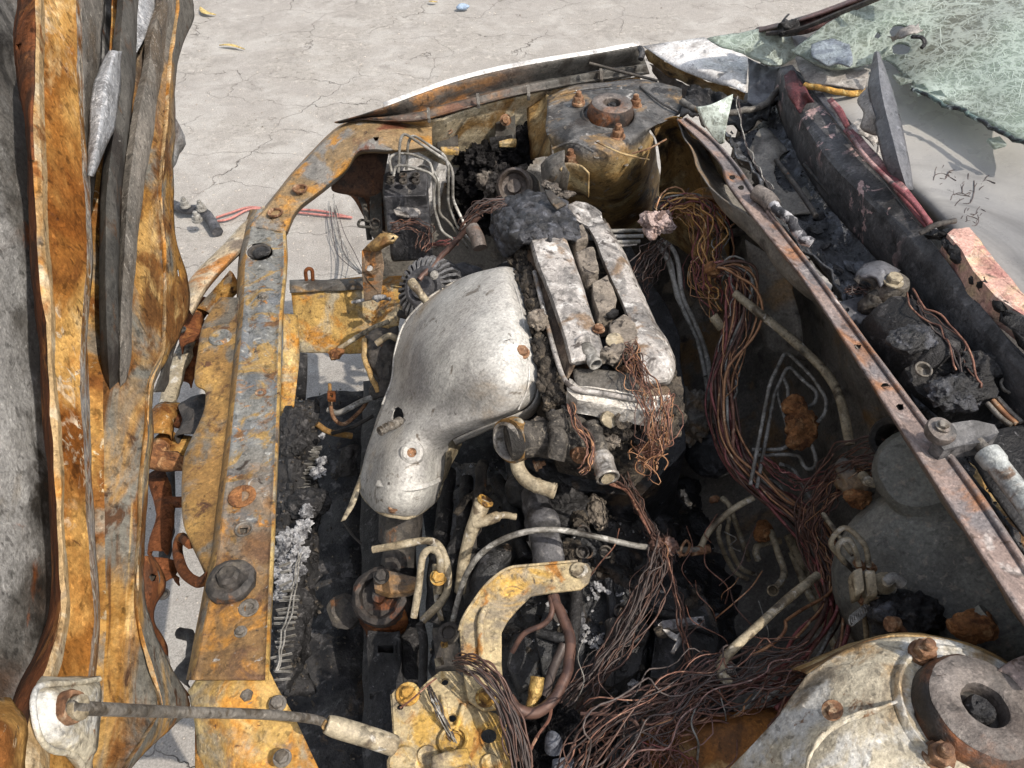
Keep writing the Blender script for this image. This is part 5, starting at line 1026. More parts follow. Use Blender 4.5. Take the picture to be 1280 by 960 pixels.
# black ribs and hoses left of the gearbox
for p, r, mm in (([(585, 600, .46), (580, 650, .47), (566, 700, .45), (560, 760, .4)], .012, m_char), ([(604, 580, .5), (596, 640, .5), (586, 700, .48), (590, 770, .42)], .010, m_rubber), ([(560, 590, .44), (556, 640, .44), (548, 700, .42), (540, 780, .38)], .014, m_char),
                 ([(620, 600, .48), (640, 640, .5), (655, 700, .5)], .012, m_oily), ([(570, 640, .48), (590, 620, .5), (612, 610, .5)], .006, m_crustychar), ([(630, 690, .5), (610, 720, .5), (600, 760, .48)], .02, m_oily), ([(720, 738, .56), (716, 800, .54), (690, 860, .5)], .008, m_char)):
    o = tube('burnt_hose', p, r, mm, gb, 12, 6, jit=.004)
crumbs('cinder_crumbs', [gsh], 1500, .0015, .005, m_crustychar, 'loose crumbs of grey cinder scattered over the black gearbox', 'cinders', 5)
crumbs('ash_specks', [gsh], 320, .0012, .0035, m_ash, 'white specks of ash scattered over the black gearbox', 'ash', 6)

# radiator remains, undertray
t = thing('radiator', 'collapsed black radiator core with bare fins and white ash behind the tie bar', 'radiator', W(370, 680, .3))
rows = [[(342, 505, .36), (366, 498, .38), (398, 505, .36)], [(342, 560, .38), (362, 560, .42), (395, 560, .37)], [(340, 640, .38), (362, 640, .40), (400, 640, .36)], [(338, 740, .38), (362, 740, .41), (394, 740, .36)], [(336, 820, .37), (360, 820, .39), (390, 830, .34)], [(334, 870, .34), (360, 870, .35), (388, 870, .30)]]
core = sheet('radiator_core', rows, m_char, t, (12, 10), .006, amp=.018, ns=30)
lump('slumped_tank', (366, 540, .42), (.03, .06, .025), m_char, t, .3, 70, 5); lump('slumped_tank', (384, 630, .40), (.04, .03, .02), m_char, t, .3, 70, 5)
def fin_row(p0, p1, n, ln, nm):
    a, b = toW(p0), toW(p1)
    d = (b - a).normalized(); s = d.cross(Vector((0, 0, 1))).normalized()
    for k in range(n):
        c = a.lerp(b, k / (n - 1)) + Vector((nz(Vector((k, 1, 0)), .9), nz(Vector((k, 5, 0)), .9), 0)) * .004
        l = ln * random.uniform(.7, 1.1); e = s * l + d * random.uniform(-.002, .006); h = Vector((0, 0, .006))
        mk('fin', [c, c + e, c + e - h, c - h, c + d * .0009, c + e + d * .0009, c + e - h + d * .0009, c - h + d * .0009], [(0, 1, 5, 4), (1, 2, 6, 5), (0, 3, 2, 1), (4, 5, 6, 7), (3, 0, 4, 7), (2, 3, 7, 6)], m_pipegrey, t, False)
fin_row((402, 556, .40), (385, 612, .40), 15, .022, 'a'); fin_row((362, 700, .44), (366, 735, .44), 4, .02, 'c'); fin_row((374, 742, .43), (362, 846, .41), 15, .032, 'b')
for x, y, z, r in ((352, 690, .42, .02), (366, 672, .43, .022), (378, 660, .43, .02), (356, 706, .42, .022), (372, 692, .43, .02), (384, 640, .42, .014), (398, 590, .41, .016), (402, 575, .41, .01), (360, 728, .42, .018), (350, 745, .41, .012), (376, 712, .42, .012), (392, 620, .41, .01), (402, 545, .41, .008)):
    lump('ash_heap', (x, y, z), (r * .8, r * .75, r * .35), m_ash, t, 1.5, 80, 5)
for k in range(2): tube('bare_wire', [(376 - k * 3, 690, .44), (370 - k * 4, 740, .43), (358 - k * 4, 790, .43), (346 - k * 2, 838, .42)], .0012, m_pipegrey, t, 5, 6, jit=.004)
ut = thing('undertray', 'charred black undertray and melted bumper mass left of the engine mount', 'undertray', W(420, 750, .1))
rows = [[(385, 500, .24), (430, 490, .25), (470, 490, .24)], [(384, 570, .22), (430, 570, .24), (470, 570, .22)], [(380, 680, .22), (430, 680, .24), (470, 680, .22)], [(370, 800, .22), (425, 800, .24), (470, 800, .22)], [(350, 900, .22), (420, 900, .23), (480, 900, .22)], [(330, 1000, .22), (420, 1000, .22), (500, 1000, .2)]]
m_tar = M('tarry_black_plastic', C(54, 52, 51), [(C(28, 27, 29), 14, .54, .08), (C(96, 93, 92), 40, .6, .06), (C(104, 84, 62), 9, .66, .05)], bump=((220, .0015), (70, .002)), rough=.65, spec=.25)
us = sheet('tray_sheet', rows, m_tar, ut, (12, 12), .006, amp=.008, ns=14)
crumbs('tray_crumbs', [us, core], 1800, .001, .004, m_crustychar, 'fine grey cinder crumbs over the black undertray', 'cinders', 8)
for p, r, mm in (([(410, 512, .40), (424, 516, .40), (452, 502, .42), (474, 494, .44)], .006, m_pipegrey), ([(412, 490, .42), (416, 520, .40), (430, 530, .38), (450, 514, .40), (460, 500, .42)], .004, m_bolt), ([(412, 480, .44), (413, 498, .43)], .0035, m_ochre), ([(414, 542, .36), (440, 534, .36), (466, 520, .38)], .004, m_rubber), ([(396, 530, .38), (412, 540, .36), (440, 545, .34)], .006, m_ochre), ([(428, 650, .34), (440, 668, .34), (452, 680, .33)], .0025, m_rubber)):
    tube('burnt_bracket_wire', p, r, mm, ut, 8, 6)
prism('square_clip', [(409, 488, .445), (419, 488, .445), (419, 499, .44), (409, 499, .44)], .008, m_redrust, ut, .001, holes=[[(412, 491, .444), (416, 491, .444), (416, 496, .441), (412, 496, .441)]])
rows = [[(418, 600, .30), (438, 594, .30), (448, 590, .30)], [(418, 614, .29), (440, 604, .30), (452, 600, .29)]]
sheet('melted_fold', [[(414, 598, .30), (430, 596, .31), (448, 594, .30)], [(420, 590, .32), (434, 574, .34), (446, 572, .33)], [(430, 560, .33), (440, 556, .34), (450, 560, .32)]], m_tar, ut, (8, 8), .004, amp=.01, ns=40)

# engine mount
t = thing('engine_mount', 'round black rubber engine mount with rusty shell and flat arm', 'engine mount', W(474, 745, .2))
mc = W(474, 744, .42)
lathe('mount_shell', mc, (-.15, -.35, .95), [(.040, -.06), (.046, -.05), (.047, -.015), (.044, .0), (.036, .004), (.031, .0), (.030, -.015), (.012, -.016), (.012, .004), (0, .004)], M('rusty_black_rubber', C(60, 54, 50), [(C(128, 74, 38), 16, .57, .05), (C(36, 34, 34), 14, .55, .06)], rough=.6), t, 36, .003)
prism('mount_arm', [(466, 716, .445), (478, 712, .45), (500, 716, .45), (522, 722, .45), (526, 732, .445), (510, 740, .44), (486, 742, .44), (468, 736, .44)], .014, M('mount_arm_steel', C(96, 88, 80), [(C(160, 122, 78), 9, .54, .06)], rough=.6), t, .004)
bolt(W(477, 721, .452), .012, m_rubber, t, (0, -.2, 1), 'hex', 'mount_bolt')
lathe('mount_foot', W(430, 764, .34), (-.1, -.4, .9), [(.026, -.03), (.028, .0), (.018, .008), (.008, .008), (0, .006)], m_rubber, t, 24, .003)
prism('mount_post', [(460, 788, .38), (500, 788, .38), (504, 860, .33), (462, 866, .33)], .06, m_char, t, .006, .004, 30, holes=[[(472, 806, .37), (492, 806, .37), (492, 816, .365), (472, 816, .365)]])
sheet('mount_skirt', [[(446, 752, .40), (456, 770, .40), (484, 776, .40), (506, 762, .41)], [(448, 768, .37), (460, 786, .37), (486, 790, .37), (510, 776, .38)], [(455, 780, .33), (464, 800, .33), (486, 802, .33), (505, 790, .34)]], m_redrust, t, (5, 6), .003, amp=.004, ns=30)

# coolant pipes, forked tube, long cable
t = thing('coolant_pipe', 'pair of pale hooped coolant pipes beside the engine mount', 'pipe', W(540, 700, .4))
pipe('pipe_run', [(466, 687, .53), (500, 681, .54), (536, 674, .55), (552, 684, .55), (560, 710, .54), (560, 745, .50), (528, 776, .48)], .0068, m_pipe, t, .02, 12)
pipe('pipe_run', [(517, 772, .50), (522, 745, .52), (528, 694, .56), (536, 686, .565), (546, 688, .565), (551, 698, .56), (549, 740, .5)], .0062, m_pipe, t, .014, 12)
pipe('pipe_run', [(544, 705, .5), (545, 745, .47), (552, 776, .45)], .005, m_pipe, t, .014, 10)
bolt(W(548, 722, .53), .012, m_orangeedge, t, (0, -.3, 1), 'hex', 'pipe_nut')
t = thing('forked_tube', 'yellowish cast tube with open top and side stub beside the gearbox', 'tube', W(590, 690, .4))
tube('main_tube', [(604, 626, .60), (597, 645, .59), (588, 668, .57), (580, 700, .54), (575, 740, .5)], lambda f: .0115 - .004 * min(1, f * 1.6), m_pipe, t, 16, 6, .002)
tube('side_stub', [(592, 655, .585), (610, 650, .59), (628, 644, .59), (645, 646, .585)], lambda f: .008 if f < .6 else .005, m_pipe, t, 12, 6)
lathe('tube_mouth', W(606, 627, .603), (.5, .3, .8), [(.0105, -.004), (.0125, .0), (.0115, .004), (.008, .004), (.007, -.006), (0, -.006)], m_orangeedge, t, 20, .001)
t = thing('control_cable', 'long pale control cable arching over the gearbox to a small rusty clip', 'cable', W(700, 670, .5))
tube('cable_sheath', [(565, 781, .48), (572, 752, .53), (584, 716, .58), (606, 688, .61), (645, 668, .63), (692, 662, .63), (745, 671, .62), (800, 683, .60), (850, 687, .58), (882, 687, .57)], .0042, m_pipegrey, t, 8, 8)
tube('cable_end', [(876, 684, .575), (884, 668, .58), (900, 650, .59), (920, 634, .60), (942, 622, .61)], .0045, m_pipe, t, 8)
tube('cable_clip', [(842, 688, .60), (856, 694, .60), (862, 682, .60), (858, 676, .60), (852, 684, .60), (850, 696, .60)], .002, m_bolt, t, 6)
lathe('cable_ferrule', W(880, 687, .57), (1, 0, 0), [(.006, -.02), (.007, 0), (.006, .008), (0, .008)], m_bolt, t, 12)
t = thing('linkage_ball', 'small dark linkage socket with pale pins between pipes and battery bracket', 'linkage', W(560, 800, .4))
prism('socket_body', [(540, 784, .47), (566, 784, .48), (574, 806, .47), (572, 832, .45), (544, 836, .44)], .03, m_rubber, t, .005, .004, 40)
lathe('socket_ring', W(561, 792, .49), (0, -.3, 1), [(.015, 0), (.015, .006), (.010, .009), (.008, .004), (0, .004)], m_rubber, t, 20, .001)
tube('pale_pin', [(556, 808, .49), (555, 803, .495)], .005, m_orangeedge, t, 8); tube('pale_pin', [(550, 832, .48), (548, 822, .485)], .006, m_pipe, t, 8)
pipe('lever', [(525, 780, .48), (530, 800, .46), (528, 860, .42)], .008, m_char, t)

# battery bracket and plate
t = thing('battery_bracket', 'bent cream and yellow rusted battery bracket with bolted arm', 'bracket', W(620, 790, .5))
prism('bracket_arm', [(574, 786, .60), (577, 772, .60), (590, 750, .605), (606, 732, .61), (620, 718, .612), (634, 710, .613), (680, 706, .613), (722, 702, .612), (735, 704, .612), (740, 713, .612), (736, 728, .61), (726, 736, .61), (690, 740, .61), (664, 744, .61), (648, 760, .607), (634, 776, .603), (627, 790, .60),
                      (627, 830, .597), (629, 858, .595), (622, 886, .592), (604, 888, .592), (585, 876, .593), (580, 848, .595), (576, 815, .597)], .005, m_tray, t, .0015)
pipe('arm_bead', [(607, 760, .607), (600, 775, .605), (601, 800, .603), (604, 830, .6)], .0055, m_tray, t, .02)
pipe('arm_edge', [(574, 788, .603), (578, 772, .604), (606, 731, .613), (633, 709, .616), (722, 701, .615)], .0022, m_tray, t, .015)
bolt(W(724, 713, .614), .0115, m_pipe, t, kind='washer', name='bracket_bolt'); bolt(W(607, 872, .596), .012, m_orangeedge, t, kind='hex', name='bracket_bolt')
t = thing('battery_tray_plate', 'square cream and yellow rusted battery tray plate with round holes at the picture bottom', 'plate', W(560, 920, .5))
prism('tray_plate', [(490, 867, .58), (496, 860, .58), (510, 855, .58), (523, 862, .58), (536, 850, .58), (550, 839, .58), (570, 839, .58), (581, 848, .58), (586, 880, .58), (620, 892, .58), (633, 906, .58), (639, 960, .58), (641, 1010, .58), (497, 1010, .58)], .006, m_tray, t, .0015,
      holes=[circ(556, 852, .58, 4.5), circ(611, 919, .58, 10, 10), circ(567, 927, .58, 13, 12), circ(565, 897, .58, 5.5), circ(500, 883, .58, 4.5)])
lathe('hole_collar', (567, 927, .581), (0, 0, 1), [(.016, .0), (.018, .004), (.016, .006), (.0135, .005), (.013, -.006)], m_tray, t, 24, .001)
bolt(W(510, 868, .581), .0145, m_orangeedge, t, kind='washer', name='tray_bolt'); bolt(W(510, 868, .584), .010, m_orangeedge, t, kind='hex', name='tray_bolt')
for x, y, r in ((504, 952, .018), (612, 955, .012), (534, 945, .013)): lathe('pressed_dimple', (x, y, .581), (0, 0, 1), [(r, 0), (r * .8, .004), (r * .5, .003), (0, .0)], m_tray, t, 20, .001)
rows = [[(540, 948, .6), (544, 944, .605), (580, 936, .605), (584, 940, .6)], [(540, 956, .6), (546, 952, .606), (582, 944, .606), (586, 950, .6)], [(536, 975, .59), (550, 966, .595), (586, 955, .595), (590, 960, .59)]]
sheet('tray_tab', rows, m_tray, t, (4, 4), .002)
pipe('tray_rib', [(553, 870, .583), (558, 900, .584), (562, 915, .583)], .004, m_tray, t); pipe('tray_rib', [(580, 880, .583), (574, 900, .584), (570, 914, .583)], .004, m_tray, t)
sheet('tray_flange', [[(489, 868, .578), (489, 868, .52)], [(493, 930, .578), (493, 930, .52)], [(497, 1010, .578), (497, 1010, .52)]], m_tray, t, (4, 3), .002)
t = thing('terminal_sleeve', 'small glossy gold terminal sleeve beside the loop of thick cable', 'terminal', W(668, 860, .5))
tube('sleeve_body', [(672, 846, .60), (670, 860, .595), (664, 884, .585)], lambda f: .0085 if f < .75 else .007, M('gold_terminal', C(206, 172, 104), [(C(130, 96, 50), 40, .56, .08)], rough=.35, metal=.4), t, 14, 6)
prism('grey_connector', [(690, 948, .60), (716, 944, .605), (720, 962, .6), (722, 985, .59), (694, 990, .59)], .03, m_block, t, .003, .001)
tube('connector_neck', [(692, 938, .59), (692, 926, .6), (694, 922, .6)], .010, m_block, t, 12)
t = thing('charred_fluff', 'mat of grey fibrous ash beside the grey connector at the picture bottom', 'ash', W(700, 915, .5))
for x, y, r in ((690, 915, .035), (716, 922, .03), (680, 945, .035), (730, 940, .03), (670, 915, .025), (745, 915, .025)): lump('fibre_wad', (x, y, .56), (r, r * .8, r * .5), m_wooldark, t, .9, 45, 5)
# small silver lever on the gearbox
t = thing('shift_lever', 'small silver shift lever and scorched plate on the black gearbox', 'lever', W(850, 785, .5))
prism('lever_plate', [(822, 781, .56), (828, 776, .56), (850, 773, .56), (880, 770, .56), (882, 783, .555), (850, 787, .555), (830, 789, .555)], .003, M('speckled_silver', C(150, 146, 146), [(C(60, 56, 56), 50, .54, .05)], rough=.4, metal=.3), t, .001, holes=[circ(875, 776, .56, 3.5)])
tube('lever_shaft', [(822, 785, .57), (826, 792, .565), (838, 790, .57)], .006, m_crustychar, t, 10)
prism('lever_arm', [(828, 786, .575), (836, 787, .575), (846, 793, .575), (851, 789, .575), (856, 793, .575), (854, 800, .575), (843, 817, .57), (838, 815, .57), (846, 801, .575), (836, 795, .575)], .003, m_alu, t, .001, holes=[circ(851, 795, .575, 1.8, 1.8, 8)])
t = thing('clamp_fitting', 'small bright clamp fitting at the foot of the cream tube', 'fitting', W(905, 835, .5))
prism('fitting_plate', [(890, 828, .58), (905, 824, .585), (916, 826, .585), (918, 842, .575), (900, 846, .572)], .008, m_alu, t, .002, .002, 60)
bolt(W(912, 836, .585), .006, m_steelnew, t, kind='hex', name='fitting_bolt')
# ------------------------------------------------------------------ brake pipes, valve, booster along the firewall
t = thing('cream_pipe', 'straight cream pipe running diagonally between the copper looms', 'pipe', W(960, 780, .5))
pipe('pipe_run', [(1022, 719, .68), (985, 748, .69), (915, 812, .685), (901, 828, .68), (902, 846, .68), (912, 852, .675)], .0062, m_pipe, t, .02, 12)
t = thing('vapour_pipe', 'long beige pipe curving down the sooty firewall past the rusty valve', 'pipe', W(1030, 470, .7))
pipe('pipe_run', [(918, 366, .78), (945, 388, .77), (990, 424, .76), (1035, 466, .75), (1052, 500, .74), (1062, 556, .71)], .0075, m_pipe, t, .04, 12)
t = thing('brake_line_set', 'set of thin pale brake lines in nested triangles around the rusty valve', 'pipes', W(985, 500, .6))
for p in ([(938, 606, .64), (962, 480, .70), (982, 438, .72), (1016, 472, .71), (1034, 500, .70), (1031, 520, .69), (1014, 534, .68)], [(946, 610, .63), (968, 492, .69), (985, 456, .71), (1006, 478, .70), (1022, 490, .70), (1019, 504, .69), (1011, 508, .68)],
          [(985, 500, .69), (985, 484, .70), (978, 470, .70), (970, 490, .69), (984, 530, .67), (986, 556, .66), (978, 562, .65), (940, 562, .64)], [(1013, 552, .67), (1020, 572, .66), (1019, 584, .65), (1011, 588, .65), (1004, 582, .65), (1000, 570, .65), (988, 568, .65), (944, 569, .63)],
          [(944, 569, .62), (938, 600, .62), (960, 622, .61), (990, 648, .60)], [(975, 580, .63), (992, 586, .62), (1002, 604, .61), (1016, 628, .6)], [(960, 598, .62), (974, 606, .61), (984, 630, .6), (994, 650, .58)]):
    pipe('brake_line', p, .0034, m_pipegrey, t, .012, 8)
t = thing('brake_valve', 'lumpy red rusted brake valve between the thin pale lines', 'valve', W(1000, 528, .6))
lump('valve_body', (1001, 530, .68), (.024, .022, .016), m_ironrust, t, .45, 45, 5); lump('valve_top', (994, 508, .69), (.018, .014, .013), m_ironrust, t, .45, 45, 4); lump('valve_foot', (1000, 550, .67), (.020, .013, .012), m_ironrust, t, .45, 45, 4)
t = thing('heater_pipe', 'group of grey heater pipes under the cowl running down past copper wires', 'pipes', W(850, 380, .6))
for p in ([(826, 300, .74), (838, 306, .74), (848, 324, .73), (852, 372, .70), (868, 402, .68), (884, 442, .66), (890, 490, .62)], [(822, 306, .73), (832, 318, .73), (842, 350, .71), (852, 384, .69), (872, 420, .66), (882, 470, .63)], [(830, 312, .72), (840, 330, .72), (844, 366, .70), (858, 396, .68), (878, 436, .65), (886, 500, .60)]):
    pipe('pipe_run', p, .0048, m_pipegrey, t, .03, 10)
for y, x1 in ((288, 806), (295, 804), (302, 800)): pipe('cross_pipe', [(758, y + 1, .76), (x1, y, .76)], .0042, m_pipegrey, t, .01, 10)
pipe('cross_pipe', [(768, 308, .755), (796, 305, .755)], .003, m_alu, t)
t = thing('clutch_pipe', 'tangle of tan pipes descending into the dark beside the gearbox', 'pipes', W(930, 690, .45))
for p, r in (([(902, 622, .55), (912, 630, .55), (918, 650, .53), (930, 682, .48), (936, 700, .45)], .005), ([(900, 655, .54), (897, 668, .53), (904, 690, .5), (918, 716, .46), (935, 724, .45)], .0042), ([(908, 640, .54), (912, 652, .54), (908, 664, .52), (914, 690, .5), (926, 712, .47), (944, 718, .45)], .0042),
             ([(948, 700, .5), (944, 690, .51), (946, 682, .51), (958, 678, .51), (976, 676, .51)], .006), ([(985, 668, .52), (1000, 700, .50), (1016, 724, .48), (1026, 760, .46)], .009), ([(964, 664, .54), (972, 690, .54), (982, 716, .54), (975, 730, .55), (966, 738, .56)], .0058), ([(990, 690, .5), (1010, 740, .48), (1038, 790, .46), (1050, 830, .44)], .007)):
    pipe('pipe_run', p, r, m_pipe, t, .014, 10)
lathe('pipe_mouth', W(966, 738, .562), (-.3, -.4, .8), [(.0075, -.003), (.008, .001), (.006, .002), (.0045, -.006), (0, -.006)], m_pipe, t, 16)
lump('rusty_knuckle', (956, 665, .53), (.014, .014, .014), m_ironrust, t, .4, 50, 4); lump('rusty_knuckle', (893, 624, .56), (.008, .006, .006), m_bolt, t, .4, 60, 3)
t = thing('bent_hose_fitting', 'pale U shaped fitting and rusty clamp on the firewall below the loom', 'fitting', W(1095, 600, .7))
pipe('hose_elbow', [(1078, 594, .75), (1084, 602, .755), (1096, 604, .755), (1106, 598, .75), (1110, 590, .75)], .0075, m_pipe, t, .014, 12)
lump('rusty_clamp', (1110, 590, .76), (.010, .012, .010), m_ironrust, t, .6, 70, 4); lump('rusty_stud', (1072, 622, .72), (.014, .012, .012), m_ironrust, t, .6, 60, 4); lump('dark_mass', (1066, 600, .71), (.02, .03, .02), m_firewall, t, .4, 40, 4)
# booster
bo = thing('brake_booster', 'large matt black round brake booster below the cowl lip', 'brake booster', W(1180, 720, .6))
bc, ba = Vector((.555, .365, .715)), Vector((-.75, -.12, .6))
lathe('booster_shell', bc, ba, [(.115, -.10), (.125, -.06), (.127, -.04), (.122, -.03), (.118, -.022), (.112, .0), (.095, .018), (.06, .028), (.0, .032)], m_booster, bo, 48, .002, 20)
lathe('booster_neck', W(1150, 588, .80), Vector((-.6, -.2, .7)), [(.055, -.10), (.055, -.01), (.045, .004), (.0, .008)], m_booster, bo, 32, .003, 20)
lump('booster_valve', (1218, 784, .79), (.020, .016, .014), m_ironrust, bo, .4, 50, 4)
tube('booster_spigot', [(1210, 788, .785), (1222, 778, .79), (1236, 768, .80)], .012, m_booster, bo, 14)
sheet('golden_firewall_strip', [[(1184, 576, .84), (1206, 574, .845)], [(1204, 600, .845), (1236, 596, .85)], [(1230, 640, .85), (1268, 622, .855)], [(1270, 700, .855), (1310, 670, .86)]], m_gold, fw, (5, 5), .003, amp=.003)
# fittings at the master cylinder
t = thing('brake_union_block', 'cream brass brake union block with looped pale pipes beside the booster', 'union block', W(1080, 725, .6))
prism('union_body', [(1067, 712, .765), (1078, 708, .768), (1081, 740, .755), (1070, 744, .752)], .02, m_pipe, t, .002, .0015, 60); prism('union_body', [(1082, 712, .768), (1094, 712, .768), (1098, 744, .755), (1085, 746, .752)], .02, m_pipe, t, .002, .0015, 60)
for x, y in ((1074, 706), (1088, 708), (1076, 748), (1092, 750)): lathe('union_nut', (x, y, .745 if y < 730 else .735), (0, -.8, .3), [(.004, -.007), (.0055, -.005), (.0055, .005), (.004, .007), (0, .007)], m_bolt, t, 6)
for p in ([(1074, 708, .75), (1070, 690, .76), (1062, 672, .77), (1048, 678, .765), (1046, 692, .75), (1066, 712, .73), (1090, 740, .70)], [(1086, 708, .75), (1084, 688, .765), (1078, 676, .775), (1056, 656, .78), (1040, 672, .77), (1038, 682, .76), (1056, 704, .73)], [(1028, 642, .72), (1046, 666, .72), (1066, 694, .72)], [(1078, 750, .73), (1082, 780, .72), (1084, 806, .70)], [(1092, 752, .73), (1096, 778, .72), (1108, 800, .70)]):
    pipe('brake_line', p, .0036, m_pipe, t, .010, 10)
lathe('bleed_elbow', W(1106, 728, .755), (-.2, -.3, .9), [(.012, -.02), (.012, 0), (.007, .006), (.006, .01), (0, .01)], m_pipe, t, 16, .001)
tube('bleed_arm', [(1106, 728, .76), (1118, 722, .765), (1128, 730, .76)], .006, m_pipegrey, t, 10)
t = thing('master_cylinder_cap', 'crumpled black melted reservoir cap with a small rusty tap beside the near tower', 'cap', W(1130, 775, .6))
lump('melted_cap', (1132, 770, .74), (.034, .028, .022), m_char, t, .5, 40, 5); lump('melted_cap', (1110, 768, .75), (.016, .012, .010), m_bluechar, t, .4, 60, 4)
tube('tap', [(1112, 780, .77), (1122, 782, .765), (1134, 796, .76)], lambda f: .008 if f < .5 else .004, m_bolt, t, 12)
t = thing('coil_spring', 'tiny coil spring among wires left of the union block', 'spring', W(1078, 775, .6))
V = [W(1064 + 2.6 * k / 8 + 4 * math.cos(k * .785), 776 - 1.0 * k / 8 * 2 + 7 * math.sin(k * .785), .735) for k in range(60)]
vv, ff = [], []; tubemesh(vv, ff, V, .0011, 5); mk('spring_wire', vv, ff, m_pipegrey, t, True, 0)

# ------------------------------------------------------------------ looms
m_mix = [m_copper, m_copper2, m_copper3, m_redwire, m_copper4]
m_goldwire = M('golden_scaled_wire', C(206, 158, 96), [(C(150, 104, 66), 60, .54, .08), (C(220, 200, 170), 70, .6, .06)], bump=(), rough=.55, metal=.1, we=0)
t = thing('wiring_loom', 'copper wires cascading from a pink white wad below the far tower', 'wiring', W(870, 300, .7))
harness(t, [(826, 268, .80, .6), (850, 256, .81, .9), (872, 258, .81, 1.0), (884, 284, .79, 1.5), (882, 326, .76, 1.5), (884, 362, .73, 1.3), (900, 388, .72, .9)], 25, .022, .0014, [m_copper4, m_goldwire, m_redwire, m_copper2, m_pipegrey], 12, 1.9, 3)
harness(t, [(850, 262, .80, .8), (866, 276, .79, 1.3), (872, 312, .76, 1.6), (866, 350, .73, 1.6), (888, 372, .72, .6)], 17, .018, .001, [m_goldwire, m_redwire, m_copper4], 6, 1.3, 4)
harness(t, [(832, 300, .77, .8), (820, 318, .75, 1.4), (806, 344, .72, 2.0), (796, 368, .70, 2.2)], 21, .016, .001, [m_copper3, m_copper2, m_copper], 6, 1.5, 5)
lump('insulation_wad', (822, 277, .805), (.024, .018, .016), m_pinkwool, t, .7, 50, 5); lump('insulation_wad', (812, 290, .79), (.009, .018, .008), m_pinkwool, t, .5, 60, 4); lump('insulation_wad', (832, 256, .80), (.022, .014, .012), m_wool, t, .6, 60, 4)
t = thing('main_wiring_loom', 'thick loom of bare copper wires running down the firewall to the near tower', 'wiring', W(950, 560, .6))
harness(t, [(886, 340, .78, .5), (910, 332, .795, .9), (930, 350, .78, 1.3), (924, 400, .74, 1.4), (906, 462, .69, 1.2), (902, 520, .66, 1.0), (920, 578, .63, 1.1), (960, 618, .61, 1.0), (1004, 650, .60, 1.0), (1034, 700, .61, 1.1), (1044, 760, .62, 1.0), (1020, 806, .63, 1.6), (985, 838, .63, 1.8), (945, 862, .64, 1.8)], 24, .021, .0021, [m_copper, m_redwire, m_copper4, m_copper2, m_pipegrey], 16, 1.9, 7, 8)
harness(t, [(900, 338, .79, .8), (920, 342, .79, 1.2), (926, 390, .75, 1.2), (912, 440, .71, 1.3), (904, 500, .67, 1.0)], 14, .018, .0015, [m_copper2, m_copper4, m_pipegrey], 6, 1.2, 9)
lathe('loom_ferrule', (890, 337, .79), (-.6, .2, .4), [(.009, -.008), (.010, -.006), (.010, .008), (.008, .01), (0, .01)], m_ironrust, t, 14, .001)
lathe('loom_ferrule', (897, 403, .74), (-.3, .5, .4), [(.006, -.012), (.007, -.01), (.007, .012), (.004, .012), (0, .01)], m_pipe, t, 12, .001)
t = thing('bulkhead_wiring_loom', 'fan of copper wires coming through the firewall hole below the valve', 'wiring', W(1060, 590, .7))
harness(t, [(1118, 570, .76, .9), (1082, 568, .75, 1.3), (1048, 584, .71, 1.2), (1026, 618, .67, 1.0), (1010, 652, .64, 1.0), (1024, 690, .62, 1.0), (1040, 730, .62, 1.1)], 39, .022, .001, [m_copper, m_copper2, m_copper3, m_copper4], 12, 1.0, 11, 8)
harness(t, [(952, 576, .66, .7), (980, 596, .65, .8), (1010, 606, .66, .8), (1040, 596, .69, .8)], 12, .012, .001, [m_redwire, m_copper2], 4, 1.3, 12)
t = thing('gearbox_wiring_loom', 'dark brown wires running down across the black gearbox', 'wiring', W(790, 770, .5))
harness(t, [(826, 668, .60, .5), (824, 700, .60, .9), (806, 750, .59, 1.1), (776, 802, .57, .9), (748, 842, .56, .8), (722, 872, .55, 1.3), (700, 905, .54, 2.0)], 39, .018, .001, [m_copper2, m_copper3, m_copper2, m_copper3], 12, 1.5, 13, 8)
harness(t, [(780, 590, .62, .8), (790, 615, .60, .9), (806, 645, .60, .7), (824, 680, .60, .8), (838, 700, .6, 1.1)], 16, .014, .0009, [m_copper3, m_copper2], 6, 1.2, 14)
harness(t, [(832, 690, .60, .5), (846, 740, .59, .7), (856, 790, .58, .6), (870, 840, .6, .8)], 7, .012, .0011, [m_copper, m_copper2], 3, 1.2, 15)
lump('loom_knot', (828, 682, .60), (.018, .014, .012), m_copper2, t, .7, 60, 4)
m_pinkwire = M('pinkish_grey_wire', C(150, 116, 108), [(C(104, 80, 76), 60, .53, .1), (C(184, 160, 150), 80, .62, .05)], bump=(), rough=.6, metal=.05, we=0)
t = loom_heap = thing('near_wiring_loom', 'tangled heap of bare copper wires in front of the near strut tower', 'wiring', W(860, 890, .6))
harness(t, [(1012, 826, .67, 1.1), (965, 842, .66, 1.5), (920, 858, .66, 1.5), (872, 872, .66, 1.2), (828, 900, .65, 1.5), (780, 930, .64, 1.7), (744, 970, .62, 1.7), (720, 1010, .6, 1.6)], 45, .027, .0011, [m_copper, m_copper2, m_copper3, m_pinkwire], 18, 1.5, 17, 8)
harness(t, [(906, 838, .64, .7), (880, 842, .65, 1.0), (850, 862, .65, 1.3), (820, 905, .64, 1.6), (800, 950, .62, 1.5), (790, 1000, .6, 1.3)], 17, .024, .0011, [m_pinkwire, m_copper, m_copper3], 8, 1.7, 18)
harness(t, [(770, 886, .62, .7), (748, 920, .62, 1.0), (735, 960, .61, 1.2), (725, 1010, .59, 1.3)], 11, .016, .0011, [m_copper3, m_copper2, m_copper], 6, 1.2, 19)
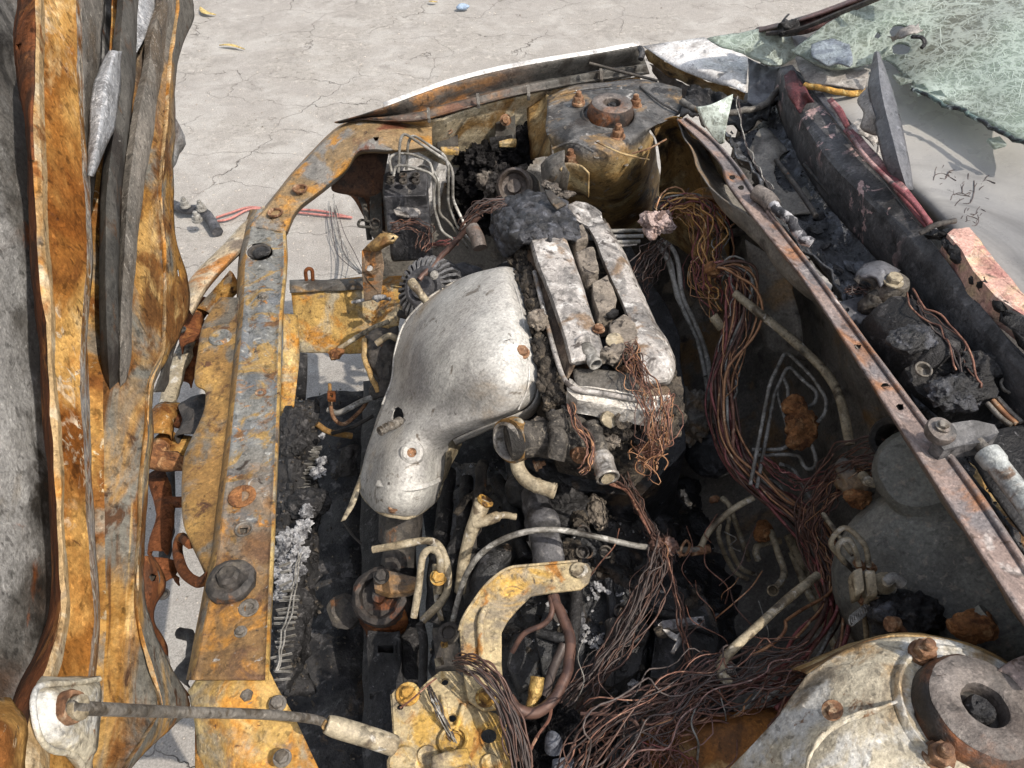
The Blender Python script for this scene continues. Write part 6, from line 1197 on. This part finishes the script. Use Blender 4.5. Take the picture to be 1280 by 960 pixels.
harness(t, [(800, 920, .64, 1.2), (840, 935, .64, 1.4), (856, 950, .63, 1.0), (830, 960, .63, 1.0), (790, 950, .63, 1.2)], 9, .02, .001, [m_copper, m_redwire, m_copper2], 6, 1.6, 20)
tube('loose_wire', [(726, 892, .64), (760, 893, .65), (790, 900, .655), (800, 912, .65)], .002, m_copper2, t, 6)
t = thing('tray_wiring_loom', 'braided brown wires draped over the battery tray plate', 'wiring', W(620, 870, .6))
harness(t, [(572, 830, .63, .8), (590, 832, .645, 1.1), (612, 850, .645, 1.2), (632, 880, .635, .9), (644, 915, .625, 1.1), (652, 960, .61, 1.1), (655, 1010, .6, 1.1)], 27, .013, .0013, [m_copper2, m_copper3, m_copper2], 10, .6, 21)
harness(t, [(535, 855, .60, .5), (545, 880, .60, .6), (556, 905, .59, .5), (570, 932, .57, .4)], 11, .008, .001, [m_copper3, m_pipegrey], 4, .6, 22)
tube('thin_wire', [(500, 885, .6), (515, 874, .605), (535, 856, .605), (545, 848, .6)], .0011, m_copper, t, 5)
tube('thin_wire', [(690, 880, .6), (686, 900, .6), (672, 920, .6), (662, 940, .6)], .0018, m_copper, t, 5)
t = thing('starter_cable', 'thick brown cable looping down from the battery bracket arm', 'cable', W(700, 800, .5))
tube('cable_loop', [(692, 745, .60), (700, 765, .60), (712, 795, .60), (711, 830, .60), (700, 862, .60), (684, 882, .60), (666, 892, .60), (646, 886, .605), (636, 872, .61)], .0068, m_copper2, t, 10, 7, jit=.001)
tube('cable_branch', [(688, 745, .6), (690, 765, .6), (680, 780, .59), (655, 792, .58), (640, 815, .56)], .0036, m_copper2, t, 8, 6)
tube('cable_inner', [(705, 805, .56), (690, 840, .55), (678, 880, .55)], .006, m_copper3, t, 8, 6)
t = thing('coil_wiring', 'frayed bright copper wires hanging off the coil end of the engine', 'wiring', W(815, 520, .7))
harness(t, [(790, 430, .80, .8), (792, 448, .80, .9), (802, 472, .80, 1.1), (812, 500, .79, 1.6), (816, 540, .76, 1.7), (810, 572, .73, 1.5), (806, 592, .71, 1.2)], 26, .012, .0007, [m_copper4, m_copper, m_copper2, m_copper4], 10, 3.0, 23)
harness(t, [(838, 492, .79, 1.0), (836, 515, .78, 1.0), (832, 545, .76, 1.2), (822, 566, .74, 1.0), (806, 570, .73, 1.0), (796, 560, .73, .9)], 14, .010, .0008, [m_copper4, m_copper], 8, 3.0, 24)
for k in range(7):
    a = random.random() * 6; x, y = 812 + random.uniform(-14, 14), 565 + random.uniform(-12, 20)
    tube('loose_wire', [(x + 14 * math.cos(a + q), y + 11 * math.sin(a + q), .735 - .004 * q) for q in (0, 1, 2, 3, 4, 5)], .0008, m_copper4, t, 5)
harness(t, [(712, 504, .77, .6), (720, 530, .76, .8), (738, 555, .75, .8), (734, 580, .74, .9), (724, 590, .73, .9)], 10, .008, .0012, [m_copper, m_copper4, m_copper2], 6, 1.2, 25)
harness(t, [(744, 590, .72, .4), (764, 602, .70, .6), (784, 612, .67, .5), (800, 640, .63, .5), (818, 672, .6, .4)], 5, .007, .0014, [m_copper, m_copper2], 4, 1.0, 26)
t = thing('alternator_cable', 'brown taped cable bundle running from the slagged cover to the alternator', 'cable', W(570, 300, .6))
tube('taped_cable', [(598, 270, .77), (580, 290, .74), (560, 312, .71), (540, 334, .69), (524, 350, .68)], .0052, m_copper2, t, 8, 6, jit=.002)
harness(t, [(630, 252, .79, .8), (612, 256, .79, 1.1), (594, 266, .775, 1.3), (576, 288, .745, 1.0)], 18, .011, .0012, [m_copper3, m_copper2, m_copper, m_redwire], 8, 1.2, 27)
harness(t, [(490, 286, .655, 1.0), (510, 282, .66, 1.1), (530, 290, .65, 1.3), (524, 312, .63, 1.4)], 16, .014, .001, [m_copper3, m_copper2, m_copper], 6, 1.6, 28)
harness(t, [(532, 306, .62, 1.0), (555, 304, .63, 1.0), (572, 302, .63, 1.1)], 13, .009, .001, [m_redwire, m_copper2], 4, 1.2, 29)
tube('fuse_stub', [(590, 285, .765), (596, 296, .76), (600, 310, .75)], .012, m_cap, t, 12, 5)

# ------------------------------------------------------------------ cowl, wiper gear, windscreen
cw = thing('cowl_trough', 'black cowl trough with melted debris between the cowl lip and the paint-flecked rear bar', 'cowl', W(1080, 300, .85))
Lb = [(974, 88), (1002, 148), (1036, 200), (1074, 240), (1154, 324), (1232, 424), (1334, 538)]
Rb = [(992, 84), (1030, 135), (1064, 180), (1100, 222), (1166, 306), (1246, 408), (1350, 520)]
rows = []
for (a, b), (c, d) in zip(Lb, Rb):
    p = W(a, b, .925); q = W(c, d, .94)
    rows.append([Vector((p.x + .01, p.y, .86)), Vector((p.x, p.y, .895)), p, p.lerp(q, .12) + Vector((0, 0, .004)), p.lerp(q, .85) + Vector((0, 0, .004)), q, Vector((q.x + .004, q.y, q.z - .02))])
sheet('rear_bar', rows, m_cowlblack, cw, (7, 5), .002, amp=.002, linv=True, sharp=25)
rows = []
for (a, b), (c, d) in zip(((900, 160), (932, 206), (985, 282), (1082, 412), (1146, 500), (1222, 600), (1310, 724)), Lb):
    p = W(a, b, .87); q = W(c, d, .925); q = Vector((q.x + .02, q.y, .872))
    rows.append([p, p.lerp(q, .3) - Vector((0, 0, .035)), p.lerp(q, .65) - Vector((0, 0, .035)), q - Vector((0, 0, .012)), q])
tr = sheet('trough_floor', rows, m_trough, cw, (12, 10), .003, amp=.012, ns=22)
rows = [[(935, 190, .855), (955, 160, .865), (985, 190, .86)], [(960, 235, .85), (985, 222, .86), (1010, 236, .85)], [(985, 270, .84), (1005, 266, .845), (1030, 268, .84)]]
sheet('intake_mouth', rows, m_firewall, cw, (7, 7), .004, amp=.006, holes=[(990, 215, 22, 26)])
for k in range(60):
    f = random.random(); x = 960 + 170 * f + random.uniform(-15, 60); y = 285 + 120 * f + random.uniform(-70, 15)
    if x > 1120 and y > 330: continue
    lump('melted_flake', (x, y, .835 + random.uniform(0, .012)), (random.uniform(.006, .02), random.uniform(.004, .014), random.uniform(.002, .006)), random.choice((m_trough, m_trough, m_bluechar, m_char)), cw, .9, 60, 2, Euler((random.uniform(-.5, .5), random.uniform(-.5, .5), random.random() * 3)), flat=True)
crumbs('trough_crumbs', [tr], 900, .001, .004, m_bluechar, 'dark glassy crumbs in the cowl trough', 'debris', 9, cw)
tube('trough_rib', [(970, 200, .88), (1000, 240, .88), (1020, 270, .875)], .004, m_rubber, cw, 8); tube('trough_rib', [(1005, 205, .885), (1035, 240, .88), (1062, 268, .875)], .003, m_rubber, cw, 8)
harness(cw, [(922, 120, .92, .6), (930, 170, .90, .8), (945, 205, .89, .8), (965, 235, .88, .8)], 3, .008, .0009, [m_pipegrey, m_copper3], 4, 1.0, 31)
t = thing('flaking_cable', 'black cable with flaking white sleeve lying along the cowl lip', 'cable', W(985, 280, .88))
tube('cable_sleeve', [(958, 248, .915), (970, 262, .915), (985, 276, .912), (1000, 292, .908), (1014, 306, .905)], .007, M('flaking_white', C(190, 188, 190), [(C(50, 50, 54), 50, .5, .05)], rough=.7), t, 10, 6, jit=.004)
tube('cable_head', [(945, 240, .915), (958, 248, .915), (966, 258, .912)], .012, m_cap, t, 10, 5)
# strips of the screen base: grey strip, red trim
t = thing('windscreen_trim', 'grey base strip with torn red trim along the foot of the windscreen', 'trim', W(1090, 200, .9))
rows = [[(994, 88, .945), (1010, 96, .95)], [(1034, 138, .945), (1050, 142, .95)], [(1068, 182, .945), (1082, 182, .95)], [(1104, 222, .945), (1120, 226, .95)], [(1150, 282, .945), (1172, 288, .95)]]
sheet('base_strip', rows, m_trimgrey, t, (5, 4), .003, amp=.002)
rows = [[(1034, 126, .955), (1040, 122, .96)], [(1046, 142, .955), (1054, 138, .96)], [(1056, 160, .955), (1062, 156, .96)]]
sheet('red_strip', rows, m_redtrim, t, (4, 3), .003, amp=.002)
rows = [[(1054, 164, .958), (1062, 158, .964)], [(1074, 190, .958), (1090, 186, .966)], [(1104, 222, .958), (1116, 216, .966)], [(1124, 246, .958), (1134, 236, .964)], [(1156, 284, .955), (1166, 278, .958)]]
sheet('red_strip', rows, m_redtrim, t, (5, 4), .003, amp=.002); tube('red_strip_bead', [(1060, 164, .966), (1082, 196, .968), (1112, 226, .968), (1140, 252, .966), (1162, 280, .96)], .003, m_redtrim, t, 8)
rows = [[(980, 96, .94), (990, 88, .945), (1000, 98, .95)], [(986, 120, .94), (996, 112, .95), (1008, 112, .955)], [(1000, 142, .93), (1008, 130, .94), (1018, 128, .95)]]
sheet('maroon_scrap', rows, M('maroon_paint', C(86, 44, 46), [(C(190, 160, 160), 40, .64, .04)], rough=.5), t, (5, 5), .002, amp=.006, ns=40)
# dash shelf seen below the glass
ds = thing('dashboard', 'smooth scorched grey dashboard top under the broken windscreen', 'dashboard', W(1200, 230, .9))
rows = [[(985, 40, .955), (1060, 10, .99), (1140, -20, 1.01), (1220, -40, 1.03), (1330, -40, 1.05)], [(1000, 72, .95), (1070, 70, .97), (1150, 70, .98), (1230, 80, .99), (1330, 100, 1.0)], [(1020, 110, .945), (1090, 130, .955), (1150, 150, .96), (1230, 180, .97), (1330, 220, .98)],
        [(1060, 150, .94), (1110, 185, .945), (1160, 215, .95), (1230, 260, .955), (1330, 320, .96)], [(1110, 215, .935), (1140, 240, .935), (1180, 275, .94), (1230, 330, .94), (1330, 430, .945)], [(1120, 235, .90), (1150, 262, .90), (1182, 292, .90), (1232, 350, .90), (1330, 460, .90)]]
m_dash2 = m_dash
dsh = sheet('dash_top', rows, m_dash, ds, (10, 10), .003, amp=.008, ns=4)
for k in range(30):                                          # burnt carpet fibres lying flat on the panel, each with side branches
    x, y = random.uniform(1140, 1215), random.uniform(222, 285)
    if y > 215 + (x - 1140) * 1.05: continue
    a = random.uniform(-1.0, -.1); l = random.uniform(12, 34)
    q = [(x + l * f * math.cos(a + .5 * math.sin(f * 5 + k)), y + l * f * math.sin(a + .5 * math.sin(f * 5 + k))) for f in (0, .33, .66, 1)]
    tube('soot_fibre', [on(dsh, u, v, .001) for u, v in q], .0008, m_copper3, ds, 4, 4)
    for m in (1, 2):
        b = a + random.choice((-.8, .8)); u, v = q[m]
        tube('soot_fibre', [on(dsh, u, v, .001), on(dsh, u + 6 * math.cos(b), v + 6 * math.sin(b), .001), on(dsh, u + 11 * math.cos(b + .2), v + 11 * math.sin(b + .2), .001)], .0006, m_copper3, ds, 4, 3)
t = thing('pink_cowl_panel', 'burnt pink panel with charred crumbling edge at the right picture edge', 'panel', W(1240, 350, .9))
prism('panel_top', [(1184, 292, .965), (1192, 286, .968), (1212, 284, .968), (1226, 302, .968), (1242, 324, .968), (1292, 378, .968), (1300, 408, .965), (1244, 370, .965), (1216, 338, .965), (1202, 312, .965)], .03, m_pink, t, .003, .002, 30)
rows = [[(1168, 284, .955), (1180, 290, .962)], [(1196, 320, .95), (1208, 318, .96)], [(1220, 356, .95), (1234, 352, .96)], [(1250, 396, .95), (1262, 388, .96)], [(1300, 452, .95), (1310, 420, .96)]]
sheet('charred_edge', rows, m_char, t, (9, 6), .012, amp=.012, ns=50)
pipe('thin_black_arm', [(1150, 292, .965), (1166, 282, .975), (1182, 278, .98), (1194, 276, .98)], .004, m_rubber, t, .02)
# wiper motor and linkage
t = thing('wiper_motor', 'charred black wiper motor with crank arm and pale pivot nut in the cowl', 'wiper motor', W(1160, 430, .85))
a0, a1 = W(1104, 398, .875), W(1180, 470, .875); ad = (a1 - a0)
lathe('motor_body', a0, ad, [(.02, -.004), (.036, .002), (.041, .016), (.042, ad.length * .9), (.036, ad.length)], m_char, t, 32, .003, 60)
prism('gear_case', [(1130, 460, .89), (1160, 440, .90), (1190, 430, .905), (1222, 446, .905), (1252, 460, .90), (1262, 480, .895), (1248, 500, .885), (1210, 512, .88), (1178, 508, .88), (1146, 490, .88)], .05, m_char, t, .008, .006, 45)
for x, y, r in ((1154, 462, .010), (1244, 446, .009), (1262, 482, .011)): bolt(W(x, y, .905), r, m_boltgrey, t, (0, -.3, 1), 'ring', 'case_bolt')
lump('case_crust', (1226, 458, .905), (.03, .02, .014), m_char, t, .6, 50, 5); lump('case_crust', (1196, 490, .90), (.04, .02, .014), m_bluechar, t, .6, 50, 5); lump('case_crust', (1140, 424, .915), (.028, .02, .01), m_bluechar, t, .5, 60, 5)
lathe('pivot_post', W(1116, 356, .905), (.05, -.1, 1), [(.024, -.05), (.022, -.01), (.019, .004), (.017, .008), (.0, .009)], m_boltgrey, t, 24, .001)
bolt(W(1116, 352, .916), .0125, m_pipe, t, (0, -.1, 1), 'hex', 'pivot_nut')
rows = [[(1068, 350, .90), (1072, 342, .908), (1080, 332, .905)], [(1080, 346, .912), (1090, 336, .918), (1098, 328, .912)], [(1094, 348, .916), (1102, 338, .922), (1110, 332, .916)], [(1100, 360, .91), (1110, 350, .916), (1124, 340, .91)]]
sheet('crank_arm', rows, m_trimgrey, t, (5, 5), .006, amp=.001)
tube('crank_lip', [(1070, 352, .902), (1078, 346, .908), (1090, 350, .908), (1098, 360, .90)], .005, m_rubber, t, 8)
lump('linkage_joint', (1090, 380, .88), (.016, .013, .02), m_rubber, t, .3, 50, 4)
prism('mount_plate', [(1050, 378, .87), (1078, 370, .875), (1090, 396, .87), (1078, 420, .865), (1060, 405, .865)], .004, m_trimgrey, t, .001, .001, 40, holes=[circ(1058, 387, .872, 4, 3, 10)])
harness(t, [(1138, 368, .91, .6), (1150, 390, .92, .8), (1176, 412, .92, 1.0), (1196, 440, .92, 1.3), (1206, 480, .91, 1.3), (1222, 505, .90, .9)], 6, .012, .0012, [m_copper2, m_copper3, m_copper], 8, 1.2, 33)
harness(t, [(1058, 366, .89, .8), (1075, 362, .89, 1.0), (1094, 370, .89, .8)], 8, .008, .0009, [m_copper3, m_copper2], 4, 1.4, 34)
for dx in (0, 7, 13): pipe('bare_conductor', [(1234 + dx, 504 - dx * .5, .90), (1250 + dx, 522 - dx * .5, .90), (1264 + dx, 532 - dx * .3, .90)], .0034, m_boltgrey if dx != 7 else m_copper4, t, .01, 8)
# bonnet hinge
t = thing('bonnet_hinge', 'dark hinge arm with round washer and white damper at the right edge', 'hinge', W(1220, 560, .85))
prism('hinge_arm', [(1168, 548, .925), (1186, 530, .93), (1216, 524, .93), (1244, 530, .925), (1250, 540, .92), (1236, 552, .92), (1204, 556, .92), (1180, 562, .92)], .02, m_cowlblack, t, .006, .001)
lathe('hinge_washer', (1178, 536, .937), (0, -.15, 1), [(.0135, -.010), (.0145, -.003), (.0135, .0), (.006, .001), (.006, .004), (.0035, .005), (0, .005)], m_cap, t, 28, .0006)
bolt(W(1178, 533, .94), .007, m_boltgrey, t, (0, -.1, 1), 'hex', 'hinge_bolt')
tube('damper', [(1234, 566, .915), (1250, 586, .915), (1276, 620, .915), (1310, 664, .915)], lambda f: .0105 + (.002 if f < .25 else 0), M('dirty_white_damper', C(184, 187, 184), [(C(110, 112, 112), 14, .55, .05), (C(120, 98, 80), 18, .63, .04)], rough=.35), t, 18, 6)
tube('damper_rod', [(1222, 552, .915), (1236, 568, .915)], .006, m_boltgrey, t, 12)
rows = [[(1210, 566, .88), (1238, 540, .90), (1300, 530, .90)], [(1236, 612, .88), (1262, 600, .89), (1310, 600, .90)], [(1280, 670, .88), (1300, 660, .88), (1330, 650, .88)]]
sheet('hinge_pocket', rows, m_char, t, (5, 5), .003, amp=.003)
# A pillar, glass
t = thing('windscreen_pillar', 'scorched red brown windscreen pillar at the top right', 'pillar', W(1040, 20, 1.0))
rows = [[(940, 42, .94), (950, 34, .95), (968, 46, .94)], [(980, 32, .98), (990, 26, .985), (1008, 42, .98)], [(1040, 14, 1.02), (1048, 6, 1.025), (1056, 18, 1.02)], [(1090, -6, 1.06), (1096, -14, 1.065), (1104, -2, 1.06)], [(1140, -30, 1.10), (1146, -38, 1.1), (1154, -24, 1.1)]]
sheet('pillar_skin', rows, M('pillar_paint', C(112, 82, 76), [(C(70, 62, 60), 9, .55, .08), (C(150, 120, 110), 30, .62, .06)], rough=.4), t, (5, 4), .003, amp=.003)
lump('molten_moulding', (986, 34, .985), (.016, .01, .01), m_char, t, .9, 60, 4)
tube('moulding_curl', [(976, 30, .985), (982, 22, .99), (986, 18, .99)], .002, m_char, t, 5); tube('moulding_strip', [(958, 42, .97), (1000, 36, .99), (1050, 16, 1.03), (1100, -4, 1.07)], .004, m_rubber, t, 6)
def glass_mat():
    m = bpy.data.materials.new('crazed_glass'); m.use_nodes = True; t = m.node_tree; N, L = t.nodes, t.links; bs = N['Principled BSDF']
    geo = N.new('ShaderNodeNewGeometry')
    def noise(sc, lo, hi, a=0, b=1, det=5):
        n = N.new('ShaderNodeTexNoise'); n.inputs['Scale'].default_value = sc; n.inputs['Detail'].default_value = det; L.new(geo.outputs['Position'], n.inputs['Vector'])
        r = N.new('ShaderNodeMapRange'); r.inputs['From Min'].default_value = lo; r.inputs['From Max'].default_value = hi; r.inputs['To Min'].default_value = a; r.inputs['To Max'].default_value = b
        L.new(n.outputs['Fac'], r.inputs['Value']); return n, r.outputs[0]
    wn, _ = noise(14, 0, 1)
    ws = N.new('ShaderNodeVectorMath'); ws.operation = 'SCALE'; ws.inputs['Scale'].default_value = .10; L.new(wn.outputs['Color'], ws.inputs[0])
    ad = N.new('ShaderNodeVectorMath'); L.new(geo.outputs['Position'], ad.inputs[0]); L.new(ws.outputs[0], ad.inputs[1])
    def math2(op, a, b):
        x = N.new('ShaderNodeMath'); x.operation = op
        for i, q in enumerate((a, b)):
            if isinstance(q, (int, float)): x.inputs[i].default_value = q
            else: L.new(q, x.inputs[i])
        return x.outputs[0]
    acc = None
    for sc, wd, k in ((30, .035, .55), (62, .06, .5), (130, .10, .4)):                  # crazing: straight-edged cells at three sizes
        v = N.new('ShaderNodeTexVoronoi'); v.feature = 'DISTANCE_TO_EDGE'; v.inputs['Scale'].default_value = sc; L.new(geo.outputs['Position'], v.inputs['Vector'])
        r = N.new('ShaderNodeMapRange'); r.interpolation_type = 'SMOOTHSTEP'; r.inputs['From Max'].default_value = wd; r.inputs['To Min'].default_value = k; r.inputs['To Max'].default_value = 0; L.new(v.outputs['Distance'], r.inputs['Value'])
        _, mask = noise(sc * .3, .40, .60, .1, 1)
        f = math2('MULTIPLY', r.outputs[0], mask)
        acc = f if acc is None else math2('MAXIMUM', acc, f)
    for sc, k in ((24, .35), (58, .35)):                                                      # soft fibrous veins between them
        n = N.new('ShaderNodeTexNoise'); n.inputs['Scale'].default_value = sc; n.inputs['Detail'].default_value = 3; n.inputs['Distortion'].default_value = .3
        L.new(geo.outputs['Position'], n.inputs['Vector'])
        rd = math2('SUBTRACT', 1.0, math2('ABSOLUTE', math2('MULTIPLY', math2('SUBTRACT', n.outputs['Fac'], .5), 4.0), 0))
        r = N.new('ShaderNodeMapRange'); r.interpolation_type = 'SMOOTHSTEP'; r.inputs['From Min'].default_value = .78; r.inputs['From Max'].default_value = 1.0; r.inputs['To Max'].default_value = k; L.new(rd, r.inputs['Value'])
        acc = math2('MAXIMUM', acc, r.outputs[0])
    _, frost = noise(6, .52, .74, 0, .55, 9)
    acc = math2('MINIMUM', math2('ADD', acc, frost), 1.0)
    _, tone = noise(5, .4, .62)
    c0 = N.new('ShaderNodeMix'); c0.data_type = 'RGBA'; L.new(tone, c0.inputs[0]); c0.inputs[6].default_value = C(120, 122, 110); c0.inputs[7].default_value = C(152, 166, 154)
    cm = N.new('ShaderNodeMix'); cm.data_type = 'RGBA'; L.new(acc, cm.inputs[0]); L.new(c0.outputs[2], cm.inputs[6]); cm.inputs[7].default_value = C(224, 236, 228)
    L.new(cm.outputs[2], bs.inputs['Base Color'])
    tr = N.new('ShaderNodeMapRange'); tr.inputs['To Min'].default_value = .6; tr.inputs['To Max'].default_value = .05; L.new(acc, tr.inputs['Value'])
    L.new(tr.outputs[0], bs.inputs['Transmission Weight'])
    bs.inputs['Roughness'].default_value = .3; bs.inputs['IOR'].default_value = 1.2
    b = N.new('ShaderNodeBump'); b.inputs['Distance'].default_value = .0012; L.new(acc, b.inputs['Height']); L.new(b.outputs[0], bs.inputs['Normal'])
    return m
m_glass = glass_mat()
t = thing('windscreen', 'shattered pale green windscreen sagging over the dashboard, torn along its lower edge', 'windscreen', W(1180, 80, 1.0))
rows = [[(988, 64, .975), (1030, 84, .98), (1070, 84, .985), (1108, 76, .99), (1146, 110, .995), (1204, 138, 1.0), (1300, 190, 1.01)],
        [(1004, 54, .99), (1050, 62, 1.0), (1090, 58, 1.005), (1130, 62, 1.01), (1170, 80, 1.015), (1230, 100, 1.02), (1310, 130, 1.03)],
        [(1030, 34, 1.01), (1070, 32, 1.02), (1110, 30, 1.03), (1150, 30, 1.035), (1200, 36, 1.04), (1250, 46, 1.045), (1320, 60, 1.05)],
        [(1066, 12, 1.03), (1110, -4, 1.045), (1150, -14, 1.055), (1190, -20, 1.06), (1240, -24, 1.065), (1290, -24, 1.07), (1340, -20, 1.075)]]
sheet('crazed_pane', rows, m_glass, t, (10, 10), .005, amp=.005, ns=14, holes=[(1126, 62, 12, 8), (1124, 40, 13, 9), (1096, 44, 5, 5)])
m_curl = m_trimgrey
rows = [[(1110, 48, 1.035), (1128, 36, 1.05), (1148, 30, 1.05)], [(1116, 52, 1.03), (1134, 46, 1.05), (1152, 42, 1.05)]]
sheet('torn_film', rows, m_dustgrey, t, (5, 5), .002, amp=.008, ns=30)
tube('torn_edge', [(1140, 46, 1.05), (1152, 47, 1.055), (1156, 54, 1.05), (1152, 60, 1.045)], .003, m_char, t, 6)
tube('lower_glass_edge', [(1140, 110, 1.0), (1160, 120, 1.002), (1190, 134, 1.005), (1206, 138, 1.006), (1220, 148, 1.006), (1250, 164, 1.01), (1290, 184, 1.012)], .003, M('glass_edge', C(96, 116, 112), [(C(40, 43, 44), 40, .5, .05), (C(196, 208, 204), 60, .62, .05)], rough=.25), t, 8, 6, jit=.004)
for px, py in ((1150, 112), (1172, 120), (1246, 178), (1128, 98)):
    prism('glass_splinter', [(px - 12, py - 5, 1.0), (px + 4, py - 8, 1.01), (px + 13, py + 2, 1.005), (px - 2, py + 6, 1.0)], .004, m_glass, t, .0005)
def scrap(name, poly_rows, mat, label, cat, amp=.004, thick=.003, group=None, res=(6, 6)):
    o = sheet(name, poly_rows, mat, None, res, thick, amp=amp, ns=26); return tag(o, label, cat, group)
scrap('glass_shard', [[(884, 48, .935), (930, 40, .945), (975, 38, .95), (1016, 48, .955)], [(900, 58, .93), (940, 54, .94), (980, 54, .945), (1012, 56, .95)], [(924, 66, .925), (950, 68, .93), (982, 68, .935), (1004, 62, .94)], [(948, 76, .92), (962, 82, .922), (980, 80, .925), (996, 70, .93)]], m_glass, 'large pale blue green glass shard lying on the white fender corner', 'glass shard')
scrap('glass_shard', [[(870, 134, .92), (890, 130, .925), (916, 118, .93)], [(876, 146, .905), (894, 144, .91), (912, 140, .915)], [(884, 160, .89), (898, 160, .895), (908, 158, .9)], [(894, 176, .88), (900, 180, .88), (905, 178, .885)]], m_glass, 'triangular crazed glass shard hanging over the front edge of the cowl', 'glass shard')
scrap('glass_shard', [[(1014, 56, 1.0), (1040, 50, 1.005), (1062, 56, 1.01)], [(1016, 70, .995), (1040, 68, 1.0), (1066, 76, 1.005)], [(1034, 82, .99), (1048, 80, .995), (1062, 84, 1.0)]], M('grey_film', C(126, 134, 144), [(C(160, 170, 176), 20, .56, .08)], rough=.35), 'ragged grey blue piece of glass film at the foot of the windscreen', 'glass shard', .003)
scrap('scorched_cover', [[(994, 72, .962), (1016, 66, .968), (1044, 80, .972), (1086, 88, .975)], [(1000, 90, .96), (1024, 88, .968), (1052, 96, .97), (1084, 100, .973)], [(1008, 104, .955), (1034, 106, .962), (1060, 110, .965), (1080, 112, .965)]], m_dustgrey, 'dusty grey cover scrap with orange burnt edge beside the pointed trim shard', 'cover scrap')
o = tube('burnt_seal', [(1006, 106, .955), (1024, 110, .958), (1048, 115, .96), (1066, 117, .96), (1082, 114, .96)], .005, m_orangeedge, None, 8, 6, jit=.002); tag(o, 'orange burnt sealant bead along the dusty grey cover scrap', 'sealant')
t = thing('trim_shard', 'tall pointed dark grey trim shard standing at the foot of the windscreen', 'trim shard', W(1120, 200, .94))
rows = [[(1094, 66, 1.04), (1096, 65, 1.045), (1098, 68, 1.04)], [(1090, 88, 1.03), (1098, 84, 1.04), (1107, 92, 1.03)], [(1086, 110, 1.02), (1100, 106, 1.032), (1115, 116, 1.02)], [(1092, 140, 1.005), (1106, 136, 1.018), (1123, 144, 1.005)], [(1098, 172, .99), (1114, 168, 1.002), (1130, 176, .99)], [(1108, 208, .97), (1124, 206, .982), (1137, 212, .972)], [(1130, 236, .955), (1134, 237, .96), (1140, 238, .955)]]
sheet('shard_blade', rows, m_trimgrey, t, (5, 5), .004, linv=True, sharp=25)
rows = [[(1086, 108, 1.015), (1090, 108, 1.018)], [(1072, 126, 1.0), (1090, 132, 1.01)], [(1080, 142, .998), (1094, 146, 1.005)], [(1076, 160, .985), (1096, 158, .995)], [(1092, 168, .982), (1100, 170, .988)]]
sheet('shard_tab', rows, m_dustgrey, t, (5, 4), .003)
rows = [[(1060, 160, .965), (1072, 148, .97), (1080, 150, .972)], [(1066, 166, .96), (1078, 156, .968), (1086, 160, .968)], [(1080, 172, .955), (1090, 168, .96), (1098, 176, .955)], [(1092, 184, .95), (1098, 178, .955), (1100, 196, .948)]]
scrap('crumpled_foil', rows, m_alu, 'small crumpled silvery scrap at the base of the pointed trim shard', 'scrap', .008)
rows = [[(862, 104, .85), (900, 118, .855), (936, 126, .86), (976, 100, .88)], [(856, 124, .84), (892, 134, .845), (930, 138, .85), (968, 130, .87)], [(850, 142, .87), (880, 150, .87), (920, 160, .85), (960, 150, .86)]]
sheet('cowl_end_debris', rows, m_char, cw, (9, 9), .004, amp=.014, ns=36)
rows = [[(936, 74, .90), (956, 82, .905), (976, 84, .91)], [(936, 100, .88), (956, 104, .885), (980, 100, .90)], [(934, 128, .87), (950, 132, .875), (976, 126, .88)]]
sheet('cowl_end_fold', rows, m_trimgrey, cw, (7, 7), .004, amp=.008, ns=30)
tube('cowl_front_seam', [(852, 128, .87), (880, 140, .875), (920, 140, .885), (950, 134, .89), (974, 112, .90)], .006, m_fendergrey, cw, 8, 6, jit=.003)

rnd = random.Random(77)
for k in range(26):
    x, y = rnd.uniform(720, 960), rnd.uniform(640, 930); a = rnd.uniform(.6, 2.4); l = rnd.uniform(30, 90); z0 = .60 if y < 840 else .66
    tube('loose_strand', [(x, y, z0), (x + l * .35 * math.cos(a) + rnd.uniform(-9, 9), y + l * .35 * math.sin(a), z0 + .012), (x + l * .7 * math.cos(a) + rnd.uniform(-12, 12), y + l * .7 * math.sin(a), z0 + .006), (x + l * math.cos(a), y + l * math.sin(a), z0 - .02)], rnd.uniform(.0006, .0011), rnd.choice((m_copper, m_copper2, m_copper4, m_pipegrey)), loom_heap, 4)
